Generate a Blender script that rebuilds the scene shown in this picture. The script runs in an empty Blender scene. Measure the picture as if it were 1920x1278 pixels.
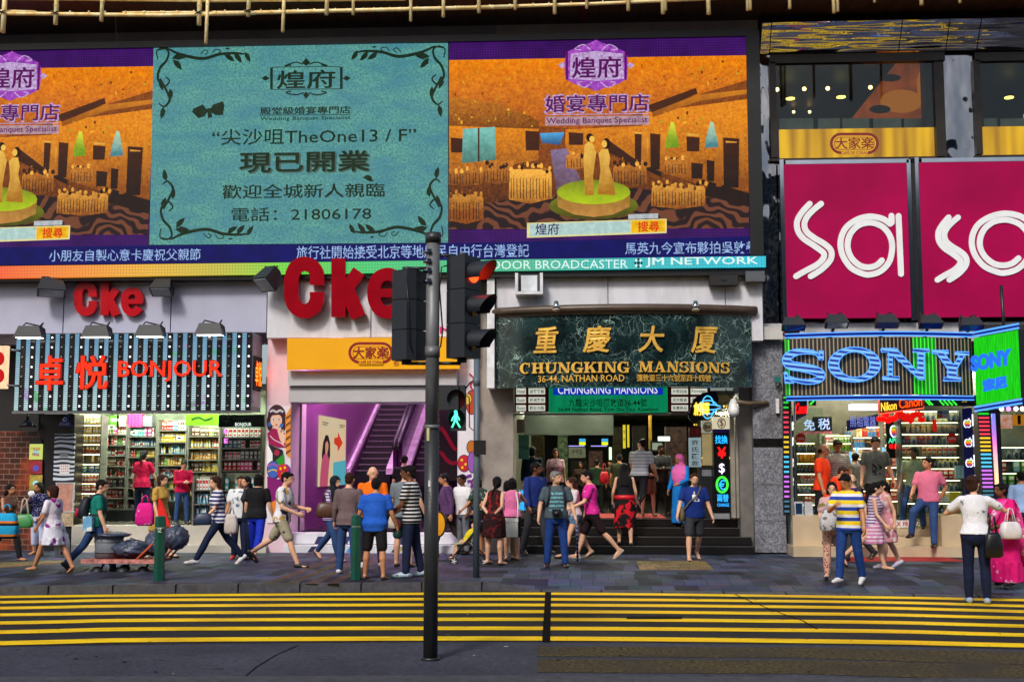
import bpy,bmesh,math,random
import numpy as np
from mathutils import Vector,Matrix
rnd=random.Random(7)
S=bpy.context.scene
COL=S.collection
rad=math.radians
# ------ camera
FPX,YAW,PITCH=2300.0,rad(3.2),math.atan(233/2300)
CAM=Vector((0,0,1.8))
cd=bpy.data.cameras.new('camera');cam=bpy.data.objects.new('camera',cd);COL.objects.link(cam)
cd.sensor_width=36;cd.lens=36*FPX/1920;cd.clip_end=500
CR=Matrix.Rotation(YAW,3,'Z')@Matrix.Rotation(rad(90)+PITCH,3,'X')
cam.location=CAM;cam.rotation_euler=CR.to_euler();S.camera=cam
# ------ sky and sun (hazy bright day, street in open shade)
W=bpy.data.worlds.new('World');S.world=W;W.use_nodes=True
wn=W.node_tree.nodes;bg=wn['Background']
sky=wn.new('ShaderNodeTexSky');sky.sky_type='NISHITA';sky.sun_disc=False
sky.sun_elevation=rad(42);sky.sun_rotation=rad(200);sky.dust_density=3
W.node_tree.links.new(sky.outputs[0],bg.inputs[0]);bg.inputs[1].default_value=0.125
sl=bpy.data.lights.new('sun','SUN');sun=bpy.data.objects.new('sun',sl);COL.objects.link(sun)
sl.energy=2.3;sl.angle=rad(11);sl.color=(1,.95,.86)
el,az=rad(42),rad(200)
sd=Vector((math.sin(az)*math.cos(el),math.cos(az)*math.cos(el),math.sin(el)))
sun.rotation_euler=sd.to_track_quat('Z','Y').to_euler();sun.location=(0,-5,30)
S.view_settings.view_transform='Standard';S.view_settings.look='None';S.view_settings.exposure=0.0
S.view_settings.gamma=1;S.view_settings.use_curve_mapping=False
S.render.engine='CYCLES';S.cycles.use_denoising=True;S.cycles.max_bounces=6
S.cycles.caustics_reflective=False;S.cycles.caustics_refractive=False;S.cycles.sample_clamp_indirect=6
# ------ projection helpers: a pixel of the photo on a real plane
def ray(u,v):return CR@Vector(((u-960)/FPX,(639-v)/FPX,-1))
def at(u,v,Y):
 d=ray(u,v);return CAM+d*(Y/d.y)
def gnd(u,v,z=0.0):
 d=ray(u,v);return CAM+d*((z-CAM.z)/d.z)
def rect(u0,v0,u1,v1,Y):
 a,b,c,d=at(u0,v0,Y),at(u1,v0,Y),at(u1,v1,Y),at(u0,v1,Y)
 return(a.x+d.x)/2,(c.z+d.z)/2,(b.x+c.x)/2,(a.z+b.z)/2
 # ------ materials
def lin(c):
 return tuple(((x/255)/12.92 if x/255<=.04045 else((x/255+.055)/1.055)**2.4)for x in c)
MC={}
def _nt(name):
 m=bpy.data.materials.new(name);m.use_nodes=True
 nt=m.node_tree;return m,nt,nt.nodes['Principled BSDF'],nt.nodes,nt.links
def _coord(N,L,scale=(1,1,1)):
 tc=N.new('ShaderNodeTexCoord');mp=N.new('ShaderNodeMapping');mp.inputs['Scale'].default_value=scale
 L.new(tc.outputs['Object'],mp.inputs[0]);return mp.outputs[0]
def _mix(N,L,fac,a,b,blend='MIX'):
 n=N.new('ShaderNodeMix');n.data_type='RGBA';n.blend_type=blend
 for k,x in((0,fac),(6,a),(7,b)):
  if hasattr(x,'is_linked'):L.new(x,n.inputs[k])
  elif k==0:n.inputs[0].default_value=x
  else:n.inputs[k].default_value=(*x[:3],1)
 return n.outputs[2]
def _ramp(N,L,fac,p0,p1):
 r=N.new('ShaderNodeMapRange');L.new(fac,r.inputs[0]);r.inputs[1].default_value=p0;r.inputs[2].default_value=p1
 return r.outputs[0]
def _noise(N,L,co,scale,detail=3,rough=.55):
 n=N.new('ShaderNodeTexNoise');n.inputs['Scale'].default_value=scale;n.inputs['Detail'].default_value=detail
 n.inputs['Roughness'].default_value=rough;L.new(co,n.inputs['Vector']);return n.outputs['Fac']
def _math(N,L,op,a,b=0.0):
 n=N.new('ShaderNodeMath');n.operation=op
 for k,x in enumerate((a,b)):
  if hasattr(x,'is_linked'):L.new(x,n.inputs[k])
  else:n.inputs[k].default_value=x
 return n.outputs[0]
def _bump(N,L,bs,h,st=.3,dist=.02):
 b=N.new('ShaderNodeBump');b.inputs['Strength'].default_value=st;b.inputs['Distance'].default_value=dist
 L.new(h,b.inputs['Height']);L.new(b.outputs[0],bs.inputs['Normal'])
def M(name,col,rough=.55,metal=0,var=.25,scale=3.0,bump=0.0,bscale=40,stretch=(1,1,1),coat=0,spec=.5,dirt=0.0,dcol=(40,34,28),dscale=.8):
 """A plain surface: colour with soft uneven variation, optional dirt patches and grain."""
 if name in MC:return MC[name]
 m,nt,bs,N,L=_nt(name);co=_coord(N,L,stretch);c=lin(col)
 f=_noise(N,L,co,scale,4)
 lo=tuple(x*(1-var)for x in c);hi=tuple(min(1,x*(1+var))for x in c)
 out=_mix(N,L,_ramp(N,L,f,.3,.7),lo,hi)
 if dirt:
  d=_ramp(N,L,_noise(N,L,co,dscale,6,.65),.5,.75)
  out=_mix(N,L,_math(N,L,'MULTIPLY',d,dirt),out,lin(dcol))
 L.new(out,bs.inputs['Base Color']);bs.inputs['Roughness'].default_value=rough;bs.inputs['Metallic'].default_value=metal
 bs.inputs['Specular IOR Level'].default_value=spec;bs.inputs['Coat Weight'].default_value=coat
 if bump:_bump(N,L,bs,_noise(N,L,co,bscale,3),bump)
 MC[name]=m;return m
def E(name,col,st=1.0,var=.0,scale=5,base=(10,10,10),col2=None,detail=3,stretch=(1,1,1),led=0.0,pitch=.055):
 """Something that gives off light: a lamp, neon tube or screen; led adds the dot grid of a screen."""
 if name in MC:return MC[name]
 m,nt,bs,N,L=_nt(name);c=lin(col)
 bs.inputs['Base Color'].default_value=(*lin(base),1);bs.inputs['Roughness'].default_value=.5;bs.inputs['Specular IOR Level'].default_value=.08
 out=None
 if var or col2:
  co=_coord(N,L,stretch);f=_ramp(N,L,_noise(N,L,co,scale,detail),.33,.67)
  out=_mix(N,L,f,tuple(x*(1-var)for x in c),lin(col2)if col2 else tuple(x*(1+var)for x in c))
 if led:
  tc=N.new('ShaderNodeTexCoord');sp=N.new('ShaderNodeSeparateXYZ');L.new(tc.outputs['Object'],sp.inputs[0]);fs=[]
  for k in(0,2):
   s=_math(N,L,'SINE',_math(N,L,'MULTIPLY',sp.outputs[k],2*math.pi/pitch))
   fs.append(_math(N,L,'ADD',_math(N,L,'MULTIPLY',s,led/2),1-led/2))
  k=_math(N,L,'MULTIPLY',fs[0],fs[1]);cx=N.new('ShaderNodeCombineColor')
  for i in range(3):L.new(k,cx.inputs[i])
  out=_mix(N,L,1.0,out if out else c,cx.outputs[0],'MULTIPLY')
 if out:L.new(out,bs.inputs['Emission Color'])
 else:bs.inputs['Emission Color'].default_value=(*c,1)
 bs.inputs['Emission Strength'].default_value=st
 MC[name]=m;return m
def glass(name='pane glass',tint=(235,245,242),refl=.12):
 if name in MC:return MC[name]
 m,nt,bs,N,L=_nt(name)
 g=N.new('ShaderNodeBsdfGlossy');g.inputs['Roughness'].default_value=.03
 t=N.new('ShaderNodeBsdfTransparent');t.inputs[0].default_value=(*lin(tint),1)
 f=N.new('ShaderNodeFresnel');f.inputs[0].default_value=1.5
 mx=N.new('ShaderNodeMixShader');L.new(_math(N,L,'MULTIPLY',f.outputs[0],.6),mx.inputs[0])
 L.new(t.outputs[0],mx.inputs[1]);L.new(g.outputs[0],mx.inputs[2]);L.new(mx.outputs[0],N['Material Output'].inputs[0])
 MC[name]=m;return m
 # ------ mesh collector
TS=bpy.data.scenes.new('scratch')
ORG={}
TXT={}
def evaluated(o):
 with bpy.context.temp_override(scene=TS,view_layer=TS.view_layers[0]):
  dg=bpy.context.evaluated_depsgraph_get();dg.update()
  return bpy.data.meshes.new_from_object(o.evaluated_get(dg))
def text_mesh(s,bold,ext):
 k=(s,bold,ext)
 if k in TXT:return TXT[k]
 c=bpy.data.curves.new('t','FONT');c.body=s;c.offset=bold;c.resolution_u=2 if len(s)>6 else 3
 if ext:c.extrude=.5
 o=bpy.data.objects.new('t',c);TS.collection.objects.link(o)
 m=evaluated(o)
 V=np.array([tuple(v.co)for v in m.vertices]);F=[tuple(p.vertices)for p in m.polygons]
 bpy.data.objects.remove(o);bpy.data.curves.remove(c);bpy.data.meshes.remove(m)
 TXT[k]=(V,F);return V,F
class MB:
 def cut(s):s.br.append((len(s.v),len(s.f)))
 def __init__(s):s.br=[];s.v=[];s.f=[];s.mi=[];s.mats=[];s.sm=[]
 def slot(s,m):
  if m not in s.mats:s.mats.append(m)
  return s.mats.index(m)
 def add(s,V,F,m,smooth=False):
  b=len(s.v);s.v+=[tuple(p)for p in V];k=s.slot(m)
  for f in F:s.f.append(tuple(i+b for i in f));s.mi.append(k);s.sm.append(smooth)
  return s
 def box(s,x0,x1,y0,y1,z0,z1,m):
  V=[(x,y,z)for z in(z0,z1)for y in(y0,y1)for x in(x0,x1)]
  return s.add(V,[(0,2,3,1),(4,5,7,6),(0,1,5,4),(2,6,7,3),(0,4,6,2),(1,3,7,5)],m)
 def bx(s,u0,v0,u1,v1,Y,d,m):
  x0,z0,x1,z1=rect(u0,v0,u1,v1,Y);return s.box(x0,x1,Y,Y+d,z0,z1,m)
 def prism(s,pts,y,d,m):
  """outline of (x, z) points, front at y, thickness d backwards"""
  n=len(pts);ar=sum(pts[i][0]*pts[(i+1)%n][1]-pts[(i+1)%n][0]*pts[i][1]for i in range(n))
  if ar<0:pts=pts[::-1]
  V=[(p[0],y,p[1])for p in pts]+[(p[0],y+d,p[1])for p in pts]
  F=[tuple(range(n)),tuple(range(2*n-1,n-1,-1))]+[(i,i+n,(i+1)%n+n,(i+1)%n)for i in range(n)]
  if d==0:V,F=V[:n],F[:1]
  return s.add(V,F,m)
 def poly(s,uv,Y,m,d=0.0):
  return s.prism([(p.x,p.z)for p in(at(u,v,Y)for u,v in uv)],Y,d,m)
 def disc(s,u,v,ru,rv,Y,m,d=0.0,n=20,a0=0,a1=360):
  return s.poly([(u+ru*math.cos(rad(a0+(a1-a0)*i/n)),v+rv*math.sin(rad(a0+(a1-a0)*i/n)))for i in range(n+(a1-a0<360))],Y,m,d)
 def tube(s,pts,r,m,n=8,cap=True):
  pts=[Vector(p)for p in pts];R=r if isinstance(r,(list,tuple))else[r]*len(pts);V=[];F=[]
  up=None
  for i,p in enumerate(pts):
   t=(pts[min(i+1,len(pts)-1)]-pts[max(i-1,0)]).normalized()
   if up is None or abs(up.dot(t))>.999:up=Vector((0,0,1))if abs(t.z)<.9 else Vector((1,0,0))
   a=(up-t*up.dot(t)).normalized();up=a;b=t.cross(a)
   for k in range(n):
    q=2*math.pi*k/n;V.append(p+(a*math.cos(q)+b*math.sin(q))*R[i])
  for i in range(len(pts)-1):
   for k in range(n):F.append((i*n+k,i*n+(k+1)%n,(i+1)*n+(k+1)%n,(i+1)*n+k))
  if cap:F+=[tuple(range(n-1,-1,-1)),tuple(range((len(pts)-1)*n,len(pts)*n))]
  return s.add(V,F,m,n>5)
 def cyl(s,p0,p1,r0,m,r1=None,n=16):return s.tube([p0,p1],[r0,r0 if r1 is None else r1],m,n)
 def loft(s,rings,m,smooth=True):
  n=len(rings[0]);V=[p for r in rings for p in r];F=[]
  for i in range(len(rings)-1):
   for k in range(n):F.append((i*n+k,i*n+(k+1)%n,(i+1)*n+(k+1)%n,(i+1)*n+k))
  F+=[tuple(range(n-1,-1,-1)),tuple(range((len(rings)-1)*n,len(rings)*n))]
  return s.add(V,F,m,smooth)
 def ball(s,c,r,m,n=12,rot=None):
  r=r if isinstance(r,(tuple,list))else(r,r,r);V=[];F=[];h=n//2
  for i in range(1,h):
   a=math.pi*i/h
   for k in range(n):
    q=2*math.pi*k/n;V.append(Vector((r[0]*math.sin(a)*math.cos(q),r[1]*math.sin(a)*math.sin(q),r[2]*math.cos(a))))
  V+=[Vector((0,0,r[2])),Vector((0,0,-r[2]))];t,b=len(V)-2,len(V)-1
  for i in range(h-2):
   for k in range(n):F.append((i*n+k,(i+1)*n+k,(i+1)*n+(k+1)%n,i*n+(k+1)%n))
  for k in range(n):F+=[(t,k,(k+1)%n),(b,(h-2)*n+(k+1)%n,(h-2)*n+k)]
  c=Vector(c);return s.add([c+(rot@p if rot else p)for p in V],F,m,True)
 def ribbon(s,uv,w,Y,m,d=0.02,caps=True,rs=6):
  """a flat band of width w (pixels) along photo points on plane Y, smoothed"""
  P=smooth_path(uv,rs);n=len(P);Ws=w if isinstance(w,(list,tuple))else[w]*2
  Lf,Rt=[],[]
  for i,(x,y)in enumerate(P):
   a,b=P[max(i-1,0)],P[min(i+1,n-1)];dx,dy=b[0]-a[0],b[1]-a[1];l=math.hypot(dx,dy)or 1
   q=i/(n-1)*(len(Ws)-1);j=min(int(q),len(Ws)-2);ww=(Ws[j]+(Ws[j+1]-Ws[j])*(q-j))/2
   Lf.append((x-dy/l*ww,y+dx/l*ww));Rt.append((x+dy/l*ww,y-dx/l*ww))
  pts=lambda L:[(p.x,p.z)for p in(at(u,v,Y)for u,v in L)]
  a,b=pts(Lf),pts(Rt)
  V=[(p[0],Y,p[1])for p in a+b]+[(p[0],Y+d,p[1])for p in a+b];F=[];N2=2*n
  for i in range(n-1):
   F+=[(i,i+1,n+i+1,n+i),(N2+i,N2+n+i,N2+n+i+1,N2+i+1),(i,N2+i,N2+i+1,i+1),(n+i,n+i+1,N2+n+i+1,N2+n+i)]
  F+=[(0,n,N2+n,N2),(n-1,N2+n-1,N2+2*n-1,2*n-1)]
  s.add(V,F,m)
  if caps:
   for q,e in((0,Ws[0]),(n-1,Ws[-1])):s.disc(P[q][0],P[q][1],e/2,e/2,Y+.0007,m,d,14)
  return s
 def text(s,t,u0,v0,u1,v1,Y,m,bold=0.0,ext=0.0,shear=0.0):
  if bold>.012:
   du=bold*.62*(u1-u0)/len(t);dv=bold*.62*(v1-v0)
   for k in range(6):
    a=math.pi*2*k/6;s.text(t,u0+du*(1+math.cos(a))-du,v0+dv*math.sin(a),u1+du*math.cos(a),v1+dv*math.sin(a),Y-.0005*k,m,0,ext,shear)
   return s
  V,F=text_mesh(t,bold,ext>0);x0,z0,x1,z1=rect(u0,v0,u1,v1,Y)
  lo,hi=V.min(0),V.max(0);sx=(x1-x0)/(hi[0]-lo[0]);sz=(z1-z0)/(hi[1]-lo[1])
  P=[(x0+(p[0]-lo[0])*sx+shear*(p[1]-lo[1])*sz,Y-p[2]*ext*2+(ext if ext else 0),z0+(p[1]-lo[1])*sz)for p in V]
  if ext:P=[(p[0],p[1],p[2])for p in P]
  return s.add(P,F,m)
 def build(s,name,parent=None,label=None,cat=None,group=None,kind=None,loc=None):
  V=np.array(s.v,dtype=float)
  if parent is not None:o_=ORG[parent.name]
  elif loc is not None:o_=Vector(loc)
  else:lo,hi=V.min(0),V.max(0);o_=Vector(((lo[0]+hi[0])/2,(lo[1]+hi[1])/2,lo[2]))
  me=bpy.data.meshes.new(name);me.from_pydata((V-np.array(o_)).tolist(),[],s.f)
  for m in s.mats:me.materials.append(m)
  me.polygons.foreach_set('material_index',s.mi);me.polygons.foreach_set('use_smooth',s.sm);me.update()
  o=bpy.data.objects.new(name,me);COL.objects.link(o)
  if parent is not None:o.parent=parent
  else:o.location=o_
  ORG[o.name]=o_
  tag(o,label,cat,group,kind);return o
def smooth_path(P,rs=6):
 if len(P)<3 or rs<2:return list(P)
 out=[]
 for i in range(len(P)-1):
  p0,p1,p2,p3=P[max(i-1,0)],P[i],P[i+1],P[min(i+2,len(P)-1)]
  for k in range(rs):
   t=k/rs
   out.append(tuple(.5*(2*b+(c-a)*t+(2*a-5*b+4*c-d)*t*t+(3*b-a-3*c+d)*t**3)for a,b,c,d in zip(p0,p1,p2,p3)))
 return out+[P[-1]]
def tag(o,label=None,cat=None,group=None,kind=None):
 for k,x in(('label',label),('category',cat),('group',group),('kind',kind)):
  if x:o[k]=x
 return o
def thing(name,label,cat,loc,group=None,kind=None):
 o=bpy.data.objects.new(name,None);COL.objects.link(o);o.location=loc;o.empty_display_size=.1
 ORG[o.name]=Vector(loc);return tag(o,label,cat,group,kind)
def copy_tree(o,loc,label,group=None,parent=None):
 c=o.copy();COL.objects.link(c)
 if parent is None:
  c.location=loc;c['label']=label
  if group:c['group']=group
 else:c.parent=parent
 for ch in[x for x in COL.objects if x.parent==o]:copy_tree(ch,None,None,None,c)
 ORG[c.name]=Vector(loc)if parent is None else ORG[parent.name]
 return c
ORD=['top','second','third','fourth','fifth','sixth','seventh','eighth','ninth','tenth','eleventh','twelfth']
# ------ ground
RZ=-0.13
def road_mat():
 m,nt,bs,N,L=_nt('asphalt');co=_coord(N,L)
 a=_mix(N,L,_ramp(N,L,_noise(N,L,co,.5,5,.6),.35,.7),lin((27,27,31)),lin((44,43,48)))
 a=_mix(N,L,_ramp(N,L,_noise(N,L,co,60,2),.62,.75),a,lin((74,72,76)))
 a=_mix(N,L,.8,a,_mix(N,L,_ramp(N,L,_noise(N,L,co,13,4,.8),.3,.7),(.15,.15,.15),(.85,.85,.85)),'SOFT_LIGHT')
 st=_noise(N,L,_coord(N,L,(.15,2.2,1)),1.6,4)
 a=_mix(N,L,_math(N,L,'MULTIPLY',_ramp(N,L,st,.52,.72),.5),a,lin((22,21,25)))
 L.new(a,bs.inputs['Base Color']);bs.inputs['Roughness'].default_value=.8;bs.inputs['Specular IOR Level'].default_value=.2
 _bump(N,L,bs,_noise(N,L,co,90,2),.35,.01);return m
def concrete_road_mat():
 m,nt,bs,N,L=_nt('grey road concrete');co=_coord(N,L)
 a=_mix(N,L,_ramp(N,L,_noise(N,L,co,.7,5,.6),.3,.7),lin((44,46,57)),lin((68,70,83)))
 a=_mix(N,L,.85,a,_mix(N,L,_ramp(N,L,_noise(N,L,co,15,4,.85),.3,.7),(.12,.12,.12),(.88,.88,.88)),'SOFT_LIGHT')
 a=_mix(N,L,_ramp(N,L,_noise(N,L,_coord(N,L,(1.5,5,1)),2.2,1),.70,.72),a,lin((35,34,36)))
 a=_mix(N,L,_ramp(N,L,_noise(N,L,co,45,2),.6,.75),a,lin((84,86,98)))
 L.new(a,bs.inputs['Base Color']);bs.inputs['Roughness'].default_value=.8;bs.inputs['Specular IOR Level'].default_value=.2
 _bump(N,L,bs,_noise(N,L,co,70,2),.3,.008);return m
def paver_mat(name,cols,w=.36,h=.17,mortar=(22,22,26)):
 m,nt,bs,N,L=_nt(name);co=_coord(N,L)
 b=N.new('ShaderNodeTexBrick');L.new(co,b.inputs['Vector'])
 b.inputs['Scale'].default_value=1;b.inputs['Brick Width'].default_value=w;b.inputs['Row Height'].default_value=h
 b.inputs['Mortar Size'].default_value=.006;b.inputs['Bias'].default_value=0;b.offset=.5;b.squash_frequency=3;b.squash=.6
 b.inputs['Color1'].default_value=(*lin(cols[0]),1);b.inputs['Color2'].default_value=(*lin(cols[1]),1);b.inputs['Mortar'].default_value=(*lin(mortar),1)
 a=_mix(N,L,_math(N,L,'MULTIPLY',_ramp(N,L,_noise(N,L,co,.9,6,.6),.45,.75),.5),b.outputs['Color'],lin(cols[2]))
 v=N.new('ShaderNodeTexVoronoi');L.new(_coord(N,L,(2.6,5.6,1)),v.inputs['Vector']);v.inputs['Scale'].default_value=1
 a=_mix(N,L,.35,a,v.outputs['Color'],'SOFT_LIGHT')
 L.new(a,bs.inputs['Base Color']);bs.inputs['Roughness'].default_value=.7;bs.inputs['Specular IOR Level'].default_value=.2
 _bump(N,L,bs,_math(N,L,'SUBTRACT',1,b.outputs['Fac']),.4,.01);return m
asph=road_mat();conc=concrete_road_mat()
g=MB();g.add([(-120,-60,RZ-.02),(120,-60,RZ-.02),(120,90,RZ-.02),(-120,90,RZ-.02)],[(0,1,2,3)],asph)
g.build('ground',kind='structure',loc=(0,0,RZ-.02))
def curve_y(samples,z):
 P=[gnd(u,v,z)for u,v in samples];P=[P[0]+(P[0]-P[1])*3]+P+[P[-1]+(P[-1]-P[-2])*3]
 Q=smooth_path([(p.x,p.y)for p in P],8);return Q
kerbB=curve_y([(0,1116),(300,1112.5),(860,1108),(1010,1109),(1620,1117),(1920,1121.5)],RZ)
nearE=curve_y([(0,1213),(500,1206),(1010,1204),(1620,1211),(1920,1218)],RZ)
def band(mb,A,B,z,m,zb=None):
 n=len(A);mb.add([(x,y,z)for x,y in A]+[(x,y,z if zb is None else zb)for x,y in B],[(i,i+1,n+i+1,n+i)for i in range(n-1)],m)
off=lambda P,d:[(x,y+d)for x,y in P]
g=MB();band(g,off(nearE,-7),kerbB,RZ,asph);g.build('road',kind='structure',loc=(0,15,RZ))
g=MB();band(g,off(nearE,-12),nearE,RZ+.004,conc);g.build('concrete_road_strip',kind='structure',loc=(0,12,RZ))
xa,xb=gnd(900,1108,RZ).x,gnd(1010,1109,RZ).x
def kz(x):t=min(1,max(0,(x-xa)/(xb-xa)));t=t*t*(3-2*t);return-.105*t
pav=paver_mat('slate pavers',[(20,22,32),(74,80,104),(30,32,44)],.36,.62)
pm=MB();n=len(kerbB);rows=[.16,.7,1.6]
V=[]
for k,d in enumerate(rows):V+=[(x,y+d,kz(x)*(1 if k==0 else.45 if k==1 else 0))for x,y in kerbB]
V+=[(x,40,0)for x,y in kerbB]
pm.add(V,[(r*n+i,r*n+i+1,(r+1)*n+i+1,(r+1)*n+i)for r in range(3)for i in range(n-1)],pav,True)
pm.build('pavement',kind='structure',loc=(0,22,0))
km=MB();kerbm=M('kerb granite',(62,63,72),.7,var=.35,scale=9,bump=.5,dirt=.6,dscale=2)
V=[(x,y,RZ)for x,y in kerbB]+[(x,y+.015,kz(x)+.002)for x,y in kerbB]+[(x,y+.165,kz(x)+.003)for x,y in kerbB]
km.add(V,[(r*n+i,r*n+i+1,(r+1)*n+i+1,(r+1)*n+i)for r in range(2)for i in range(n-1)],kerbm)
km.build('kerb',kind='structure',loc=(0,19,RZ))
gut=MB();band(gut,off(kerbB,-.09),off(kerbB,-.004),RZ+.003,M('gutter grime',(34,33,36),.7));gut.build('gutter',kind='structure',loc=(0,19,RZ))
pz=MB();P=[gnd(u,v,RZ)for u,v in((770,1108.5),(796,1108))]
pz.add([(P[0].x,P[0].y+.001,RZ+.02),(P[1].x,P[1].y+.001,RZ+.02),(P[1].x,P[1].y+.012,-.01),(P[0].x,P[0].y+.012,-.01)],[(0,1,2,3)],M('white kerb paint',(225,225,225),.6,var=.3,scale=20))
pz.build('kerb_paint_patch',kind='structure')
yel=[[1119,1116,1112.8,1119.5,1125],[1129,1124.5,1123.3,1128.7,1136],[1140,1135.5,1134,1139.4,1146.4],[1152.6,1149,1146.5,1152,1159],[1168,1162.5,1161,1166.4,1173.7],[1185,1179,1178,1183,1190.6],[1205.8,1199.5,1197,1203.4,1210]]
thk=[4.4,4.8,5.2,5.6,6.2,6.8,7.8]
def worn_yellow():
 m,nt,bs,N,L=_nt('worn yellow paint');co=_coord(N,L)
 a=_mix(N,L,_ramp(N,L,_noise(N,L,_coord(N,L,(.6,3,1)),1.1,5),.3,.7),lin((244,184,4)),lin((255,222,4)))
 a=_mix(N,L,_ramp(N,L,_noise(N,L,co,5,6,.75),.62,.68),a,lin((66,60,50)))
 a=_mix(N,L,_math(N,L,'MULTIPLY',_ramp(N,L,_noise(N,L,co,26,4,.7),.55,.72),.6),a,lin((120,92,30)))
 a=_mix(N,L,_math(N,L,'MULTIPLY',_ramp(N,L,_noise(N,L,_coord(N,L,(.35,2,1)),1.5,5,.7),.46,.72),.55),a,lin((92,74,30)))
 L.new(a,bs.inputs['Base Color']);bs.inputs['Roughness'].default_value=.7;bs.inputs['Specular IOR Level'].default_value=.2;return m
ym=worn_yellow();US=[0,300,1010,1620,1920]
for k,(vs,t)in enumerate(zip(yel,thk)):
 A=curve_y([(u,v+t/2)for u,v in zip(US,vs)],RZ);B=curve_y([(u,v-t/2)for u,v in zip(US,vs)],RZ)
 mk=MB();band(mk,A,B,RZ+.006,ym);mk.build('crossing_line',kind='structure',loc=(0,A[len(A)//2][1],RZ))
tar=M('black tar joint',(16,14,14),.9,var=.4,scale=8,spec=.05)
cr=MB();a,b=gnd(1028,1110,RZ),gnd(1024,1204,RZ);w=.045
cr.add([(b.x-w,b.y,RZ+.009),(b.x+w,b.y,RZ+.009),(a.x+w,a.y,RZ+.009),(a.x-w,a.y,RZ+.009)],[(0,1,2,3)],tar)
pts=[gnd(u,v,RZ)for u,v in((1378,1114),(1412,1130),(1470,1152),(1505,1164),(1532,1180))]
cr.add([(p.x-.012,p.y,RZ+.009)for p in pts]+[(p.x+.012,p.y,RZ+.009)for p in pts],[(i,i+1,6+i,5+i)for i in range(4)],tar)
pts=[gnd(u,v,RZ+.006)for u,v in((560,1209),(520,1226),(480,1250),(455,1272))]
cr.add([(p.x-.007,p.y,RZ+.009)for p in pts]+[(p.x+.007,p.y,RZ+.009)for p in pts],[(i,i+1,5+i,4+i)for i in range(3)],tar)
cr.build('road_cracks',kind='structure')
def patch_mat():
 m,nt,bs,N,L=_nt('ochre anti skid');co=_coord(N,L)
 a=_mix(N,L,_ramp(N,L,_noise(N,L,co,22,3,.8),.42,.62),lin((40,37,32)),lin((108,94,58)))
 a=_mix(N,L,_ramp(N,L,_noise(N,L,co,1.2,4),.4,.7),a,lin((62,57,50)))
 L.new(a,bs.inputs['Base Color']);bs.inputs['Roughness'].default_value=.85;bs.inputs['Specular IOR Level'].default_value=.15;_bump(N,L,bs,_noise(N,L,co,60,2),.7,.02);return m
pmn=patch_mat();g=MB()
for(va,vb)in((1212,1231),(1236,1261)):
 Q=[gnd(1007,vb,RZ),gnd(2100,vb+22,RZ),gnd(2100,va+14,RZ),gnd(1007,va,RZ)]
 Q[1:1]=[gnd(1500,vb+3,RZ)];Q[-1:-1]=[gnd(1500,va+2,RZ)]
 g.add([(p.x,p.y,RZ+.008)for p in Q],[(0,1,4,5),(1,2,3,4)],pmn)
g.build('anti_skid_patch',kind='structure')
g=MB();A=curve_y([(0,1273),(1010,1271),(1920,1277)],RZ)
V=[(x,y,RZ+.004)for x,y in A]+[(x,y-.02,RZ+.03)for x,y in A]+[(x,y-.6,RZ+.03)for x,y in A];nn=len(A)
g.add(V,[(r*nn+i,r*nn+i+1,(r+1)*nn+i+1,(r+1)*nn+i)for r in range(2)for i in range(nn-1)],kerbm);g.build('near_kerb',kind='structure')
tan=paver_mat('tan pavers',[(66,52,40),(92,74,58),(60,50,44)],.3,.3)
g=MB()
for k in range(4):
 Q=[gnd(492+k*40,1094,0),gnd(514+k*40,1094,0),gnd(652+k*26,1040,0),gnd(638+k*26,1040,0)]
 g.add([(p.x,p.y,.004)for p in Q],[(0,1,2,3)],tan)
g.build('tan_paving_band',kind='structure')
tac=paver_mat('yellow tactile tiles',[(96,80,44),(140,118,76),(70,62,50)],.3,.3)
g=MB();Q=[gnd(1200,1068,0),gnd(1338,1068,0),gnd(1322,1051,0),gnd(1193,1051,0)]
g.add([(p.x,p.y,.004)for p in Q],[(0,1,2,3)],tac)
Q=[gnd(0,1064,0),gnd(120,1056,0),gnd(120,1050,0),gnd(0,1054,0)];g.add([(p.x,p.y,.004)for p in Q],[(0,1,2,3)],tac)
g.build('tactile_paving',kind='structure')
dr=MB();Q=[gnd(1175,1161,RZ),gnd(1279,1161,RZ),gnd(1279,1156,RZ),gnd(1175,1156,RZ)]
dr.add([(p.x,p.y,RZ+.01)for p in Q],[(0,1,2,3)],M('drain iron',(14,13,14),.9,spec=.1));dr.build('drain_cover',label='narrow dark drain cover set between the yellow crossing lines',cat='drain cover')
kj=MB()
for i in range(-14,15):
 xk=i*.92+.3
 for(xa_,ya_),(xb_,yb_)in zip(kerbB,kerbB[1:]):
  if xa_<=xk<xb_:yk=ya_+(yb_-ya_)*(xk-xa_)/(xb_-xa_);kj.box(xk-.008,xk+.008,yk-.004,yk+.17,RZ,kz(xk)+.006,tar)
kj.build('kerb_joints',kind='structure')
lt=MB();rl=random.Random(9)
for k in range(60):
 u,v=rl.uniform(0,1920),rl.choice((rl.uniform(1205,1265),rl.uniform(1120,1200),rl.uniform(1050,1095)));z_=(RZ+.012)if v>1112 else.006;c=gnd(u,v,z_);r_=rl.uniform(.008,.03);n_=5
 lt.add([(c.x+r_*math.cos(6.283*i/n_)*rl.uniform(.6,1.4),c.y+r_*math.sin(6.283*i/n_),z_)for i in range(n_)],[tuple(range(n_))],rl.choice((tar,tar,tar,M('pale litter',(190,184,170),.8),M('dry leaf',(120,90,40),.8))))
lt.build('litter',label='scattered gum spots and scraps on the road and pavement',cat='litter',kind='stuff')
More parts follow.
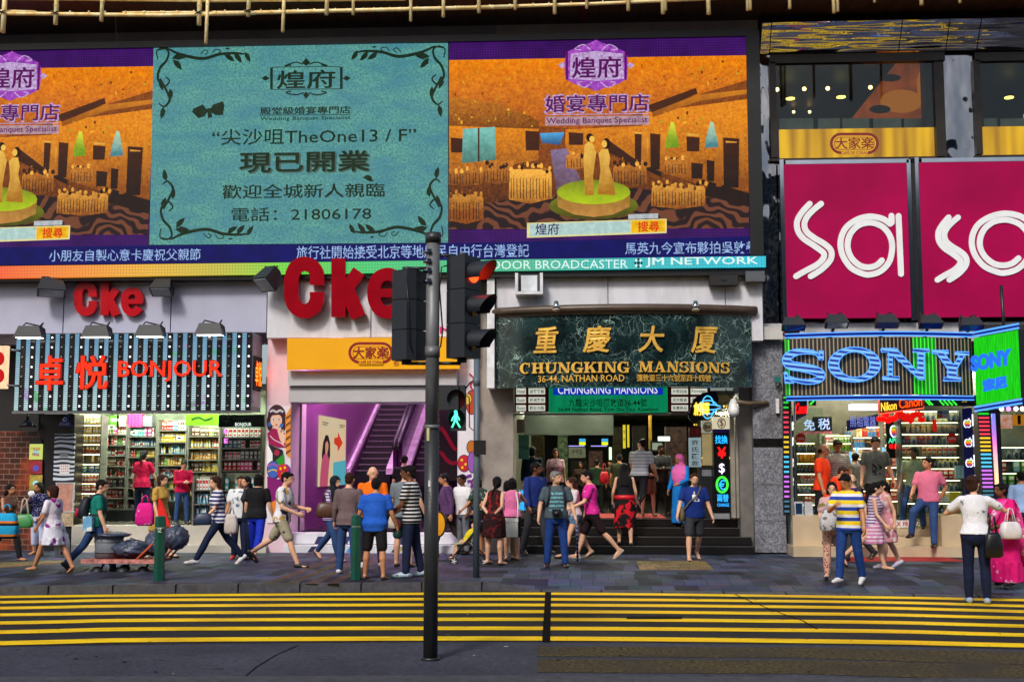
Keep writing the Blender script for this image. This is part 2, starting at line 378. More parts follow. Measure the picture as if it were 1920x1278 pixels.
# ------ buildings (facade lies along X, wall at YF)
YF=26.0
def X(u,v=800,Y=YF):return at(u,v,Y).x
def Z(v,u=960,Y=YF):return at(u,v,Y).z
white=M('white cladding',(216,216,224),.45,var=.08,scale=1.2,dirt=.4,dcol=(128,124,128),stretch=(3,3,.6))
lilac=M('lilac white panel',(178,180,204),.4,var=.1,scale=.8,dirt=.35,dcol=(150,146,160),dscale=.6)
beige=M('beige concrete',(158,148,140),.75,var=.18,scale=2,bump=.2,dirt=.5,dcol=(90,84,78),dscale=1.2)
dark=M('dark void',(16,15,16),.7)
blackm=M('black metal',(24,25,28),.4,var=.2)
steel=M('brushed steel',(150,152,156),.3,metal=.9,var=.15,stretch=(1,1,8),scale=6)
chrome=M('polished steel',(190,192,196),.12,metal=1,var=.1)
marble_step=M('cream stone',(196,176,146),.3,var=.12,scale=2,dirt=.25,dcol=(140,110,80))
granite_blk=M('black granite',(24,23,24),.18,var=.3,scale=12)
def speckle(name,a,b,c):
 m,nt,bs,N,L=_nt(name);co=_coord(N,L)
 o=_mix(N,L,_ramp(N,L,_noise(N,L,co,26,3,.8),.4,.62),lin(a),lin(b))
 o=_mix(N,L,_math(N,L,'MULTIPLY',_ramp(N,L,_noise(N,L,co,1.3,6,.65),.5,.75),.7),o,lin(c))
 L.new(o,bs.inputs['Base Color']);bs.inputs['Roughness'].default_value=.45;return m
granite_gr=speckle('grey granite',(84,86,94),(150,152,162),(58,48,38))
# --- left building: Cke fascia, cosmetics shop, escalator hall
LB=thing('shop_building','white clad shop building holding the cosmetics shop and the escalator hall','building',(X(300),YF,0))
def part(par,name,fn,label=None):
 b=MB();fn(b);b.cut();v0=f0=0;o=None
 for v1,f1 in b.br:
  if f1==f0:continue
  q=MB();q.v=b.v[v0:v1];q.f=[tuple(i-v0 for i in f)for f in b.f[f0:f1]];q.sm=b.sm[f0:f1]
  for i in b.mi[f0:f1]:q.mi.append(q.slot(b.mats[i]))
  v0,f0=v1,f1;o=q.build(name,par)
  if label:o['label']=label
 return o
xL=X(-160);x500=X(500);x545=X(545);x858=X(858);x893=X(893);x930=X(930)
part(LB,'upper_wall',lambda b:(b.box(xL,X(930),YF,YF+.4,Z(640),13.5,lilac)))
def fascia(b):
 for u0,u1,m in((-80,120,lilac),(120,321,lilac),(321,501,lilac)):
  x0,x1=X(u0,560,25.35),X(u1,560,25.35);b.box(x0+.012,x1-.012,25.35,YF-.003,Z(624,300,25.35),Z(505,300,25.35),m);b.cut()
 for u0,u1 in((501,696),(696,857)):
  x0,x1=X(u0,560,25.15),X(u1,560,25.15);b.box(x0+.01,x1-.01,25.15,YF-.003,Z(632,680,25.15),Z(496,680,25.15),white);b.cut()
part(LB,'fascia_panel',fascia)
part(LB,'pillar',lambda b:b.box(X(499,800,25.5),X(546,800,25.5),25.5,26.9,0,Z(632,520,25.5),M('pink white pillar',(226,196,206),.4,var=.06)),'white pillar covered with a painted mural between shop and escalator hall')
part(LB,'pillar',lambda b:b.box(X(858,800,25.5),X(892,800,25.5),25.5,26.9,0,Z(496,870,25.5),white),'white pillar with painted egg mural behind the thin post')
def lint(b):
 for v0,v1,Y in((694,722,25.25),(724,753,25.35)):
  b.box(x545+.1,X(858,700,Y)-.02,Y,YF+.3,Z(v1,700,Y),Z(v0,700,Y),M('grey white lintel',(188,186,190),.4,var=.05));b.cut()
part(LB,'lintel_panel',lint)
zE=Z(1000,700,25.6)
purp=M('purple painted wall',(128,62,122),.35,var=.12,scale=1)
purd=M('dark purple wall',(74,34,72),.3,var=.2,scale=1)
xe0,xe1=X(562,800,26.3),X(872,800,26.3)
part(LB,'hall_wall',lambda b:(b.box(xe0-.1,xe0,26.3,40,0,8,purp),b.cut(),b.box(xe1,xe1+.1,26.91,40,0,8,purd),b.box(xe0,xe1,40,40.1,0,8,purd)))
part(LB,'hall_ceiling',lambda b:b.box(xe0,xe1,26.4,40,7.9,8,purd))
part(LB,'hall_floor',lambda b:b.box(xe0,xe1,26.25,40,zE-.1,zE,M('dark hall floor',(52,44,52),.2)))
part(LB,'hall_step',lambda b:(b.box(x545+.02,X(859,1010,25.45),25.45,26.9,0,Z(1022,700,25.45),white),b.box(x545+.05,X(859,1010,25.7),25.75,26.9,Z(1022,700,25.45)+.012,zE,white),b.box(x545+.05,X(859,1010,25.7),25.76,26.89,Z(1022,700,25.45)+.001,Z(1022,700,25.45)+.011,blackm)))
def gl_strip(b):
 st=M('step sticker gold',(196,178,120),.4);nv=M('step sticker navy',(40,44,84),.4)
 for u,m in((588,nv),(600,st),(640,nv),(660,M('step sticker blue',(70,150,220),.4)),(745,nv),(752,st)):
  b.poly([(u,1021),(u+10,1021),(u+18,1005),(u+8,1005)],25.745,m,.004);b.cut();b.poly([(u-12,1035),(u-2,1035),(u+6,1024),(u-4,1024)],25.445,m,.004);b.cut()
part(LB,'step_sticker',gl_strip)
def jamb(b):
 b.bx(546,752,564,1006,26.28,.03,M('grey purple jamb',(128,112,132),.3));b.cut();b.bx(551,760,560,791,26.27,.01,M('cream notice',(224,212,190),.5));b.cut();b.bx(551,812,560,845,26.27,.01,M('gold notice',(196,140,30),.4));b.cut()
 b.bx(550,864,560,912,26.27,.01,M('maroon notice',(110,20,50),.4));b.cut();b.bx(550,930,560,994,26.27,.01,M('navy notice',(24,26,66),.4))
part(LB,'notice_panel',jamb)
part(LB,'hall_light',lambda b:[(b.box(x,x+.2,y,y+2.4,zq,zq+.05,E('pink hall lamp',(255,200,250),46)),b.cut())for x in(xe0+.5,xe1-1.2)for y,zq in((26.6,4.2),(30,5.6),(34,6.6))])
zB=Z(984,300,25.6);xs0,xs1=X(136,800,26.1),X(499,800,26.1)
shopw=M('shop inner wall',(140,146,122),.5);shopf=M('shop floor tiles',(92,88,80),.25)
part(LB,'shop_wall',lambda b:(b.box(xs0-.1,xs0,26.1,28.4,0,3.7,shopw),b.cut(),b.box(xs1-.02,xs1+.03,26.1,28.4,0,3.7,shopw),b.cut(),b.box(xs0,xs1-.02,28.4,28.5,0,3.7,shopw)))
part(LB,'shop_ceiling',lambda b:b.box(xs0,xs1-.02,26.1,28.4,3.4,3.5,M('shop ceiling',(150,154,140),.6)))
part(LB,'shop_floor',lambda b:b.box(xs0,xs1-.02,26.0,28.4,zB-.05,zB,shopf))
part(LB,'shop_light',lambda b:[(b.box(x,x+1.0,y,y+.16,3.34,3.38,E('white shop tube',(240,255,230),60)),b.cut())for x in(xs0+.2,xs0+1.4,xs0+2.7)for y in(26.3,27.1)])
ivory=M('ivory stone',(196,190,178),.35,var=.08,dirt=.2)
part(LB,'shop_step',lambda b:(b.box(X(134,1000,25.6),X(499,1000,25.6),25.6,26.0,0,zB-.012,ivory),b.box(X(134,1000,25.35),X(499,1000,25.35),25.35,25.597,0,Z(1021,300,25.35),ivory)))
def browntile():
 m,nt,bs,N,L=_nt('brown glazed tiles');co=_coord(N,L);sp=N.new('ShaderNodeSeparateXYZ');L.new(co,sp.inputs[0]);cb=N.new('ShaderNodeCombineXYZ');L.new(sp.outputs[0],cb.inputs[0]);L.new(sp.outputs[2],cb.inputs[1])
 b=N.new('ShaderNodeTexBrick');L.new(cb.outputs[0],b.inputs['Vector']);b.inputs['Scale'].default_value=1;b.inputs['Brick Width'].default_value=.24;b.inputs['Row Height'].default_value=.115;b.inputs['Mortar Size'].default_value=.007
 b.inputs['Color1'].default_value=(*lin((84,40,26)),1);b.inputs['Color2'].default_value=(*lin((60,32,26)),1);b.inputs['Mortar'].default_value=(*lin((150,110,96)),1)
 a=_mix(N,L,_ramp(N,L,_noise(N,L,co,1.4,4),.48,.68),b.outputs['Color'],lin((170,70,24)))
 L.new(a,bs.inputs['Base Color']);bs.inputs['Roughness'].default_value=.3;return m
part(LB,'tiled_wall',lambda b:b.box(xL,X(72,900,25.9),25.9,26.3,0,Z(808,30,25.9),browntile()))
part(LB,'dark_pillar',lambda b:b.box(X(72,900,25.88),X(136,900,25.88),25.88,26.4,0,Z(776,100,25.88),M('black tile pillar',(26,24,26),.3)))
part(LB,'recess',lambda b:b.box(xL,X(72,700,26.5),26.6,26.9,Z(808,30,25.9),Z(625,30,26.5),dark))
# --- Chungking building
CB=thing('mansion_block','tenement block with a black stepped entrance under a green marble sign','building',(X(1180),YF,0))
part(CB,'upper_wall',lambda b:b.box(X(930)+.003,X(1436),YF,YF+.4,Z(690),13.5,white))
def cfas(b):
 for u0,u1 in((930,1140),(1140,1360),(1360,1430)):
  b.box(X(u0,560,25.25)+.008,X(u1,560,25.25)-.008,25.25,YF-.003,Z(640,1100,25.25),Z(500,1100,25.25),white);b.cut()
part(CB,'fascia_panel',cfas)
part(CB,'pilaster',lambda b:b.box(X(913,600,25.1),X(927,600,25.1),25.1,25.89,Z(727,920,25.1),Z(508,920,25.1),M('bright white trim',(226,228,232),.4)))
part(CB,'concrete_pier',lambda b:(b.box(X(893,800,25.75),X(962,800,25.75),25.75,27,0,Z(690,930,25.75),beige),b.cut(),b.box(X(893,800,25.8),X(912,800,25.8),25.8,25.99,Z(690,900,25.8),Z(500,900,25.8),beige)))
part(CB,'stone_column',lambda b:[(b.box(X(1412,800,25.6),X(1470,800,25.6),25.6,26.8,Z(v1,1440,25.6)+.004,Z(v0,1440,25.6)-.004,m),b.cut())for v0,v1,m in((640,728,granite_gr),(728,822,granite_gr),(822,838,granite_blk),(838,908,granite_gr),(908,976,granite_gr),(976,1035.5,granite_gr))])
part(CB,'wall_strip',lambda b:(b.box(X(1386,800,25.85),X(1412,800,25.85)-.003,25.85,26.8,0,Z(722,1400,25.85),M('grey strip wall',(112,108,104),.5,dirt=.3)),))
zC=Z(970,1150,26.9);nst=4
def steps(b):
 for k in range(nst):
  b.box(X(962,1000,25.5)+.003,X(1412,1000,25.5)-.003,25.35+k*.36,27.2,k*zC/4+(.001 if k else 0),(k+1)*zC/4,granite_blk);b.cut()
part(CB,'entrance_steps',steps)
def nos(b):
 for k in range(nst):b.box(X(962,1000,25.5)+.01,X(1412,1000,25.5)-.01,25.348+k*.36,25.40+k*.36,(k+1)*zC/4-.012,(k+1)*zC/4+.002,M('worn step nosing',(70,68,68),.4));b.cut()
part(CB,'step_nosing',nos)
hx0,hx1=X(962,800,26.8),X(1386,800,26.8);zH=Z(772,1150,26.8)
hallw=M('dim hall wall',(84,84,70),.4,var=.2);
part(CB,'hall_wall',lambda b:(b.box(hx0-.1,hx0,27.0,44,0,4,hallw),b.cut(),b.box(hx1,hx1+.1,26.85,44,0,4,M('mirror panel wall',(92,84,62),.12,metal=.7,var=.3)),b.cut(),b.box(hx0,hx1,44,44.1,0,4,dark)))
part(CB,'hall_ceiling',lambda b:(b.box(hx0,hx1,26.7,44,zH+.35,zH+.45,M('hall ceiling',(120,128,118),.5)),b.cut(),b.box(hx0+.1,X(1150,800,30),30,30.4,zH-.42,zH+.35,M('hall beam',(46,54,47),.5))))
part(CB,'hall_floor',lambda b:b.box(hx0,hx1,27.2,44,zC-.1,zC,M('hall floor',(40,36,34),.15,var=.2)))
part(CB,'red_carpet',lambda b:b.box(hx0+1.8,hx1-1.6,26.6,29,zC+.004,zC+.012,M('red carpet',(150,14,18),.8)))
def hlights(b):
 for y in(28.2,29.4,31.5,33.5,36):
  for q in(.16,.38,.6,.82):
   x=hx0+(hx1-hx0)*q;b.cyl((x,y,zH+.33),(x,y,zH+.348),.12,E('hall downlight',(250,250,215),150));b.cut()
part(CB,'ceiling_downlight',hlights)
def hall_glow(b):  # glowing panels added to lift the dark hall
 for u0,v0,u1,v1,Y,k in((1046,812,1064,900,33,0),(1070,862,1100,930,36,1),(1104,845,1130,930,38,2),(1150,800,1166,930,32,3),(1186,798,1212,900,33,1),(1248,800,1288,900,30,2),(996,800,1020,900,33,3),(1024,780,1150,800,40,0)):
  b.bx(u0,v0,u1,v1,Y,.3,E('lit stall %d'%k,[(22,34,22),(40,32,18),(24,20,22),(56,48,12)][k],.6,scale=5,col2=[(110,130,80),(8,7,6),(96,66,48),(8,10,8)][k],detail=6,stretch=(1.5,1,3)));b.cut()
part(CB,'hall_glow_panel',hall_glow)
# --- right building: polished steel cladding
RB=thing('corner_building','steel clad building above the neon camera shop with dark cafe windows','building',(X(1700),YF,0))
def mirror_mat(name,sc,st,tone=.9):
 m,nt,bs,N,L=_nt(name);co=_coord(N,L,sc)
 bs.inputs['Base Color'].default_value=(tone,tone,tone*1.03,1);bs.inputs['Metallic'].default_value=1;bs.inputs['Roughness'].default_value=.05
 _bump(N,L,bs,_noise(N,L,co,1.0,2,.5),st,.25);return m
mir=mirror_mat('rippled mirror steel',(.4,1,4.5),.42);mirv=mirror_mat('buckled mirror steel',(1.6,1,.9),.3,.24)
frame=M('dark bronze frame',(58,52,46),.35,metal=.5)
xr=X(2180)
part(RB,'upper_wall',lambda b:b.box(X(1437),xr,YF+.05,YF+.4,Z(640),13.5,M('dark backing',(30,29,30),.6)))
def mirs(b):
 zt_,zl_=Z(40,1650,25.55),Z(97,1650,25.9)
 for u0,u1 in((1424,1442),(1442,1684),(1684,1772),(1772,1830),(1830,2100)):
  x0,x1=X(u0,70,25.9)+.01,X(u1,70,25.9)-.01;V=[(x,y,z)for z,y in((zl_,25.9),(zt_,25.5))for x in(x0,x1)]+[(x,y+.06,z)for z,y in((zl_,25.9),(zt_,25.5))for x in(x0,x1)]
  b.add(V,[(0,1,3,2),(4,6,7,5),(0,2,6,4),(1,5,7,3),(2,3,7,6),(0,4,5,1)],mir);b.cut()
part(RB,'mirror_strip',mirs)
def mirc(b):
 b.box(X(1426,300,25.9),X(1452,300,25.9),25.9,YF+.04,Z(640,1440,25.9),Z(104,1440,25.9),mirv);b.cut();b.box(X(1771,200,25.9),X(1826,200,25.9),25.9,YF+.04,Z(297,1800,25.9),Z(104,1800,25.9),mirv);b.cut()
 b.box(X(1455,600,25.93),xr,25.93,YF+.04,Z(640,1650,25.93),Z(300,1650,25.93),mirv)
part(RB,'mirror_pier',mirc)
def wfr(b):
 for a,c,t,s in((1444,1772,100,300),(1828,2140,96,294)):
  Y=25.8;b.bx(a,t,c,t+16,Y,.18,frame);b.bx(a,s-5,c,s,Y,.18,frame);b.bx(a,t+16,a+12,s-5,Y,.18,frame);b.bx(c-18,t+16,c,s-5,Y,.18,frame);b.cut()
part(RB,'window_frame',wfr)
part(RB,'window_pane',lambda b:(b.bx(1456,116,1754,295,25.88,.01,glass()),b.cut(),b.bx(1840,112,2122,290,25.88,.01,glass())))
def cafein(b):
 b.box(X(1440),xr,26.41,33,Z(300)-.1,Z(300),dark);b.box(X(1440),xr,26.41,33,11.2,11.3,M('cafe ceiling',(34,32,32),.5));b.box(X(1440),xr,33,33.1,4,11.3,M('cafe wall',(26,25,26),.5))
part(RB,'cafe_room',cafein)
wall=[o for o in COL.objects if o.parent==RB and o.name.startswith('upper_wall')][0]
bpy.data.objects.remove(wall)
def rbw(b):
 m=M('dark backing',(30,29,30),.6)
 b.box(X(1437),xr,YF+.05,YF+.4,Z(640),Z(302),m);b.box(X(1437),xr,YF+.05,YF+.4,Z(112),13.5,m);b.box(X(1437),X(1452),YF+.05,YF+.4,Z(302),Z(112),m);b.box(X(1758),X(1836),YF+.05,YF+.4,Z(302),Z(112),m)
part(RB,'upper_wall',rbw)
def dl(b):
 for u,v in((1508,167),(1552,166),(1632,164),(1457,168)):b.ball(at(u,v,29),.05,E('warm cafe spot',(255,190,110),9),8);b.cut()
 for u,v in((1482,186),(1577,183),(1892,184),(1845,114)):
  p=at(u,v,30);b.cyl(p,p+Vector((0,0,.02)),.11,E('yellow cafe downlight',(255,225,100),4));b.cut()
 for u,v in((1488,210),(1518,210)):b.ball(at(u,v,32),.04,E('warm cafe spot',(255,190,110),9),8);b.cut()
part(RB,'cafe_lamp',dl)
def refl(b):
 gm=M('frosted lower glass',(104,122,126),.3)
 for a,c in((1462,1525),(1534,1575),(1580,1630),(1638,1690),(1696,1750),(1845,1870),(1876,1990)):b.bx(a,222,c,244,26.6,.02,gm);b.cut()
part(RB,'cafe_screen_panel',refl)
zS=Z(990,1650,26.2);zS=max(.5,zS)
part(RB,'shop_base',lambda b:(b.box(X(1487,1000,25.2),X(1545,1000,25.2),25.2,26.5,.2,Z(966,1500,25.2),marble_step),b.cut(),b.box(X(1766,1000,25.2),X(1832,1000,25.2),25.2,26.5,.2,Z(966,1800,25.2),marble_step)))
part(RB,'shop_step',lambda b:[(b.box(x0,x1,y,26.6,z0+.001,z1,marble_step),b.cut())for x0,x1,y,z0,z1 in((X(1487,1000,24.9),X(1850,1000,24.9),24.9,0,.199),(X(1545,1000,25.3)+.003,X(1766,1000,25.3)-.003,25.45,.2,.36),(X(1545,1000,25.3)+.003,X(1766,1000,25.3)-.003,25.8,.36,zS))])
rx0,rx1=X(1474,800,26),xr
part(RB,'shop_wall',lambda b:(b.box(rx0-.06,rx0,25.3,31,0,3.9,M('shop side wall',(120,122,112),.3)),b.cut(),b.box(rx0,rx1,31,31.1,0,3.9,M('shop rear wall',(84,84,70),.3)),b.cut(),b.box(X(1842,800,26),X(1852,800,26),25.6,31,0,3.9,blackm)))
part(RB,'shop_floor',lambda b:b.box(rx0,rx1,26.6,31,zS-.05,zS-.002,M('pale shop floor',(170,164,150),.2)))
part(RB,'shop_ceiling',lambda b:b.box(rx0,rx1,25.3,31,3.7,3.8,M('brown slatted ceiling',(110,96,76),.3,var=.5,scale=5,stretch=(1,6,1))))
part(RB,'shop_light',lambda b:[(b.box(x,x+1.2,y,y+.16,3.64,3.69,E('warm white shop tube',(255,246,214),36)),b.cut())for x in(rx0+.5,rx0+2.1,rx0+3.7,rx0+5.2)for y in(26.2,27.6,29,30.2)])
part(RB,'fascia_panel',lambda b:b.box(X(1420,620,25.75),xr,25.75,25.92,Z(640,1650,25.75),Z(605,1650,25.75),M('dirty white ledge',(186,186,192),.5,dirt=.4,dcol=(90,80,70))))
part(RB,'dark_fascia',lambda b:b.box(X(1848,700,25.4),xr,25.4,25.7,Z(768,1880,25.4),Z(608,1880,25.4),M('dark fascia',(34,32,38),.5)))
def soff_mat():
 m,nt,bs,N,L=_nt('dark brown soffit boards');co=_coord(N,L);sp=N.new('ShaderNodeSeparateXYZ');L.new(co,sp.inputs[0])
 w=_math(N,L,'FRACT',_math(N,L,'MULTIPLY',sp.outputs[0],2.3));g_=_math(N,L,'LESS_THAN',w,.035)
 a=_mix(N,L,_noise(N,L,_coord(N,L,(6,.6,1)),1,4),lin((84,56,42)),lin((122,84,62)))
 L.new(_mix(N,L,g_,a,lin((6,5,5))),bs.inputs['Base Color']);bs.inputs['Roughness'].default_value=.5;return m
zT=Z(43,1000,25.9)
CN=thing('canopy','dark brown boarded canopy soffit above the big screen','canopy',(0,24.6,zT))
part(CN,'soffit',lambda b:b.box(X(-300),xr,23.55,27.0,zT,zT+.06,soff_mat()))
part(CN,'edge_beam',lambda b:b.box(X(-300),xr,23.35,23.547,zT+.04,zT+.5,M('weathered red fascia',(96,24,20),.6,var=.6,scale=6,dirt=.5)))
part(CN,'red_beam',lambda b:b.box(X(1086,20,24.5),X(1104,20,24.5),23.56,25.85,zT-.05,zT-.001,M('red painted beam',(130,18,30),.5,var=.5,scale=10)))
# ------ big LED billboard
YL=25.0
BB=thing('led_billboard','huge LED video billboard with turquoise and orange banquet adverts across the facade','billboard',(X(700,300,YL),YL,Z(520,700,YL)))
ledfr=M('black screen frame',(18,18,20),.4)
def sub(name,fn,par=None,label=None):
 return part(par if par is not None else BB,name,fn,label)
def bbfr(b):
 x0=X(-170,300,YL);x1=X(1428,300,YL);zb,zt=Z(521,700,YL),Z(59,1300,YL)
 b.box(x0,x1,YL+.03,YL+.7,zb,zt,ledfr);b.box(X(1403,300,YL),x1,YL-.04,YL+.03,Z(479,1420,YL),zt,ledfr);b.box(x0,X(1403,300,YL)-.002,YL-.06,YL+.03,Z(80,840,YL),zt,ledfr)
sub('frame',bbfr)
y1,y2,y3,y4,y5=YL+.02,YL+.014,YL+.008,YL+.002,YL-.004
LG=.35
pur=E('screen purple',(70,22,110),1,var=.25,scale=1.5,led=LG)
def G(name,ct,cb,z0,z1,n=.35,sc=6,spots=None):
 """a piece of the screen's picture: colour running from cb (height z0) to ct (z1), with picture grain"""
 name='screen '+name
 if name in MC:return MC[name]
 m,nt,bs,N,L=_nt(name);co=_coord(N,L);sp=N.new('ShaderNodeSeparateXYZ');L.new(co,sp.inputs[0]);q=Z(520,700,YL)
 f=_ramp(N,L,_math(N,L,'ADD',sp.outputs[2],_math(N,L,'MULTIPLY',_math(N,L,'SUBTRACT',_noise(N,L,co,sc*.3,4),.5),(Z(z1,960,YL)-Z(z0,960,YL))*.9)),Z(z0,960,YL)-q,Z(z1,960,YL)-q)
 c=_mix(N,L,f,lin(cb),lin(ct));g_=_ramp(N,L,_noise(N,L,co,sc,5,.75),.3,.7);c=_mix(N,L,n,c,_mix(N,L,g_,(.06,.06,.06),(.97,.95,.9)),'SOFT_LIGHT')
 if spots:c=_mix(N,L,_ramp(N,L,_noise(N,L,co,sc*1.7,3,.7),.62,.72),c,lin(spots))
 bs.inputs['Base Color'].default_value=(.01,.01,.01,1);bs.inputs['Specular IOR Level'].default_value=.08;L.new(c,bs.inputs['Emission Color']);bs.inputs['Emission Strength'].default_value=1;MC[name]=m;return m
def carpet_pic():
 m,nt,bs,N,L=_nt('screen patterned carpet');co=_coord(N,L)
 w=N.new('ShaderNodeTexWave');w.wave_type='RINGS';L.new(co,w.inputs['Vector']);w.inputs['Scale'].default_value=1.1;w.inputs['Distortion'].default_value=22;w.inputs['Detail'].default_value=2
 c=_mix(N,L,_ramp(N,L,w.outputs['Fac'],.35,.6),lin((112,62,40)),lin((34,16,20)))
 bs.inputs['Base Color'].default_value=(.01,.01,.01,1);bs.inputs['Specular IOR Level'].default_value=.08;L.new(c,bs.inputs['Emission Color']);bs.inputs['Emission Strength'].default_value=1;return m
hall=G('hall ceiling',(240,134,8),(160,76,8),250,100,.8,13,(176,96,12));carp=carpet_pic()
S_=lambda n,c,v=.3,s=8,c2=None:E('screen '+n,c,1,var=v,scale=s,col2=c2,detail=4)
def lump(b,u0,v0,u1,v1,Y,m,seed,top=.25):
 r=random.Random(seed);n=9;P=[(u0+(u1-u0)*i/n,v0+(v1-v0)*top*r.random())for i in range(n+1)]
 P+=[(u1-(u1-u0)*i/n+r.uniform(-2,2),v1-(v1-v0)*.12*r.random())for i in range(n+1)];b.poly(P,Y,m)
def advert(du):
 q=lambda pts:[(u+du,v)for u,v in pts]
 def base(b):
  b.poly(q([(842,72),(1402,66),(1405,470),(842,470)]),y1,pur)
  b.poly(q([(842,113),(1400,104),(1404,428),(842,430)]),y2,hall)
 sub('advert_ground',base)
 def pic(b):
  k_=[0]
  def pp(P,m):k_[0]+=1;b.poly(q(P),y3-.00012*k_[0],m)
  bk=lambda r_,m:pp([(r_[0],r_[1]),(r_[2],r_[1]+2),(r_[2]-1,r_[3]),(r_[0]+1,r_[3])],m)
  dk=G('hall dark',(70,30,8),(30,12,6),340,250,.3);am=G('hall amber wall',(226,134,18),(140,74,12),340,230,.85,15,(170,130,30));lw=G('hall low wall',(130,64,10),(60,26,8),400,290,.85,15,(170,96,24))
  pp([(842,205),(1000,236),(1100,243),(1218,205),(1402,150),(1404,420),(842,420)],lw);pp([(1205,212),(1402,186),(1404,372),(1330,352),(1205,312)],am);pp([(842,236),(1010,242),(1010,300),(842,330)],am);pp([(1060,243),(1205,236),(1205,312),(1140,286),(1060,290)],am)
  pp([(842,180),(940,196),(1010,226),(1010,240),(842,236)],G('hall cornice',(190,110,16),(120,64,10),240,180,.85,18,(214,150,40)))
  pp([(842,395),(960,372),(1030,366),(1190,352),(1320,372),(1404,362),(1404,428),(842,430)],carp)
  pp([(1214,198),(1305,165),(1308,176),(1222,211)],dk);pp([(1222,211),(1308,178),(1400,168),(1400,176),(1310,190),(1224,220)],G('hall ledge',(214,130,20),(150,80,10),215,165));pp([(1140,262),(1200,305),(1240,322),(1240,332),(1140,286)],dk);pp([(1330,340),(1404,362),(1404,388),(1320,366)],dk)
  for r_ in((985,245,1012,282),(1190,250,1203,312),(1219,250,1238,318),(1287,256,1312,284),(1356,258,1386,352),(1066,248,1094,272),(1250,294,1270,312),(1296,305,1318,335),(845,258,868,286),(1325,300,1340,340)):bk(r_,dk)
  for r_ in((1204,246,1218,314),(1240,248,1249,320),(1342,250,1354,350),(1388,246,1396,356),(1276,286,1294,332)):bk(r_,G('hall pillar',(224,140,30),(140,72,14),340,250,.3))
  for r_ in((1212,258,1216,290),(1360,264,1382,268),(1288,250,1311,255),(1190,247,1204,251)):bk(r_,G('hall glint',(236,180,70),(200,120,30),300,240,.2))
  pp([(868,242),(928,238),(930,300),(866,306)],G('window blue',(120,190,180),(70,120,110),306,240,.5,9));pp([(896,240),(899,240),(899,303),(896,303)],dk);pp([(1012,250),(1058,248),(1050,272),(1016,268)],G('stage blue',(80,170,226),(40,80,130),272,248,.4))
  pp([(1032,282),(1062,278),(1098,356),(1046,372)],G('aisle',(130,110,150),(90,60,60),372,278,.5,9))
  lm=G('lamp green',(216,220,60),(110,150,20),278,228,.4,9);lb=G('lamp blue',(190,226,190),(70,130,140),278,228,.4,9)
  for u,m in((1260,lm),(1334,lb)):pp([(u-12,278),(u-11,262),(u-6,244),(u-2,228),(u+4,230),(u+8,250),(u+12,264),(u+13,276)],m)
  tb=G('table near',(246,176,66),(136,70,14),395,325,.9,22,(110,60,14));t2=G('table far',(224,140,44),(110,56,12),350,280,.9,22,(90,46,12))
  for k,(a,c,d_,e,m)in enumerate(((842,300,905,350,t2),(905,292,962,346,t2),(1062,276,1096,318,t2),(1150,288,1212,352,t2),(1246,285,1290,330,t2),(955,284,1034,382,tb),(842,336,906,420,tb),(1222,326,1322,392,tb))):
   yk_=y3-.0055-.0002*k;r=random.Random(k);h_=e-c;b.poly(q([(a,c+h_*.42),(a+3,c+h_*.34),(d_-3,c+h_*.34),(d_,c+h_*.42),(d_+1,e-h_*.1),((a+d_)/2,e),(a-1,e-h_*.08)]),yk_,m)
   for j in range(int((d_-a)/5)):u_=a+3+j*5.2;b.disc(u_+du,c+h_*r.uniform(.22,.42),r.uniform(2.6,4.4),r.uniform(3,6),yk_-.0002-.00002*j,r.choice((m,tb,t2,dk)),0,8)
   for j in range(int((d_-a)/6)):u_=a+2+j*6+r.uniform(-1,1);b.poly(q([(u_,c+h_*.52),(u_+1,c+h_*.5),(u_+1.5,e-h_*.1),(u_,e-h_*.1)]),yk_-.0008,dk)
   for j in range(6):b.disc(r.uniform(a,d_)+du,c+h_*r.uniform(.1,.6),1.2,1.6,yk_-.0009,G('hall glint',(236,180,70),(200,120,30),300,240,.2),0,6)
  r=random.Random(3)
  for k in range(70):
   z_=r.choice(((850,960,118,238),(1296,1396,108,166),(1190,1300,112,160),(1230,1320,210,232),(850,1000,210,240)));b.disc(r.uniform(z_[0],z_[1])+du,r.uniform(z_[2],z_[3]),r.uniform(1,3.2),r.uniform(1,4),y4-.001,r.choice((S_('chandelier glint',(176,150,40),.4),S_('chandelier spark',(226,160,40),.4),S_('chandelier shade',(120,60,10),.4))),0,6)
  b.disc(1113+du,386,84,26,y4-.0010,G('podium base',(110,116,10),(70,66,6),412,372,.4,5));b.poly(q([(1044,362),(1182,362),(1180,388),(1150,402),(1113,407),(1076,402),(1046,388)]),y4-.0020,G('podium side',(150,110,30),(186,130,60),405,366,.4,6));b.disc(1113+du,360,69,23,y4-.003,G('podium top',(120,130,16),(176,200,16),384,340,.3,5))
  fg=G('figurine amber',(240,190,80),(170,110,20),366,268,.4,9);hd=S_('figurine hair',(40,20,8))
  b.poly(q([(1097,366),(1094,300),(1096,272),(1104,266),(1112,270),(1118,286),(1116,300),(1112,330),(1113,366)]),y5,fg);b.disc(1106+du,258,7,8,y5,hd);b.disc(1110+du,261,5,6,y5-.001,fg)
  b.poly(q([(1120,364),(1126,320),(1124,300),(1122,288),(1128,280),(1140,280),(1144,296),(1142,312),(1150,340),(1154,366)]),y5,fg);b.disc(1137+du,269,7,10,y5,hd);b.disc(1133+du,270,5,7,y5-.001,fg)
 sub('advert_picture',pic)
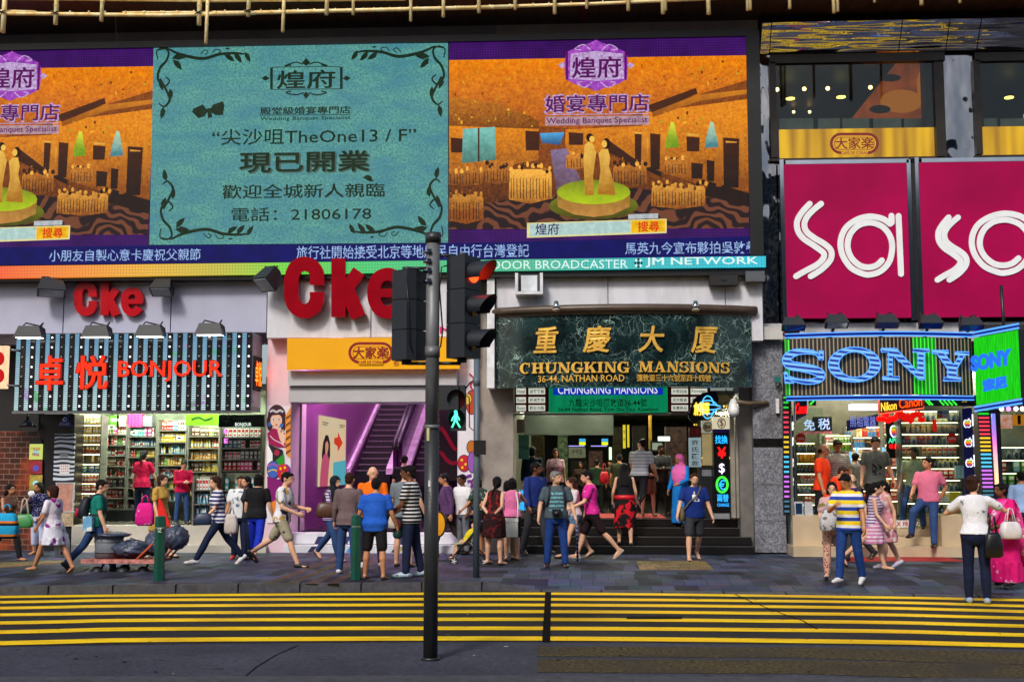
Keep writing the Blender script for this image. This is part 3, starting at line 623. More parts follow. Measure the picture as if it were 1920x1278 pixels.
 def logo(b):
  gl=E('screen logo halo',(214,190,235),1.0,scale=16,col2=(150,110,160));pk=E('screen logo violet glow',(112,36,150),1.0,scale=9,col2=(190,90,210));dp=E('screen logo plum',(88,12,90),1)
  b.poly(q([(1062,98),(1080,90),(1108,80),(1118,75),(1128,80),(1156,90),(1174,98),(1178,118),(1176,148),(1158,158),(1130,166),(1118,171),(1106,166),(1078,158),(1060,148),(1058,118)]),y3-.010,pk)
  b.poly(q([(1070,101),(1118,96),(1168,101),(1170,148),(1118,152),(1068,148)]),y3-.0115,gl)
  for s_ in(-1,1):
   b.poly(q([(1118+s_*53,96),(1118+s_*57,96),(1118+s_*57,150),(1118+s_*53,150)]),y3-.013,dp);b.ribbon(q([(1118+s_*10,95),(1118+s_*24,84),(1118+s_*40,92),(1118+s_*28,94)]),2,y3-.013,gl,.001,False);b.ribbon(q([(1118+s_*8,154),(1118+s_*22,164),(1118+s_*36,156),(1118+s_*26,153)]),2,y3-.013,gl,.001,False)
   b.poly(q([(1118+s_*58,123),(1118+s_*64,117),(1118+s_*72,122),(1118+s_*64,129)]),y3-.013,gl)
  b.text('煌府',1073+du,107,1164+du,146,y3-.015,dp,.03)
  b.text('婚宴專門店',1021+du,176,1218+du,211,y3-.010,gl,.07);b.text('婚宴專門店',1023+du,178,1216+du,209,y3-.012,dp,.028)
  b.poly(q([(1022,219),(1218,217),(1218,234),(1022,236)]),y3-.009,S_('caption band',(176,140,150),.3,10));b.text('Wedding Banquet Specialist',1025+du,220,1214+du,234,y3-.012,dp,.02);b.poly(q([(1024,214.5),(1216,212.5),(1216,214),(1024,216)]),y3-.012,gl)
 sub('advert_lettering',logo)
 def bar(b):
  b.poly(q([(988,418),(1250,410),(1250,437),(988,446)]),y3-.010,S_('search bar rim',(225,215,150),.1));b.poly(q([(993,420),(1182,414),(1182,436),(993,443)]),y3-.012,S_('search bar',(176,206,200),.15))
  b.poly(q([(1184,414),(1247,412),(1247,434),(1184,437)]),y3-.012,S_('search button',(236,180,20),.2));b.text('煌府',1004+du,419,1048+du,440,y3-.014,E('screen bar ink',(60,30,90),1),.02);b.text('搜尋',1196+du,415,1236+du,434,y3-.014,E('screen red',(214,40,10),1),.03)
  b.poly(q([(1178,402),(1234,400),(1234,409),(1178,411)]),y3-.013,S_('cursor trail',(180,186,190),.2))
 sub('search_bar',bar)
advert(0)
for o in list(BB.children):
 if o.name.split('.')[0]in('advert_ground','advert_picture','advert_lettering','search_bar'):
  c=o.copy();COL.objects.link(c);c.parent=BB;c.location.x+=X(283,270,YL)-X(1402,270,YL);ORG[c.name]=ORG[BB.name]
teal=E('screen turquoise',(78,168,172),1,scale=1.6,col2=(96,186,178),detail=6,led=.3)
def teal_mat():
 m,nt,bs,N,L=_nt('screen turquoise grain');co=_coord(N,L)
 d=_noise(N,L,_coord(N,L,(1.2,1,3.2)),1.0,4);g2=_noise(N,L,co,22,3,.8)
 c=_mix(N,L,_ramp(N,L,d,.35,.65),lin((74,142,160)),lin((104,174,158)))
 c=_mix(N,L,_ramp(N,L,g2,.4,.62),c,lin((66,122,124)))
 bs.inputs['Base Color'].default_value=(.01,.01,.01,1);bs.inputs['Specular IOR Level'].default_value=.08;L.new(c,bs.inputs['Emission Color']);bs.inputs['Emission Strength'].default_value=1;return m
teal=teal_mat()
ink=E('screen dark ink',(26,44,28),1,var=.3,scale=10)
sub('advert_ground',lambda b:b.poly([(288,87),(840,81),(840,455),(280,459)],y3-.004,teal))
yk=y3-.008
def vines(b):
 def leaf(u,v,L_,a,w=.42):
  c,s=math.cos(rad(a)),math.sin(rad(a));P=[(0,0),(.35,-w*.6),(.7,-w*.45),(1,0),(.7,w*.3),(.35,w*.35)]
  b.poly([(u+L_*(x*c-y*s),v+L_*(x*s+y*c))for x,y in P],yk-rnd.uniform(.0005,.002),ink)
 for mx,my,cx,cy in((1,1,292,88),(-1,1,836,84),(1,-1,298,452),(-1,-1,832,448)):
  T=lambda P:[(cx+mx*u,cy+my*v)for u,v in P]
  b.ribbon(T([(4,6),(22,4),(40,12),(60,18),(90,22),(120,14),(150,12),(166,14)]),[2,4,6,6,5,3],yk,ink,.001,False)
  b.ribbon(T([(4,24),(2,8),(14,3),(24,10),(20,26),(8,40),(4,60),(16,74),(26,64),(18,56)]),[2,3,5,4,2],yk-.0015,ink,.001,False)
  b.ribbon(T([(8,60),(22,86),(26,100),(16,112),(6,106)]),[4,5,2],yk-.0025,ink,.001,False);b.ribbon(T([(84,14),(92,6),(98,10),(92,15)]),1.8,yk,ink,.001,False);b.ribbon(T([(112,16),(122,8),(112,5),(106,12)]),1.8,yk,ink,.001,False)
  for(u,v),L_,a in(((30,22),32,-10),((32,24),26,50),((146,12),24,50),((128,14),24,35),((166,10),22,60),((6,62),22,70),((26,78),20,80),((14,112),24,100),((130,4),9,0)):
   aa=math.degrees(math.atan2(my*math.sin(rad(a)),mx*math.cos(rad(a))));leaf(cx+mx*u,cy+my*v,L_,aa)
  b.cut()
sub('vine_border',vines)
def tl(b):
 b.text('煌府',520,132,628,166,yk,ink,.03);b.ribbon([(509,127),(509,168)],5,yk,ink,.001,False);b.ribbon([(640,126),(640,167)],5,yk,ink,.001,False);b.ribbon([(510,127),(530,126),(620,125),(640,126)],1.3,yk,ink,.001,False);b.ribbon([(510,168),(640,167)],1.3,yk,ink,.001,False)
 for s_ in(-1,1):
  b.ribbon([(574+s_*6,121),(574+s_*20,117),(574+s_*40,124),(574+s_*28,122)],2.4,yk,ink,.001,False);b.ribbon([(574+s_*4,174),(574+s_*20,178),(574+s_*38,174),(574+s_*28,171)],2.4,yk,ink,.001,False);b.poly([(574+s_*68,147),(574+s_*76,142),(574+s_*84,147),(574+s_*76,152)],yk,ink)
 b.poly([(566,118),(574,109),(582,118),(574,124)],yk,ink);b.poly([(568,178),(574,172),(580,178),(574,186)],yk,ink)
 b.text('殿堂級婚宴專門店',488,200,657,214,yk,ink,.035);b.ribbon([(486,216.5),(658,215)],1.2,yk,ink,.001,False);b.text('Wedding Banquet Specialist',488,218,657,227,yk,ink,.03)
 b.text('“尖沙咀TheOne13 / F”',398,240,780,270,yk,ink,.018);b.text('現已開業',452,286,694,324,yk,E('screen text shade',(70,96,84),1),.05);b.text('現已開業',450,284,692,322,yk-.002,ink,.04)
 b.text('歡迎全城新人親臨',417,345,721,371,yk,ink,.02);b.text('電話：21806178',434,388,696,414,yk,ink,.014)
sub('advert_lettering',tl)
def bf(b):
 for P in([(390,208),(380,196),(362,204),(360,210),(372,222),(384,218)],[(392,208),(400,196),(418,190),(421,198),(418,216),(404,216)],[(388,203),(396,203),(398,220),(390,222)]):b.poly(P,yk-rnd.uniform(0,.002),ink)
 b.poly([(680,333),(688,328),(696,330),(698,336),(702,340),(692,340)],yk,ink)
sub('butterfly_motif',bf)
navy=E('screen navy',(14,14,92),1,var=.2,scale=3)
sub('ticker_band',lambda b:b.poly([(-160,465),(288,460),(840,456),(1405,443),(1405,481),(-160,499)],y3-.0055,navy))
tick=E('screen ticker text',(150,180,225),1,var=.45,scale=12)
sub('ticker_lettering',lambda b:(b.text('小朋友自製心意卡慶祝父親節',92,467,376,489,y3-.010,tick,.006),b.cut(),b.text('旅行社開始接受北京等地居民自由行台灣登記',556,459,992,484,y3-.010,tick,.006),b.cut(),b.text('馬英九今宣布夥拍吳敦義',1172,453,1420,476,y3-.010,tick,.006)))
def rainbow():
 m,nt,bs,N,L=_nt('rainbow led strip');tc=N.new('ShaderNodeTexCoord');sp=N.new('ShaderNodeSeparateXYZ');L.new(tc.outputs['Object'],sp.inputs[0])
 x0,x1=X(0,510,YL)-X(700,300,YL),X(1436,500,YL)-X(700,300,YL);r=N.new('ShaderNodeValToRGB');L.new(_ramp(N,L,sp.outputs[0],x0,x1),r.inputs[0])
 el_=r.color_ramp.elements;cs=[(0,(255,90,20)),(.12,(250,150,30)),(.2,(238,180,40)),(.3,(196,190,50)),(.38,(110,220,50)),(.48,(60,205,110)),(.7,(70,190,150)),(.82,(40,190,190)),(1,(20,200,225))]
 el_[0].position=0;el_[0].color=(*lin(cs[0][1]),1);el_[1].position=1;el_[1].color=(*lin(cs[-1][1]),1)
 for p,c in cs[1:-1]:e=el_.new(p);e.color=(*lin(c),1)
 gx=_math(N,L,'GREATER_THAN',_math(N,L,'FRACT',_math(N,L,'MULTIPLY',sp.outputs[0],16)),.2);gz=_math(N,L,'GREATER_THAN',_math(N,L,'FRACT',_math(N,L,'MULTIPLY',sp.outputs[2],16)),.2)
 k=_math(N,L,'ADD',_math(N,L,'MULTIPLY',_math(N,L,'MULTIPLY',gx,gz),.35),.65);cc=N.new('ShaderNodeCombineColor')
 for i in range(3):L.new(k,cc.inputs[i])
 L.new(_mix(N,L,1.0,r.outputs[0],cc.outputs[0],'MULTIPLY'),bs.inputs['Emission Color']);bs.inputs['Emission Strength'].default_value=1;bs.inputs['Base Color'].default_value=(.02,.02,.02,1);return m
sub('rainbow_strip',lambda b:b.poly([(-160,501),(1436,480),(1436,500),(-160,524)],YL-.05,rainbow(),.1))
def bt(b):
 w=E('strip white text',(225,250,245),1);b.text('OUTDOOR BROADCASTER',868,488,1177,504,YL-.054,w,.0);b.cut();b.text('JM NETWORK',1211,482,1421,500,YL-.054,w,.03)
 for k in range(8):a=k*45;b.disc(1197+6*math.cos(rad(a)),493+7*math.sin(rad(a)),2.2,2.6,YL-.054,w if k%2 else ledfr,0,8)
 b.disc(1197,493,3,3.4,YL-.054,ledfr,0,8)
sub('strip_lettering',bt)
# ------ Cke signs
redp=M('glossy crimson letter',(150,8,26),.12,var=.12,coat=.25,spec=.3);redm=M('red acrylic letter',(180,6,24),.25,var=.1,spec=.3)
def sign1(name,label,fn,cat='sign',group=None):b=MB();fn(b);return b.build(name,label=label,cat=cat,group=group)
CK=(([(594,534),(594,514),(586,500),(570,494.5),(555,501),(547,519),(546,539),(547,560),(555,576),(570,583),(586,577),(594,562),(594,547)],27),([(634.5,484),(634.5,594)],27),([(642,552),(673,508)],25),([(648,536),(672,594)],28),([(700,549),(752,549)],16),([(748,556),(749,532),(740,518),(725,514),(709,521),(701,540),(702,562),(711,579),(725,585),(740,580),(749,568)],24))
def letters(label,Y,m,ext,f,ws):
 t=thing('shop_letters',label,'sign',at(*f(640,594),Y))
 for k,grp in enumerate((CK[:1],CK[1:4],CK[4:])):
  sub('letter',lambda b:[b.ribbon([f(*p)for p in P],w*ws,Y+.003*j,m,ext-.003*j,False,8)for j,(P,w)in enumerate(grp)],t)
letters('small red raised Cke letters on the lilac fascia above the cosmetics shop',25.21,redm,.135,lambda u,v:(139+(u-533)*.563,526+(v-481)*.574),.566)
letters('large glossy red Cke letters overlapping the rainbow strip',24.88,redp,.2,lambda u,v:(u,v),1)
b=MB();b.text('M',825,612,845,624,25.13,M('magenta letter',(226,20,120),.4),.03,.01);b.build('fascia_letter',label='single pink letter M on the white fascia half hidden by the traffic light',cat='sign')
# ------ floodlights
def flood(name,label,u0,v0,u1,v1,Y,tilt,lit=None,group=None,arm=.5,yawd=0):
 x0,z0,x1,z1=rect(u0,v0,u1,v1,Y);w,h=x1-x0,z1-z0;c=Vector(((x0+x1)/2,Y,(z0+z1)/2))
 t=thing(name,label,'floodlight',c,group);d=h*1.0
 R=Matrix.Rotation(rad(yawd),3,'Z')@Matrix.Rotation(rad(tilt),3,'X')
 def tr(b):b.v=[tuple(c+R@(Vector(p)-c))for p in b.v]
 hb=MB();P=[(-.5,.5),(.5,.5),(.5,.15),(.38,-.5),(-.38,-.5),(-.5,.15)]
 V=[(c.x+sx*w/2*k,c.y+dy*d,c.z+dz*h)for(k,dy,dz)in((1,-.45,-.5),(1,.45,-.5),(.9,.45,.25),(.7,.1,.5),(.7,-.3,.45))for sx in(-1,1)]
 F=[(0,2,3,1),(2,4,5,3),(4,6,7,5),(6,8,9,7),(8,0,1,9),(0,8,6,4,2),(1,3,5,7,9)]
 hb.add(V,F,M('charcoal lamp housing',(40,44,50),.45,var=.2));tr(hb);hb.build('housing',t)
 lb=MB();lb.box(c.x-w*.42,c.x+w*.42,c.y-.36*d,c.y+.36*d,c.z-h*.53,c.z-h*.5,lit or M('lamp glass',(150,160,170),.1));tr(lb);lb.build('lamp_glass',t)
 ab=MB();ab.tube([c+Vector((w*.3,d*.2,h*.45)),c+Vector((w*.3,d*.8,h*.8)),c+Vector((w*.1,arm,h*.6))],.015,blackm,6);ab.tube([c+Vector((-w*.3,d*.2,h*.45)),c+Vector((-w*.3,d*.8,h*.8)),c+Vector((w*.1,arm,h*.6))],.015,blackm,6);ab.build('bracket',t);return t
flood('floodlight','dark floodlight tilted sideways left of the small red Cke letters',72,520,122,552,25.0,-25,yawd=25)
flood('floodlight','dark floodlight right of the small red Cke letters',285,523,325,551,25.0,-35)
flood('floodlight','dark floodlight on the fascia left of the large red C',486,500,523,540,24.75,-40,yawd=-30)
lampw=E('lit flood lamp',(255,250,240),7)
for i,(u,v)in enumerate(((58,622),(184,621),(284,620),(396,617))):
 flood('sign_lamp','lit lamp hanging over the cosmetics sign, '+['leftmost of the four','above the second neon character','third of the four, above the neon B O','rightmost of the four'][i],u-29,v-12,u+25,v+11,24.55,0,lampw,'lamps over the cosmetics sign',.4)
 # ------ cosmetics sign box
BS=thing('neon_shop_sign','striped LED sign box with red neon characters above the cosmetics shop','sign',(X(250,770,24.9),24.9,Z(770,250,24.9)))
sx0,sz0,sx1,sz1=rect(28,623,471,770,24.9)
sub('sign_box',lambda b:(b.box(sx0,sx1,24.93,25.69,sz0,sz1,M('grey sign box',(120,122,130),.4)),b.box(sx0-.02,sx1+.02,24.88,25.0,sz0-.05,sz0-.002,steel),b.box(sx1+.001,sx1+.012,24.95,25.68,sz0+.1,sz1-.02,M('lilac side panel',(186,176,190),.4))),BS)
def ledbar():
 m,nt,bs,N,L=_nt('cyan led bar');tc=N.new('ShaderNodeTexCoord');sp=N.new('ShaderNodeSeparateXYZ');L.new(tc.outputs['Object'],sp.inputs[0])
 g_=_math(N,L,'GREATER_THAN',_math(N,L,'FRACT',_math(N,L,'MULTIPLY',sp.outputs[2],22)),.3)
 n1=_noise(N,L,_coord(N,L,(1.2,1,2)),1.1,3,.7)
 c=_mix(N,L,_ramp(N,L,sp.outputs[2],.1,1.5),lin((206,240,242)),lin((112,176,212)))
 c=_mix(N,L,_ramp(N,L,n1,.6,.68),c,lin((90,210,120)));n2=_noise(N,L,_coord(N,L,(1.5,1,2.4)),.8,3,.7);c=_mix(N,L,_ramp(N,L,n2,.62,.7),c,lin((196,150,225)))
 c=_mix(N,L,g_,lin((20,34,44)),c);L.new(c,bs.inputs['Emission Color']);bs.inputs['Emission Strength'].default_value=.9;bs.inputs['Base Color'].default_value=(.01,.01,.02,1);return m
lb_=ledbar();bulb_off=M('dull bulb',(150,146,140),.3);bulb_on=E('lit white bulb',(255,250,255),2.2);strip=M('dark mirror strip',(52,50,52),.15,metal=.4)
npair=24;pw=(sx1-sx0)/npair
for k in range(npair):
 xa_=sx0+k*pw
 sub('led_strip',lambda b:b.box(xa_+.01,xa_+pw*.46,24.90,24.928,sz0+.02,sz1-.02,lb_),BS)
 st_=sub('bulb_strip',lambda b:b.box(xa_+pw*.5,xa_+pw-.005,24.885,24.928,sz0+.02,sz1-.02,strip),BS)
 lit=k in(1,6,8,11,15,19,22,23,3)
 def bl(b):
  for j in range(8):b.ball((xa_+pw*.75,24.875,sz0+.1+j*(sz1-sz0-.2)/7),.021,bulb_on if lit and rnd.random()<.8 else bulb_off,8)
 sub('bulb_row',bl,st_)
neon=E('red neon',(255,44,16),1.6,var=.2,scale=14,base=(120,20,10))
neond=M('red sign channel',(150,16,10),.3)
def neont(b,t,u0,v0,u1,v1,bold,Y=24.8):b.text(t,u0,v0,u1,v1,Y,neond,bold,.05);b.text(t,u0+1,v0+1,u1-1,v1-1,Y-.012,neon,bold*.45,.004)
sub('neon_lettering',lambda b:(neont(b,'卓',68,667,118,731,.05),neont(b,'悦',142,667,202,729,.05)),BS,'chunky red neon Chinese characters')
sub('neon_lettering',lambda b:neont(b,'BONJOUR',221,675,417,716,.012),BS,'thin red neon capitals')
def side(b):
 xs=sx1+.014;y0_,y1_=25.0,25.6;zz0,zz1=Z(732,480,25.2),Z(668,480,25.2)
 b.box(xs,xs+.03,y0_,y1_,zz0,zz1,dark);q=MB();q.text('卓悦',0,0,100,60,25,E('orange neon',(255,90,20),6),.02);A=np.array(q.v);lo,hi=A.min(0),A.max(0)
 b.add([(xs+.035,y0_+.06+(p[0]-lo[0])/(hi[0]-lo[0])*(y1_-y0_-.12),zz0+.1+(p[2]-lo[2])/(hi[2]-lo[2])*(zz1-zz0-.2))for p in q.v],q.f,MC['orange neon'])
sub('side_panel',side,BS)
t=thing('projecting_sign','lit orange and white sign box sticking in from the left edge','sign',(X(0,728,24.6),24.6,Z(728,0,24.6)))
sub('box',lambda b:(b.bx(-60,648,12,728,24.6,.12,E('peach lit sign',(255,214,170),1.1,var=.15,scale=9))),t)
sub('lettering',lambda b:(b.disc(-2,672,10,13,24.58,E('deep red mark',(200,20,16),1),.01),b.disc(-2,704,10,13,24.58,MC['deep red mark'],.01)),t)
sub('bracket',lambda b:[b.tube([at(10,v,24.66),at(40,v+2,24.9)],.025,steel,6)for v in(655,722)],t)
# ------ cafe signs
def pill(b,cu,cv,w,h,Y,red,gold):
 """rounded lozenge badge with a red rim, three characters and a Latin line"""
 s=h/2;arc=lambda f,n=10:[(cu+w/2*1-s+s*f*math.cos(rad(a)),cv+s*f*math.sin(rad(a)))for a in np.linspace(-90,90,n)]+[(cu-w/2+s-s*f*math.cos(rad(a)),cv+s*f*math.sin(rad(a)))for a in np.linspace(90,-90,n)]
 b.poly(arc(1),Y,red,.01);b.poly(arc(.74),Y-.004,gold,.003);b.poly(arc(.60),Y-.008,red,.003);b.poly(arc(.54),Y-.012,gold,.003)
 b.poly([(cu-w*.27,cv+h*.30),(cu+w*.27,cv+h*.30),(cu+w*.27,cv+h*.56),(cu-w*.27,cv+h*.56)],Y-.016,gold,.003)
 b.text('大家楽',cu-w*.39,cv-h*.27,cu+w*.39,cv+h*.25,Y-.022,red,.03);b.text('CAFÉ DE CORAL',cu-w*.27,cv+h*.33,cu+w*.27,cv+h*.52,Y-.022,red,.02)
gold=M('golden yellow sign',(250,176,2),.35,var=.08,scale=.8);redk=M('dark red emblem',(140,20,10),.4)
CS=thing('cafe_sign','golden yellow cafe fascia sign over the escalator hall entrance','sign',(X(700,692,25.4),25.4,Z(692,700,25.4)))
sub('panel',lambda b:b.bx(538,633,862,692,25.05,.1,gold),CS);sub('emblem',lambda b:(pill(b,695,661,84,40,25.04,redk,gold),b.text('®',738,676,748,686,25.04,redk)),CS)
amber=E('amber lit sign',(255,182,6),1.25,scale=1.1,col2=(168,104,2),stretch=(3.2,1,.25),detail=1);ambr=E('amber emblem ground',(240,164,10),1.2)
rede=E('emblem red glow',(150,14,4),1)
t=thing('cafe_sign','amber backlit cafe sign with red emblem inside the upper window','sign',(X(1605,293,26.05),26.05,Z(293,1605,26.05)))
sub('panel',lambda b:b.bx(1462,241,1752,294,25.95,.08,amber),t);sub('emblem',lambda b:pill(b,1602,269,92,40,25.945,rede,ambr),t)
t=thing('cafe_sign','amber backlit panel in the upper window at the right edge','sign',(X(1930,290,26.05),26.05,Z(290,1930,26.05)))
sub('panel',lambda b:b.bx(1836,236,2110,288,25.95,.08,amber),t);sub('emblem',lambda b:pill(b,1990,263,92,40,25.945,rede,ambr),t)
b=MB();pb=[at(u,v,27.2)for u,v in((1597,222),(1682,116),(1735,116),(1752,150),(1752,222))]
b.prism([(p.x,p.z)for p in pb],27.2,.02,E('orange poster',(190,84,12),.6,scale=2,col2=(120,50,8)))
for u,v,a,c,m in((1690,190,40,22,E('poster orange light',(216,120,24),.55)),(1735,160,16,36,MC['poster orange light']),(1668,146,22,7,E('poster dark',(30,20,8),.5)),(1740,165,6,34,MC['poster dark']),(1650,205,20,8,MC['poster dark'])):b.disc(u,v,a,c,27.19-.001*(u%7),m,.004)
b.build('fruit_poster',label='slanted orange picture poster behind the upper cafe window',cat='poster')
# ------ magenta cosmetics panels
mag=M('magenta sign panel',(168,0,76),.45,var=.22,scale=.55,spec=.15);wht=M('white sign letter',(240,244,248),.3,var=.05)
def k_(P,f):return[f(u/3.454+1400,v/3.454+290)for u,v in P]
S1=[(408,318),(365,365),(335,410),(325,450),(335,500),(370,545),(430,585),(480,620),(502,645),(490,680),(450,715),(380,752),(320,787)]
S2=[(482,318),(430,360),(390,405),(374,450),(388,498),(440,540),(500,575),(540,610),(551,645),(540,685),(500,730),(460,760),(415,787)]
A1=[(938,396),(938,455),(905,452),(860,420)]
A2=[(938,396),(940,440)]
A3=[(930,448),(880,415),(800,400),(720,418),(650,465),(615,530),(609,600),(630,670),(680,735),(750,770),(800,776),(870,752),(925,690),(943,600),(930,530),(890,475),(840,448),(790,440),(730,455),(680,500),(656,560),(658,620),(685,675),(735,718),(790,729),(840,716),(876,684)]
B1=[(984,397),(1000,772)]
def magenta(label,u0,v0,u1,v1,f,w):
 t=thing('magenta_sign',label,'sign',(X((u0+u1)/2,v1,25.55),25.55,Z(v1,u0,25.55)))
 sub('panel',lambda b:b.bx(u0,v0,u1,v1,25.55,.15,mag),t);sub('frame',lambda b:(b.bx(u0-8,v0-8,u0-.5,v1+4,25.58,.25,chrome),b.bx(u1+.5,v0-8,u1+8,v1+4,25.58,.25,chrome),b.bx(u0,v0-8,u1,v0-.5,25.58,.25,chrome)),t)
 for k,grp in enumerate(((S1,S2),(A2,A3,B1))):
  sub('letter',lambda b:[b.ribbon(k_(P,f),w,25.53-.002*j,wht,.03)for j,P in enumerate(grp)],t)
 return t
magenta('magenta sign panel with complete white double line Sa letters',1473,307,1704,596,lambda u,v:(u,v),11)
def f2(u,v):
 if u<1567:return(1755+(u-1489)*(62/76),405+(v-379)*.86)
 return(1877.5+(u-1625)*1.13,456+(v-460.5)*1.02)
magenta('magenta sign panel cut off by the right edge of the photo',1728,303,2000,594,f2,11)
b=MB();b.bx(1706,306,1722,600,25.7,.2,blackm);b.build('dark_gap_post',label='black upright post between the two magenta panels',cat='post')
blue_ref=M('lamp glass blue',(40,70,150),.08)
for i,(u,v,lab)in enumerate(((1487,606,'black floodlight at the left end of the row above the neon camera sign'),(1568,601,'black floodlight under the white letter a of the left magenta panel, pale lens'),(1662,601,'black floodlight below the right corner of the left magenta panel'),(1744,602,'black floodlight below the left corner of the right magenta panel'),(1820,606,'black floodlight at the right end of the row above the neon camera sign'))):
 t=flood('floodlight',lab,u-22,v-11,u+22,v+11,24.7,-30,MC['lamp glass']if i==1 else blue_ref,'floodlights under the magenta panels',.9)
 b=MB();b.tube([at(u-4,v+10,24.7),at(u-10,v+30,25.0),at(u-18,v+34,25.4)],.03,blackm,6);b.build('stand',t)
 # ------ camera shop neon sign (curved front)
YS=24.7
NS=thing('neon_shop_sign','curved neon sign with blue striped SONY letters on dark slats','sign',(X(1650,740,YS),YS,Z(740,1650,YS)))
sx0,sz0,sx1,sz1=rect(1474,634,1826,740,YS);ncv=24
def bowf(x):q=(x-sx0)/(sx1-sx0);return YS-.35*math.sin(math.pi*q)+.1
def slat_mat():
 m,nt,bs,N,L=_nt('neon slat board');tc=N.new('ShaderNodeTexCoord');sp=N.new('ShaderNodeSeparateXYZ');L.new(tc.outputs['Object'],sp.inputs[0])
 w=_math(N,L,'LESS_THAN',_math(N,L,'FRACT',_math(N,L,'MULTIPLY',sp.outputs[0],13)),.3)
 a=_math(N,L,'GREATER_THAN',sp.outputs[0],X(1708,700,YS)-X(1650,740,YS));c_=_math(N,L,'LESS_THAN',sp.outputs[0],X(1753,700,YS)-X(1650,740,YS));e_=_math(N,L,'LESS_THAN',sp.outputs[0],X(1482,700,YS)-X(1650,740,YS))
 gz=_math(N,L,'MAXIMUM',_math(N,L,'MULTIPLY',a,c_),e_)
 col=_mix(N,L,gz,lin((150,134,104)),lin((50,220,40)));bk=_mix(N,L,gz,lin((14,12,14)),lin((14,110,12)))
 col=_mix(N,L,w,bk,col);L.new(col,bs.inputs['Base Color']);L.new(col,bs.inputs['Emission Color']);L.new(_math(N,L,'ADD',_math(N,L,'MULTIPLY',gz,.55),.12),bs.inputs['Emission Strength']);return m
def board(b):
 xs=[sx0+(sx1-sx0)*i/ncv for i in range(ncv+1)];V=[(x,bowf(x),z)for z in(sz0,sz1)for x in xs]+[(x,bowf(x)+.2,z)for z in(sz0,sz1)for x in xs];n=ncv+1
 b.add(V,[(i,i+1,n+i+1,n+i)for i in range(ncv)],slat_mat());b.add(V,[(i+3*n,n+i,n+i+1,i+1+3*n)for i in range(ncv)]+[(i+2*n,i+1+2*n,i+1,i)for i in range(ncv)]+[(0,n,3*n,2*n),(n-1,3*n-1,4*n-1,2*n-1)],blackm)
sub('slat_board',board,NS)
bneon=E('blue neon tube',(90,170,255),1.2,base=(30,60,160));bneond=E('deep blue neon',(10,36,150),.8)
def ntubes(b):
 xs=[sx0+(sx1-sx0)*i/ncv for i in range(ncv+1)]
 for z,m in((sz1+.03,bneon),(sz1+.10,bneon),(sz1+.065,bneond),(sz0-.03,bneon),(sz0-.10,bneon),(sz0-.065,bneond)):b.tube([(x,bowf(x)-.03,z)for x in xs],.013 if m is bneon else.03,m,6)
sub('neon_border',ntubes,NS)
def stripe_mat():
 m,nt,bs,N,L=_nt('blue striped neon face');tc=N.new('ShaderNodeTexCoord');sp=N.new('ShaderNodeSeparateXYZ');L.new(tc.outputs['Object'],sp.inputs[0])
 w=_math(N,L,'LESS_THAN',_math(N,L,'FRACT',_math(N,L,'MULTIPLY',_math(N,L,'ADD',sp.outputs[2],_math(N,L,'MULTIPLY',sp.outputs[0],.12)),10.5)),.5)
 L.new(_mix(N,L,w,lin((14,40,140)),lin((124,190,250))),bs.inputs['Emission Color']);bs.inputs['Emission Strength'].default_value=1.1;bs.inputs['Base Color'].default_value=(.01,.02,.1,1);return m
stm=stripe_mat()
def ribbon_outline(uv,w,rs=6):
 P=smooth_path(uv,rs);n=len(P);L_,R_=[],[]
 for i,(x,y)in enumerate(P):
  a,c=P[max(i-1,0)],P[min(i+1,n-1)];dx,dy=c[0]-a[0],c[1]-a[1];l=math.hypot(dx,dy)or 1;q=i/(n-1)*(len(w)-1);j=min(int(q),len(w)-2);ww=(w[j]+(w[j+1]-w[j])*(q-j))/2
  L_.append((x-dy/l*ww,y+dx/l*ww));R_.append((x+dy/l*ww,y-dx/l*ww))
 return L_+R_[::-1]
K=lambda P:[(u/4+1440,v/4+590)for u,v in P]
sO=ribbon_outline(K([(405,330),(380,285),(310,268),(230,272),(170,300),(155,340),(185,372),(260,385),(350,405),(405,430),(415,460),(385,485),(310,497),(230,485),(170,465)]),[2,6,9,13,16,16,15,16,15,12,9,7,6])
sT=K([(395,265),(425,265),(425,335),(395,335)]);sB=K([(140,420),(165,420),(172,470),(215,505),(150,505)])
nP=K([(850,252),(960,252),(1125,430),(1125,280),(1090,280),(1090,256),(1210,256),(1210,280),(1170,280),(1170,487),(1140,487),(935,300),(935,462),(985,462),(985,487),(862,487),(862,462),(902,462),(902,280),(850,280)])
yP=K([(1252,260),(1375,260),(1375,285),(1345,285),(1415,370),(1462,292),(1430,292),(1430,270),(1530,272),(1530,295),(1500,295),(1440,395),(1440,465),(1470,465),(1470,490),(1340,490),(1340,465),(1370,465),(1370,395),(1290,285),(1252,285)])
def pl(P,Y=YS-.34):return[(p.x,p.z)for p in(at(u,v,Y)for u,v in P)]
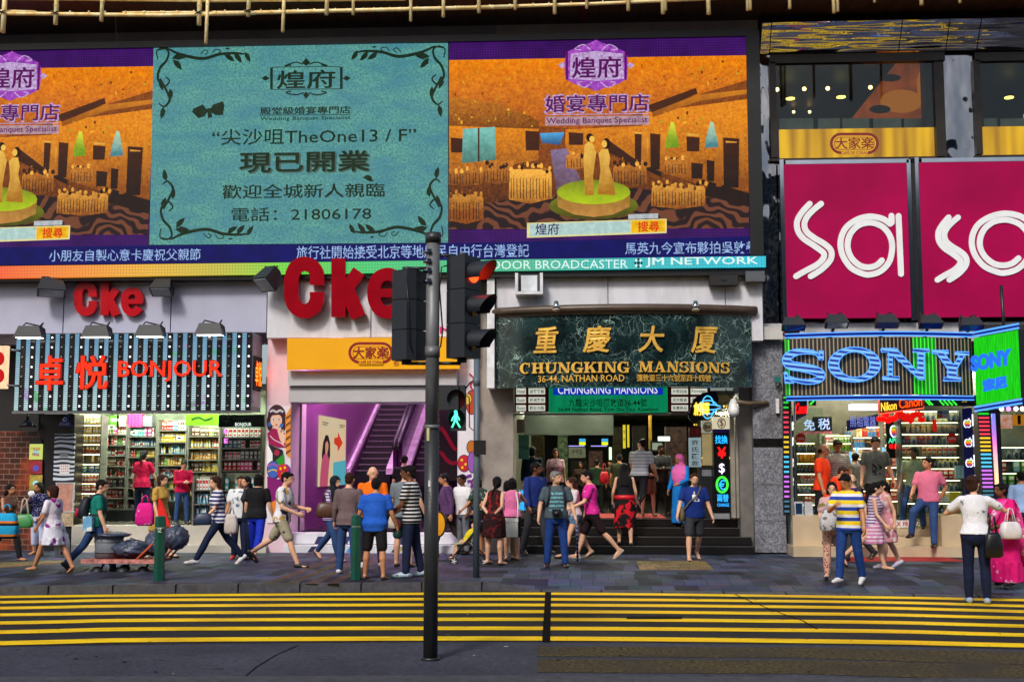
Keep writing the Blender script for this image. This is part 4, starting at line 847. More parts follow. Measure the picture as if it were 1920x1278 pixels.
def neon_letter(outs,ring=None):
 def fn(b):
  for j,P in enumerate(outs):
   q=pl(P);c=sum(x for x,z in q)/len(q);y=bowf(c)-.10-.003*j;b.prism(q,y,.06,stm);b.tube([(x,y-.015,z)for x,z in q+q[:1]],.011,bneon,5)
  if ring:
   (cu,cv,a1,b1,a2,b2)=ring;n=40;o=pl([(cu+a1*math.cos(2*math.pi*i/n),cv+b1*math.sin(2*math.pi*i/n))for i in range(n)]);i_=pl([(cu+a2*math.cos(2*math.pi*i/n),cv+b2*math.sin(2*math.pi*i/n))for i in range(n)])
   y=bowf(sum(x for x,z in o)/n)-.10;V=[(x,y,z)for x,z in o+i_]+[(x,y+.06,z)for x,z in o+i_]
   b.add(V,[(k,(k+1)%n,n+(k+1)%n,n+k)for k in range(n)]+[(k,2*n+k,2*n+(k+1)%n,(k+1)%n)for k in range(n)]+[(n+k,n+(k+1)%n,3*n+(k+1)%n,3*n+k)for k in range(n)],stm)
   for q in(o,i_):b.tube([(x,y-.015,z)for x,z in q+q[:1]],.011,bneon,5)
 return fn
for outs,ring in(([sO,sT,sB],None),([],(1440+650/4,590+372/4,195/4,130/4,118/4,96/4)),([nP],None),([yP],None)):sub('neon_letter',neon_letter(outs,ring),NS)
GP=thing('neon_shop_sign','bright green neon panel angled at the corner with small blue letters','sign',(X(1865,750,24.4),24.4,Z(750,1865,24.4)))
pA,pB=at(1828,690,24.75),at(1912,690,23.9)
def onp(q,z,o_=0):d=(pB-pA);d.z=0;nrm=Vector((d.y,-d.x,0)).normalized();return Vector((pA.x+d.x*q,pA.y+d.y*q,z))+nrm*o_
za0,za1=Z(760,1830,24.75),Z(634,1830,24.75);grn=E('green neon board',(34,226,22),1.1,scale=6,col2=(16,165,12),stretch=(14,14,.6))
zb0,zb1=Z(745,1905,23.9),Z(618,1905,23.9)
def gpan(b):
 V=[onp(0,za0),onp(1,zb0),onp(1,zb1),onp(0,za1)];V+=[onp(0,za0,-.2),onp(1,zb0,-.2),onp(1,zb1,-.2),onp(0,za1,-.2)];b.add(V,[(0,1,2,3)],grn);b.add(V,[(4,7,6,5),(0,4,5,1),(3,2,6,7),(1,5,6,2),(0,3,7,4)],blackm)
sub('panel',gpan,GP)
sub('neon_border',lambda b:[b.tube([onp(-.02,za,.03)+Vector((0,0,o_)),onp(1.04,zc,.03)+Vector((0,0,o_))],.018,m,6)for za,zc,s in((za1,zb1,1),(za0,zb0,-1))for o_,m in((s*.03,bneon),(s*.07,bneond),(s*.11,bneon))],GP)
def gtx(b,t,q0,q1,f0,f1,m,bold):
 V,F=text_mesh(t,bold,True);lo,hi=V.min(0),V.max(0)
 P=[]
 for p in V:
  q=q0+(p[0]-lo[0])/(hi[0]-lo[0])*(q1-q0);f=f0+(p[1]-lo[1])/(hi[1]-lo[1])*(f1-f0);z=(za0+(za1-za0)*f)*(1-q)+(zb0+(zb1-zb0)*f)*q;P.append(onp(q,z,.05+.03*p[2]))
 b.add(P,F,m)
sub('neon_lettering',lambda b:(gtx(b,'SONY',-.05,.86,.5,.74,E('blue letter glow',(40,110,245),1.2),.05),gtx(b,'索尼',.2,.74,.17,.36,MC['blue letter glow'],.05)),GP)
b=MB();b.tube([at(1877,535,24.3),at(1882,610,24.3),at(1884,640,24.4)],.035,blackm,8);b.build('upright_pole',label='thin black pole standing behind the green neon corner panel',cat='pole')
# ------ marble sign
def marble_mat():
 m,nt,bs,N,L=_nt('green black marble');co=_coord(N,L);w=N.new('ShaderNodeVectorMath');w.operation='ADD'
 nz=N.new('ShaderNodeTexNoise');nz.inputs['Scale'].default_value=1.6;nz.inputs['Detail'].default_value=5;L.new(co,nz.inputs['Vector']);s=N.new('ShaderNodeVectorMath');s.operation='SCALE';L.new(nz.outputs['Color'],s.inputs[0]);s.inputs['Scale'].default_value=.9;L.new(co,w.inputs[0]);L.new(s.outputs[0],w.inputs[1])
 a=_mix(N,L,_ramp(N,L,_noise(N,L,co,2,5,.65),.35,.7),lin((8,20,22)),lin((30,56,58)))
 for sc,wd,c in((4.2,.022,(180,214,206)),(9,.026,(120,156,146))):
  v=N.new('ShaderNodeTexVoronoi');v.feature='DISTANCE_TO_EDGE';v.inputs['Scale'].default_value=sc;L.new(w.outputs[0],v.inputs['Vector'])
  e=_ramp(N,L,v.outputs['Distance'],wd,0.0);k=_math(N,L,'MULTIPLY',e,_ramp(N,L,_noise(N,L,co,1.7,4),.42,.62));a=_mix(N,L,k,a,lin(c))
 L.new(a,bs.inputs['Base Color']);bs.inputs['Roughness'].default_value=.15;return m
YM=24.7
MS=thing('marble_sign','dark green marble sign with gold CHUNGKING MANSIONS lettering over the entrance','sign',(X(1172,724,YM),YM,Z(724,1172,YM)))
mx0,mz0,mx1,mz1=rect(928,585,1416,724,YM)
def mbow(x):q=(x-mx0)/(mx1-mx0)*2-1;return YM+.5*q*q
def mbody(b):
 n=24;xs=[mx0+(mx1-mx0)*i/n for i in range(n+1)];V=[(x,mbow(x),z)for z in(mz0,mz1)for x in xs]+[(x,25.24,z)for z in(mz0,mz1)for x in xs];k=n+1;mm=marble_mat()
 b.add(V,[(i,i+1,k+i+1,k+i)for i in range(n)],mm,True);b.add(V,[(i+2*k,i+1+2*k,i+1,i)for i in range(n)]+[(k+i,k+i+1,3*k+i+1,3*k+i)for i in range(n)]+[(0,k,3*k,2*k),(k-1,3*k-1,4*k-1,2*k-1)],mm)
sub('marble_slab',mbody,MS)
def corn(b):
 n=20;P=[(mx0-.1+(mx1-mx0+.2)*i/n)for i in range(n+1)];b.tube([(x,mbow(x)-.05,mz1+.08)for x in P],.085,M('brown cornice',(76,62,52),.4),10);b.tube([(x,mbow(x)-.02,mz1-.01)for x in P],.025,M('cornice light line',(120,104,84),.4),6)
sub('cornice',corn,MS)
goldl=M('gilded letter',(244,186,80),.35,metal=.25,var=.22,scale=9)
def curved(b):
 b.v=[(x,y+mbow(x)-YM,z)for x,y,z in b.v]
def mtext(b):
 for ch,u0,u1 in(('重',1000,1042),('慶',1093,1141),('大',1197,1242),('厦',1297,1343)):b.text(ch,u0,611,u1,659,YM-.05,goldl,.032,.02,.12);b.cut()
 curved(b)
sub('gold_character',mtext,MS)
def slab_serif(b,s,u0,v0,u1,v1,Y,m):
 """fat slab serif capitals built stroke by stroke; s is the word"""
 W_={'C':.92,'H':1.05,'U':1.0,'N':1.02,'G':.98,'K':1.02,'I':.5,'M':1.2,'A':1.02,'S':.8,'O':.98};gap=.07;tot=sum(W_[c]for c in s)+gap*(len(s)-1);x=0;k=[0]
 mp=lambda P,x_:[(u0+(u1-u0)*(x_+a)/tot,v1+(v0-v1)*c)for a,c in P]
 def pr(P,x_):k[0]+=1;b.poly(mp(P,x_),Y-.0012*(k[0]%9),m,.035)
 R=lambda a,c,d,e:[(a,c),(d,c),(d,e),(a,e)]
 for c in s:
  w=W_[c];T=.25;h=.11
  def st(cx,t=T,lo=True,hi=True,ex=.1):
   pr(R(cx-t/2,0,cx+t/2,1),x)
   if lo:pr(R(cx-t/2-ex,0,cx+t/2+ex,h),x)
   if hi:pr(R(cx-t/2-ex,1-h,cx+t/2+ex,1),x)
  if c=='I':st(w/2)
  elif c=='H':st(.24);st(w-.24);pr(R(.24,.43,w-.24,.57),x)
  elif c=='N':st(.18,.12);st(w-.16,.12,False,True);pr([(.02,1),(.32,1),(w-.1,0),(w-.36,0)],x)
  elif c=='M':st(.16,.12);st(w-.24);pr([(.08,1),(.36,1),(.66,.12),(.52,0)],x);pr([(w-.34,1),(w-.2,1),(.6,0),(.5,.06)],x)
  elif c=='A':pr([(.38,1),(.6,1),(w-.06,0),(w-.34,0)],x);pr([(.42,1),(.5,.92),(.22,0),(.1,0)],x);pr(R(.24,.26,.74,.37),x);pr(R(0,0,.32,h),x);pr(R(w-.44,0,w,h),x)
  elif c=='K':st(.24);pr([(.32,.42),(.42,.32),(w-.1,.95),(w-.22,1)],x);pr([(.44,.58),(.62,.72),(w,0),(w-.3,0)],x);pr(R(w-.36,1-h,w,1),x);pr(R(w-.42,0,w+.02,h),x)
  else:
   n=24
   def arc(a0,a1,cx,cy,rx,ry,tx,ty):
    A=[rad(a0+(a1-a0)*i/n)for i in range(n+1)]
    pr([(cx+rx*math.cos(a),cy+ry*math.sin(a))for a in A]+[(cx+(rx-tx)*math.cos(a),cy+(ry-ty)*math.sin(a))for a in A[::-1]],x)
   if c in 'CG':arc(50,310,w/2,.5,w/2,.52,.27,.1);pr(R(w-.18,.6,w-.08,1),x)
   if c=='G':pr(R(w-.32,0,w-.06,.44),x);pr(R(w-.46,.36,w+.02,.46),x)
   if c=='O':arc(0,180,w/2,.5,w/2,.52,.27,.1);arc(180,360,w/2,.5,w/2,.52,.27,.1)
   if c=='U':pr(R(.1,.3,.35,1),x);pr(R(0,1-h,.46,1),x);pr(R(w-.22,.3,w-.1,1),x);pr(R(w-.36,1-h,w+.02,1),x);arc(180,360,w/2,.36,w/2-.1,.38,.2,.13)
   if c=='S':arc(20,250,w/2,.73,w/2-.02,.29,.2,.1);arc(-160,75,w/2,.28,w/2,.3,.22,.1);pr(R(w-.15,.66,w-.06,1),x);pr(R(.03,0,.12,.34),x)
  x+=w+gap
sub('gold_lettering',lambda b:(slab_serif(b,'CHUNGKING',973,678,1180,698,YM-.05,goldl),b.cut(),slab_serif(b,'MANSIONS',1198,677,1372,697,YM-.05,goldl),curved(b)),MS,'fat gold slab serif capitals')
sub('gold_lettering',lambda b:(b.text('36-44, NATHAN ROAD',1008,702,1171,717,YM-.03,goldl,.006,.01),b.cut(),b.text('彌敦道三十六號至四十四號',1194,701,1335,714,YM-.03,goldl,.02,.01),curved(b)),MS,'thin gold address line')
for u,lab in((1043,'small silver spotlight on the cornice above the gold character at the left'),(1304,'small silver spotlight on the cornice above the gold character at the right')):
 p=at(u,574,24.55);t=thing('spotlight',lab,'spotlight',p,'spotlights on the marble sign');sub('housing',lambda b:b.cyl(p+Vector((0,0,.1)),p+Vector((0,-.05,-.08)),.04,chrome,.085),t);sub('lamp_face',lambda b:b.cyl(p+Vector((0,-.052,-.082)),p+Vector((0,-.054,-.09)),.08,M('pale lamp face',(230,226,214),.3)),t)
 # ------ fascia fittings
p0=rect(966,512,1018,552,24.9)
t=thing('air_conditioner','white boxed window air conditioner above the marble sign','air conditioner',((p0[0]+p0[2])/2,25.4,p0[1]))
wht2=M('white enamel',(222,224,228),.35)
sub('case',lambda b:[b.box(*q,wht2)for q in((p0[0],p0[0]+.06,24.85,25.24,p0[1],p0[3]),(p0[2]-.06,p0[2],24.85,25.24,p0[1],p0[3]),(p0[0]+.06,p0[2]-.06,24.85,25.24,p0[1],p0[1]+.06))],t);sub('front_panel',lambda b:(b.box(p0[0]+.12,p0[2]-.12,24.95,25.24,p0[1]+.08,p0[3]-.04,M('ac front',(206,212,220),.4)),b.box(p0[0]+.07,p0[2]-.07,25.0,25.24,p0[1]+.065,p0[3]-.01,M('ac grille',(60,62,70),.5))),t)
b=MB();b.bx(1331,516,1384,534,24.95,.25,M('black speaker cloth',(22,22,24),.7));b.bx(1352,523,1362,526,24.94,.01,chrome);b.tube([at(1357,516,25.1),at(1357,505,25.1)],.012,blackm,6);b.build('wall_speaker',label='black wall speaker hung under the billboard above the marble sign',cat='speaker')
b=MB();b.bx(1398,508,1434,527,24.95,.28,steel);b.build('steel_box',label='brushed steel box under the right end of the billboard',cat='box')
# ------ goods and shelves
def pcol(n):return PC[n]
PC={}
for n,c in dict(yellow=(226,190,40),green=(96,170,50),amber=(214,150,50),white=(226,226,222),pink=(226,70,140),blue=(70,130,190),teal=(70,160,160),red=(196,40,40),orange=(226,110,40),purple=(120,60,140),black=(26,26,30),grey=(130,132,138),cream=(220,206,170),silver=(180,184,190),lightblue=(130,200,225),brown=(110,70,40),magenta=(200,20,110)).items():
 PC[n]=M('goods '+n,c,.35,var=.12,scale=14)
cap=M('bottle cap white',(216,214,200),.4);PROTO={}
def proto(kind,col):
 """goods of unit size (1 m wide and high, origin at the bottom centre), scaled per copy"""
 k=(kind,col)
 if k in PROTO:return PROTO[k]
 b=MB();m=PC[col]
 lbl=PC['white']if col not in('white','cream','silver')else PC['red']
 if kind=='jar':
  b.cyl((0,0,0),(0,0,.72),.46,m,n=10);b.cyl((0,0,.72),(0,0,1),.36,PC['yellow']if col=='green' else cap,n=10);b.cyl((0,0,.2),(0,0,.55),.47,lbl,n=10)
 elif kind=='bottle':
  b.tube([(0,0,0),(0,0,.62),(0,0,.74),(0,0,.76),(0,0,1)],[.42,.42,.2,.16,.16],m,9);b.cyl((0,0,.15),(0,0,.5),.43,lbl,n=9)
 elif kind in('packet','carton'):  # carton is the packet box under a second name
  b.box(-.46,.46,-.3,.3,0,1,m);b.box(-.4,.4,-.304,-.3,.55,.85,lbl);b.box(-.3,.3,-.304,-.3,.15,.3,lbl)
 elif kind=='camera':
  b.box(-.5,.5,-.18,.2,0,.72,m);b.box(-.2,.2,-.16,.16,.72,1,m);b.cyl((0,-.18,.36),(0,-.5,.36),.28,PC['grey']if col=='black' else PC['black'],n=12);b.cyl((0,-.5,.36),(0,-.53,.36),.2,PC['blue'],n=12)
 elif kind=='lens_box':
  b.box(-.48,.48,-.4,.4,0,1,m);b.box(-.481,.481,-.403,-.4,.66,.82,PC['amber'])
 me=bpy.data.meshes.new(kind);me.from_pydata([tuple(v)for v in b.v],[],b.f)
 for mm in b.mats:me.materials.append(mm)
 me.polygons.foreach_set('material_index',b.mi);PROTO[k]=me;return me
def shelf(label,u0,v0,u1,v1,Y,rows,goods,n,where,seed,depth=.35,frame_m=None,back=None,fill=.95,wj=.3,name='shelf_unit',sign=None,lights=False):
 x0,z0,x1,z1=rect(u0,v0,u1,v1,Y);r=random.Random(seed);fm=frame_m or M('dark shelf metal',(110,108,100),.4)
 t=thing(name,label,'shelves',((x0+x1)/2,Y,z0))
 sub('back_panel',lambda b:b.box(x0,x1,Y+depth,Y+depth+.03,z0,z1,back or M('shelf back',(150,152,128),.6)),t)
 for xx in(x0,x1-.03):sub('upright',lambda b:b.box(xx,xx+.03,Y,Y+depth-.002,z0,z1,fm),t)
 h=(z1-z0)/rows
 for k in range(rows):
  zb=z1-(k+1)*h
  sub('shelf',lambda b:b.box(x0+.031,x1-.031,Y+.02,Y+depth-.002,zb,zb+.025,fm),t)
  if lights:sub('shelf_lamp',lambda b:b.box(x0+.05,x1-.05,Y+.05,Y+.07,zb+h-.014,zb+h-.004,E('warm shelf tube',(255,238,184),9)),t)
  kind,cols=goods[k%len(goods)];cnt=n if isinstance(n,int)else n[k%len(n)];w=(x1-x0-.08)/cnt;run=None
  for j in range(cnt):
   if r.random()>fill:continue
   if run is None or r.random()<.4:run=r.choice(cols);hh=r.uniform(.66,.93)
   o=bpy.data.objects.new(kind,proto(kind,run));COL.objects.link(o)
   o.location=(x0+.04+w*(j+.5),Y+.16+r.uniform(-.03,.05),zb+.025);o.scale=(w*r.uniform(1-wj,.98),min(w*.9,.2),min(h*hh,h-.05));o.rotation_euler[2]=r.uniform(-.12,.12)
   kn=kind.replace('_',' ');ORG[o.name]=o.location.copy()
   tag(o,f'{run} {kn} on the {ORD[k]} shelf from the top of the {where}',kn,f'{run} {kn}s, {ORD[k]} shelf of the {where}')
 return t
Ygl=26.55
shelf('tall rack of yellow and green jars at the left of the cosmetics shop',143,778,188,980,26.5,11,[('jar',['yellow','amber','green']),('jar',['yellow','green']),('jar',['yellow','amber']),('bottle',['white','cream']),('jar',['green','yellow']),('packet',['blue','teal']),('jar',['purple','yellow','red']),('jar',['yellow','red','green'])],6,'left jar rack',1,lights=True)
b=MB();p=at(147,776,26.35);q=at(142,984,26.35);b.tube([p,q],.03,M('green glass edge',(70,120,84),.1),8);b.build('glass_edge_post',label='greenish glass edge post at the left of the cosmetics shop opening',cat='post')
shelf('middle wall shelf of mixed cosmetics behind the woman in the crimson shirt',187,796,237,955,27.7,8,[('packet',['pink','green','white','purple']),('packet',['purple','green','white','red']),('bottle',['white','red','grey']),('packet',['red','white','brown']),('bottle',['white','red','blue'])],11,'middle wall shelf',2)
shelf('wide wall shelf of bottles and boxes right behind the crimson shirt',238,800,293,955,27.7,8,[('packet',['blue','teal','white','pink']),('bottle',['blue','white','red']),('packet',['red','yellow','white','green']),('bottle',['red','white','black'])],12,'wide wall shelf',3)
shelf('tall wall shelf of green and yellow packets near the cashier',294,786,349,940,27.7,7,[('packet',['red','white','blue']),('packet',['yellow','teal','green']),('bottle',['lightblue','yellow','white']),('packet',['yellow','amber','green'])],11,'packet shelf by the cashier',4)
shelf('open shelf of golden boxes under the green advert board',350,797,411,930,27.7,6,[('packet',['yellow','amber','brown','green']),('bottle',['amber','yellow','red']),('packet',['magenta','amber','green']),('packet',['yellow','brown'])],10,'golden box shelf',5)
shelf('glass fronted display case of white and blue boxes at the right of the cosmetics shop',413,800,490,925,26.6,6,[('carton',['white','grey','cream']),('carton',['orange','blue','teal','white']),('carton',['white','grey']),('carton',['black','pink','red','cream']),('carton',['lightblue','teal'])],9,'glass display case',6,back=M('case back',(120,130,124),.5),name='display_case')
shelf('low floor stand of pale boxes by the shop entrance',360,893,396,1000,25.75,4,[('carton',['white','cream']),('carton',['lightblue','white']),('carton',['green','lightblue']),('carton',['white','lightblue'])],5,'low floor stand',7)
shelf('low stack stand of turquoise boxes under the display case',412,886,490,990,26.3,3,[('carton',['lightblue','teal']),('carton',['lightblue']),('carton',['teal','lightblue'])],7,'turquoise box stand',8)
def flat(name,label,cat,u0,v0,u1,v1,Y,m,d=.03,extra=None):
 b=MB();b.bx(u0,v0,u1,v1,Y,d,m)
 if extra:extra(b)
 return b.build(name,label=label,cat=cat)
flat('pink_package','stack of hot pink packets on top of the wide wall shelf','packets',238,776,266,800,27.75,PC['pink'],.2,lambda b:[b.bx(240+k*6.2,777,241+k*6.2,799,27.74,.005,PC['magenta'])for k in range(4)])
for k,(u,c,lab)in enumerate(((194,'green','dark green carton at the left end above the middle wall shelf'),(214,'green','dark green carton at the right end above the middle wall shelf'),(228,'cream','cream tub beside the pink packets'),(276,'grey','grey carton beside the pink packets'))):flat('stacked_carton',lab,'carton',u-9,779,u+9,799,27.8,PC[c]if k!=0 else M('dark green carton',(30,70,34),.5),.2,lambda b:b.bx(u-6,784,u+6,790,27.79,.005,PC['white']))
gb=M('lime advert board',(120,200,30),.4,var=.15)
t=thing('advert_board','lime green advert board hanging in the cosmetics shop','advert board',at(380,797,26.8));sub('board',lambda b:b.bx(348,776,410,797,26.8,.02,gb),t);sub('lettering',lambda b:(b.text('SALE 50',366,780,394,790,26.79,M('dark green ink',(20,80,20),.5),.01)if False else b.ribbon([(360,786),(372,782),(384,787),(398,783)],3,26.79,M('dark green ink',(20,80,20),.5),.004)),t)
t=thing('header_sign','dark header sign with pale BONJOUR lettering over the glass display case','sign',at(450,797,26.3));sub('board',lambda b:b.bx(410,777,496,800,26.3,.2,M('dark gloss header',(30,34,34),.15)),t);sub('lettering',lambda b:b.text('BONJOUR',441,792,471,800,26.28,E('pale header glow',(235,255,240),1.2),.02),t)
for u,v,lab in((209,800,'small white shelf price sign above the middle wall shelf'),(251,811,'small white price sign on the wide wall shelf'),(336,821,'small white price sign on the packet shelf by the cashier')):
 flat('price_sign',lab,'price sign',u-6,v-3,u+6,v+3,27.6,PC['white'],.01,lambda b:b.bx(u-3,v-1.5,u+3,v+1.5,(27.6)-.004,.003,PC['black']))
for v,lab in((808,'upper pink neon letter E beside the display case'),(826,'lower pink neon letter E beside the display case')):
 b=MB();b.text('E',420,v-4,427,v+4,26.4,E('pink neon letter',(255,120,230),2),.02,.01);b.build('neon_letter_sign',label=lab,cat='neon sign')
b=MB();x0,z0,x1,z1=rect(398,900,412,1000,25.9);b.box(x0,x1,25.9,26.3,z0,z1-.5,blackm);b.build('black_pedestal',label='black pedestal beside the low floor stand in the shop',cat='pedestal')
b=MB();x0,z0,x1,z1=rect(190,956,250,980,27.4);b.box(x0,x1,27.4,27.65,z0,z1,blackm);b.build('shop_counter',label='low black counter base behind the woman in the crimson shirt',cat='counter')
# --- left front: posters, alarm triangle, zebra sheet, notice boards
b=MB();Yp=25.86
b.poly([(108,799),(135,799),(124,776)],Yp,M('blue alarm box',(20,40,170),.3),.02);b.text('Chubb',112,791,130,797,Yp-.004,PC['white'],.01);b.disc(121.5,786,4,4,Yp-.003,PC['white'],.002,10);b.disc(122,786,2.3,2.3,Yp-.006,MC['blue alarm box'],.002,10)
b.build('alarm_box',label='blue triangular alarm box with white lettering on the dark pillar',cat='alarm box')
zeb=None
def zebra_mat():
 m,nt,bs,N,L=_nt('zebra stripe sheet');co=_coord(N,L);w=N.new('ShaderNodeTexWave');w.bands_direction='Z';L.new(co,w.inputs['Vector']);w.inputs['Scale'].default_value=3.2;w.inputs['Distortion'].default_value=7;w.inputs['Detail'].default_value=1.2;w.inputs['Detail Scale'].default_value=.55
 L.new(_mix(N,L,_ramp(N,L,w.outputs['Fac'],.47,.53),lin((20,24,36)),lin((206,214,228))),bs.inputs['Base Color']);return m
flat('zebra_poster','black and white zebra pattern sheet on the dark pillar','poster',101,813,139,903,25.84,zebra_mat(),.03,lambda b:(b.bx(112,848,128,856,25.834,.004,PC['grey']),b.bx(112,870,130,888,25.834,.004,PC['white']),[b.bx(114+(k%4)*4,872+(k//4)*5,116+(k%4)*4,874+(k//4)*5,25.83,.003,PC['pink'])for k in range(12)]))
flat('notice_board','framed reddish notice board under the zebra pattern sheet','notice board',106,906,136,958,25.82,M('notice salmon',(186,132,116),.5,var=.3,scale=10),.04,lambda b:(b.bx(104,904,138,906,25.81,.05,PC['silver']),b.bx(104,904,106,960,25.805,.05,PC['silver']),b.bx(136,904,138,960,25.805,.05,PC['silver']),b.bx(104,958,138,960,25.81,.05,PC['silver'])))
flat('leaflet_panel','small spotted beige panel under the framed notice board','panel',112,961,136,986,25.82,M('spotted beige',(170,150,120),.6,var=.6,scale=24),.04)
for v0,v1,c,lab in((832,861,(222,226,130),'yellow green lit poster on the narrow poster column'),(863,888,(150,40,50),'dark red food poster in the middle of the narrow poster column'),(890,918,(170,150,60),'yellow food poster at the bottom of the narrow poster column')):
 def ex(b):
  b.disc(67,(v0+v1)/2+2,6,6,25.815,M('poster blob '+lab[:6],tuple(min(255,x+40)for x in c[::-1]),.5),.004,10)
  if v0==832:b.text('海鮮酒家',57,838,76,844,25.81,PC['red'],.01);b.text('特價',60,848,74,855,25.81,PC['red'],.01)
 flat('poster',lab,'poster',55,v0,79,v1,25.82,E('lit yellow green poster',(216,226,120),.9)if v0==832 else M('poster '+lab[:6],c,.4,var=.5,scale=9),.03,ex)
t=thing('lamp_shade','dark industrial lamp hanging in the recess above the tiled wall','lamp',at(52,800,25.7));sub('shade',lambda b:b.tube([at(52,786,25.7),at(52,792,25.7),at(52,800,25.7)],[.05,.1,.2],M('dark blue enamel',(28,34,44),.3),14),t);sub('stem',lambda b:b.cyl(at(52,772,25.7),at(52,786,25.7),.03,blackm),t)
t=thing('poster_arch','dark arched top of the narrow poster column','column top',at(66,832,25.82));b=MB();b.disc(67,832,12,12,25.825,blackm,.03,12,180,360);b.build('arch',t)
# --- mural on the white pillar: a dark haired cartoon woman and painted eggs (generic drawing)
mu=lambda n,c:M('mural '+n,c,.4,var=.04)
def mural(b,Y=25.48):
 d=.003;L=[0]
 def lay():L[0]+=1;return Y-.0012*L[0]
 P=lambda pts,c,n:b.poly(pts,lay(),mu(n,c),d)
 P([(500,760),(545,760),(545,980),(500,980)],(232,224,232),'white')
 b.disc(519,780,17,22,lay(),mu('hair',(64,20,34)),d);b.disc(506,792,6,16,lay(),mu('hair',(64,20,34)),d);b.disc(531,795,5,14,lay(),mu('hair',(64,20,34)),d)
 b.disc(518,788,11,13,lay(),mu('skin',(240,196,168)),d);P([(514,796),(522,796),(523,808),(513,808)],(240,196,168),'skin')
 P([(506,779),(512,772),(526,772),(530,780),(522,777),(514,778)],(64,20,34),'hair');b.ribbon([(506,772),(512,769),(518,772),(525,769),(531,772)],4,lay(),mu('goggle',(200,200,206)),d,False)
 for u in(513,523):b.disc(u,786,2.6,2.4,lay(),mu('eye white',(240,240,245)),d,10);b.disc(u,786,1.3,1.9,lay(),mu('eye blue',(30,50,120)),d,8)
 P([(515,795),(521,795),(518,797.5)],(200,30,40),'lip');b.disc(505,795,3.4,4.2,lay(),mu('earring',(50,110,190)),d,12);b.disc(528,797,3.2,4.2,lay(),mu('earring',(50,110,190)),d,12)
 P([(501,812),(512,802),(526,806),(535,812),(535,838),(520,838),(504,832)],(160,10,80),'jumper');P([(520,806),(524,800),(527,812),(531,803),(532,814),(536,812),(535,828),(530,834),(524,822)],(240,196,168),'skin')
 b.ribbon([(506,816),(514,824),(526,830),(534,836)],1.6,lay(),mu('dots',(240,200,220)),d,False)
 P([(503,832),(516,838),(530,843),(532,866),(510,862)],(30,24,28),'black');P([(501,830),(511,850),(511,868),(501,868)],(245,245,245),'pale');P([(516,864),(532,850),(533,870),(522,876)],(40,150,40),'green');b.disc(519,848,5,6,lay(),mu('rose',(170,30,70)),d,10)
 b.disc(512,880,12,17,lay(),mu('egg outline',(30,20,60)),d);b.disc(512,880,10.6,15.6,lay(),mu('egg blue',(60,100,190)),d);b.ribbon([(502,874),(508,870),(514,870),(522,873)],4,lay(),mu('egg violet',(150,90,180)),d,False);b.ribbon([(502,884),(512,880),(522,884)],2,lay(),mu('egg yellow',(240,200,30)),d,False)
 b.disc(531,884,12,15,lay(),mu('egg red',(200,30,50)),d)
 for u,v in((526,878),(534,876),(530,888),(537,890)):b.disc(u,v,2.3,2.8,lay(),mu('egg yellow',(240,200,30)),d,8)
 P([(501,892),(520,898),(544,896),(544,940),(501,940)],(130,10,110),'magenta');b.disc(522,950,16,14,lay(),mu('egg orange',(236,130,40)),d);P([(535,780),(545,762),(545,860),(536,850)],(236,150,50),'gold');
 for k in range(6):P([(536,782+k*13),(545,776+k*13),(545,780+k*13),(536,787+k*13)],(120,66,20),'feather')
 b.ribbon([(536,870),(543,878),(538,890),(544,902)],3,lay(),mu('purple',(120,40,150)),d,False)
b=MB();mural(b);b.build('mural',label='painted mural of a dark haired woman in goggles above patterned eggs',cat='mural')
def mural2(b,Y=25.48):
 L=[0];d=.003
 def lay():L[0]+=1;return Y-.0012*L[0]
 b.bx(860,690,891,1030,lay(),.003,mu('white',(232,224,232)))
 for(u,v,ru,rv,c,n)in((884,754,10,22,(190,70,40),'umber'),(876,748,8,10,(226,190,80),'straw'),(884,838,8,12,(190,110,30),'egg ochre'),(870,868,11,15,(200,30,50),'egg red'),(886,866,9,19,(120,100,170),'egg violet'),(876,934,12,13,(236,200,40),'chick yellow'),(874,950,10,4,(236,150,30),'chick orange'),(880,972,14,22,(30,50,130),'egg navy')):b.disc(u,v,ru+1.4,rv+1.4,lay(),mu('egg outline',(30,20,60)),d);b.disc(u,v,ru,rv,lay(),mu(n,c),d)
 b.ribbon([(884,890),(872,895),(866,906),(874,916),(884,912),(884,902),(876,902)],5,lay(),mu('purple',(120,40,150)),d,False);b.ribbon([(880,700),(888,710),(882,722),(889,734)],3,lay(),mu('rose',(170,30,70)),d,False)
 for u,v in((866,862),(873,870),(867,876),(876,966),(884,974),(874,980)):b.disc(u,v,2.6,3,lay(),mu('egg yellow',(240,200,30)),d,6)
 b.disc(880,932,1.5,1.5,lay(),mu('black',(30,24,28)),d,8)
b=MB();mural2(b);b.build('mural',label='painted mural of Easter eggs and a chick on the narrow white pillar',cat='mural')
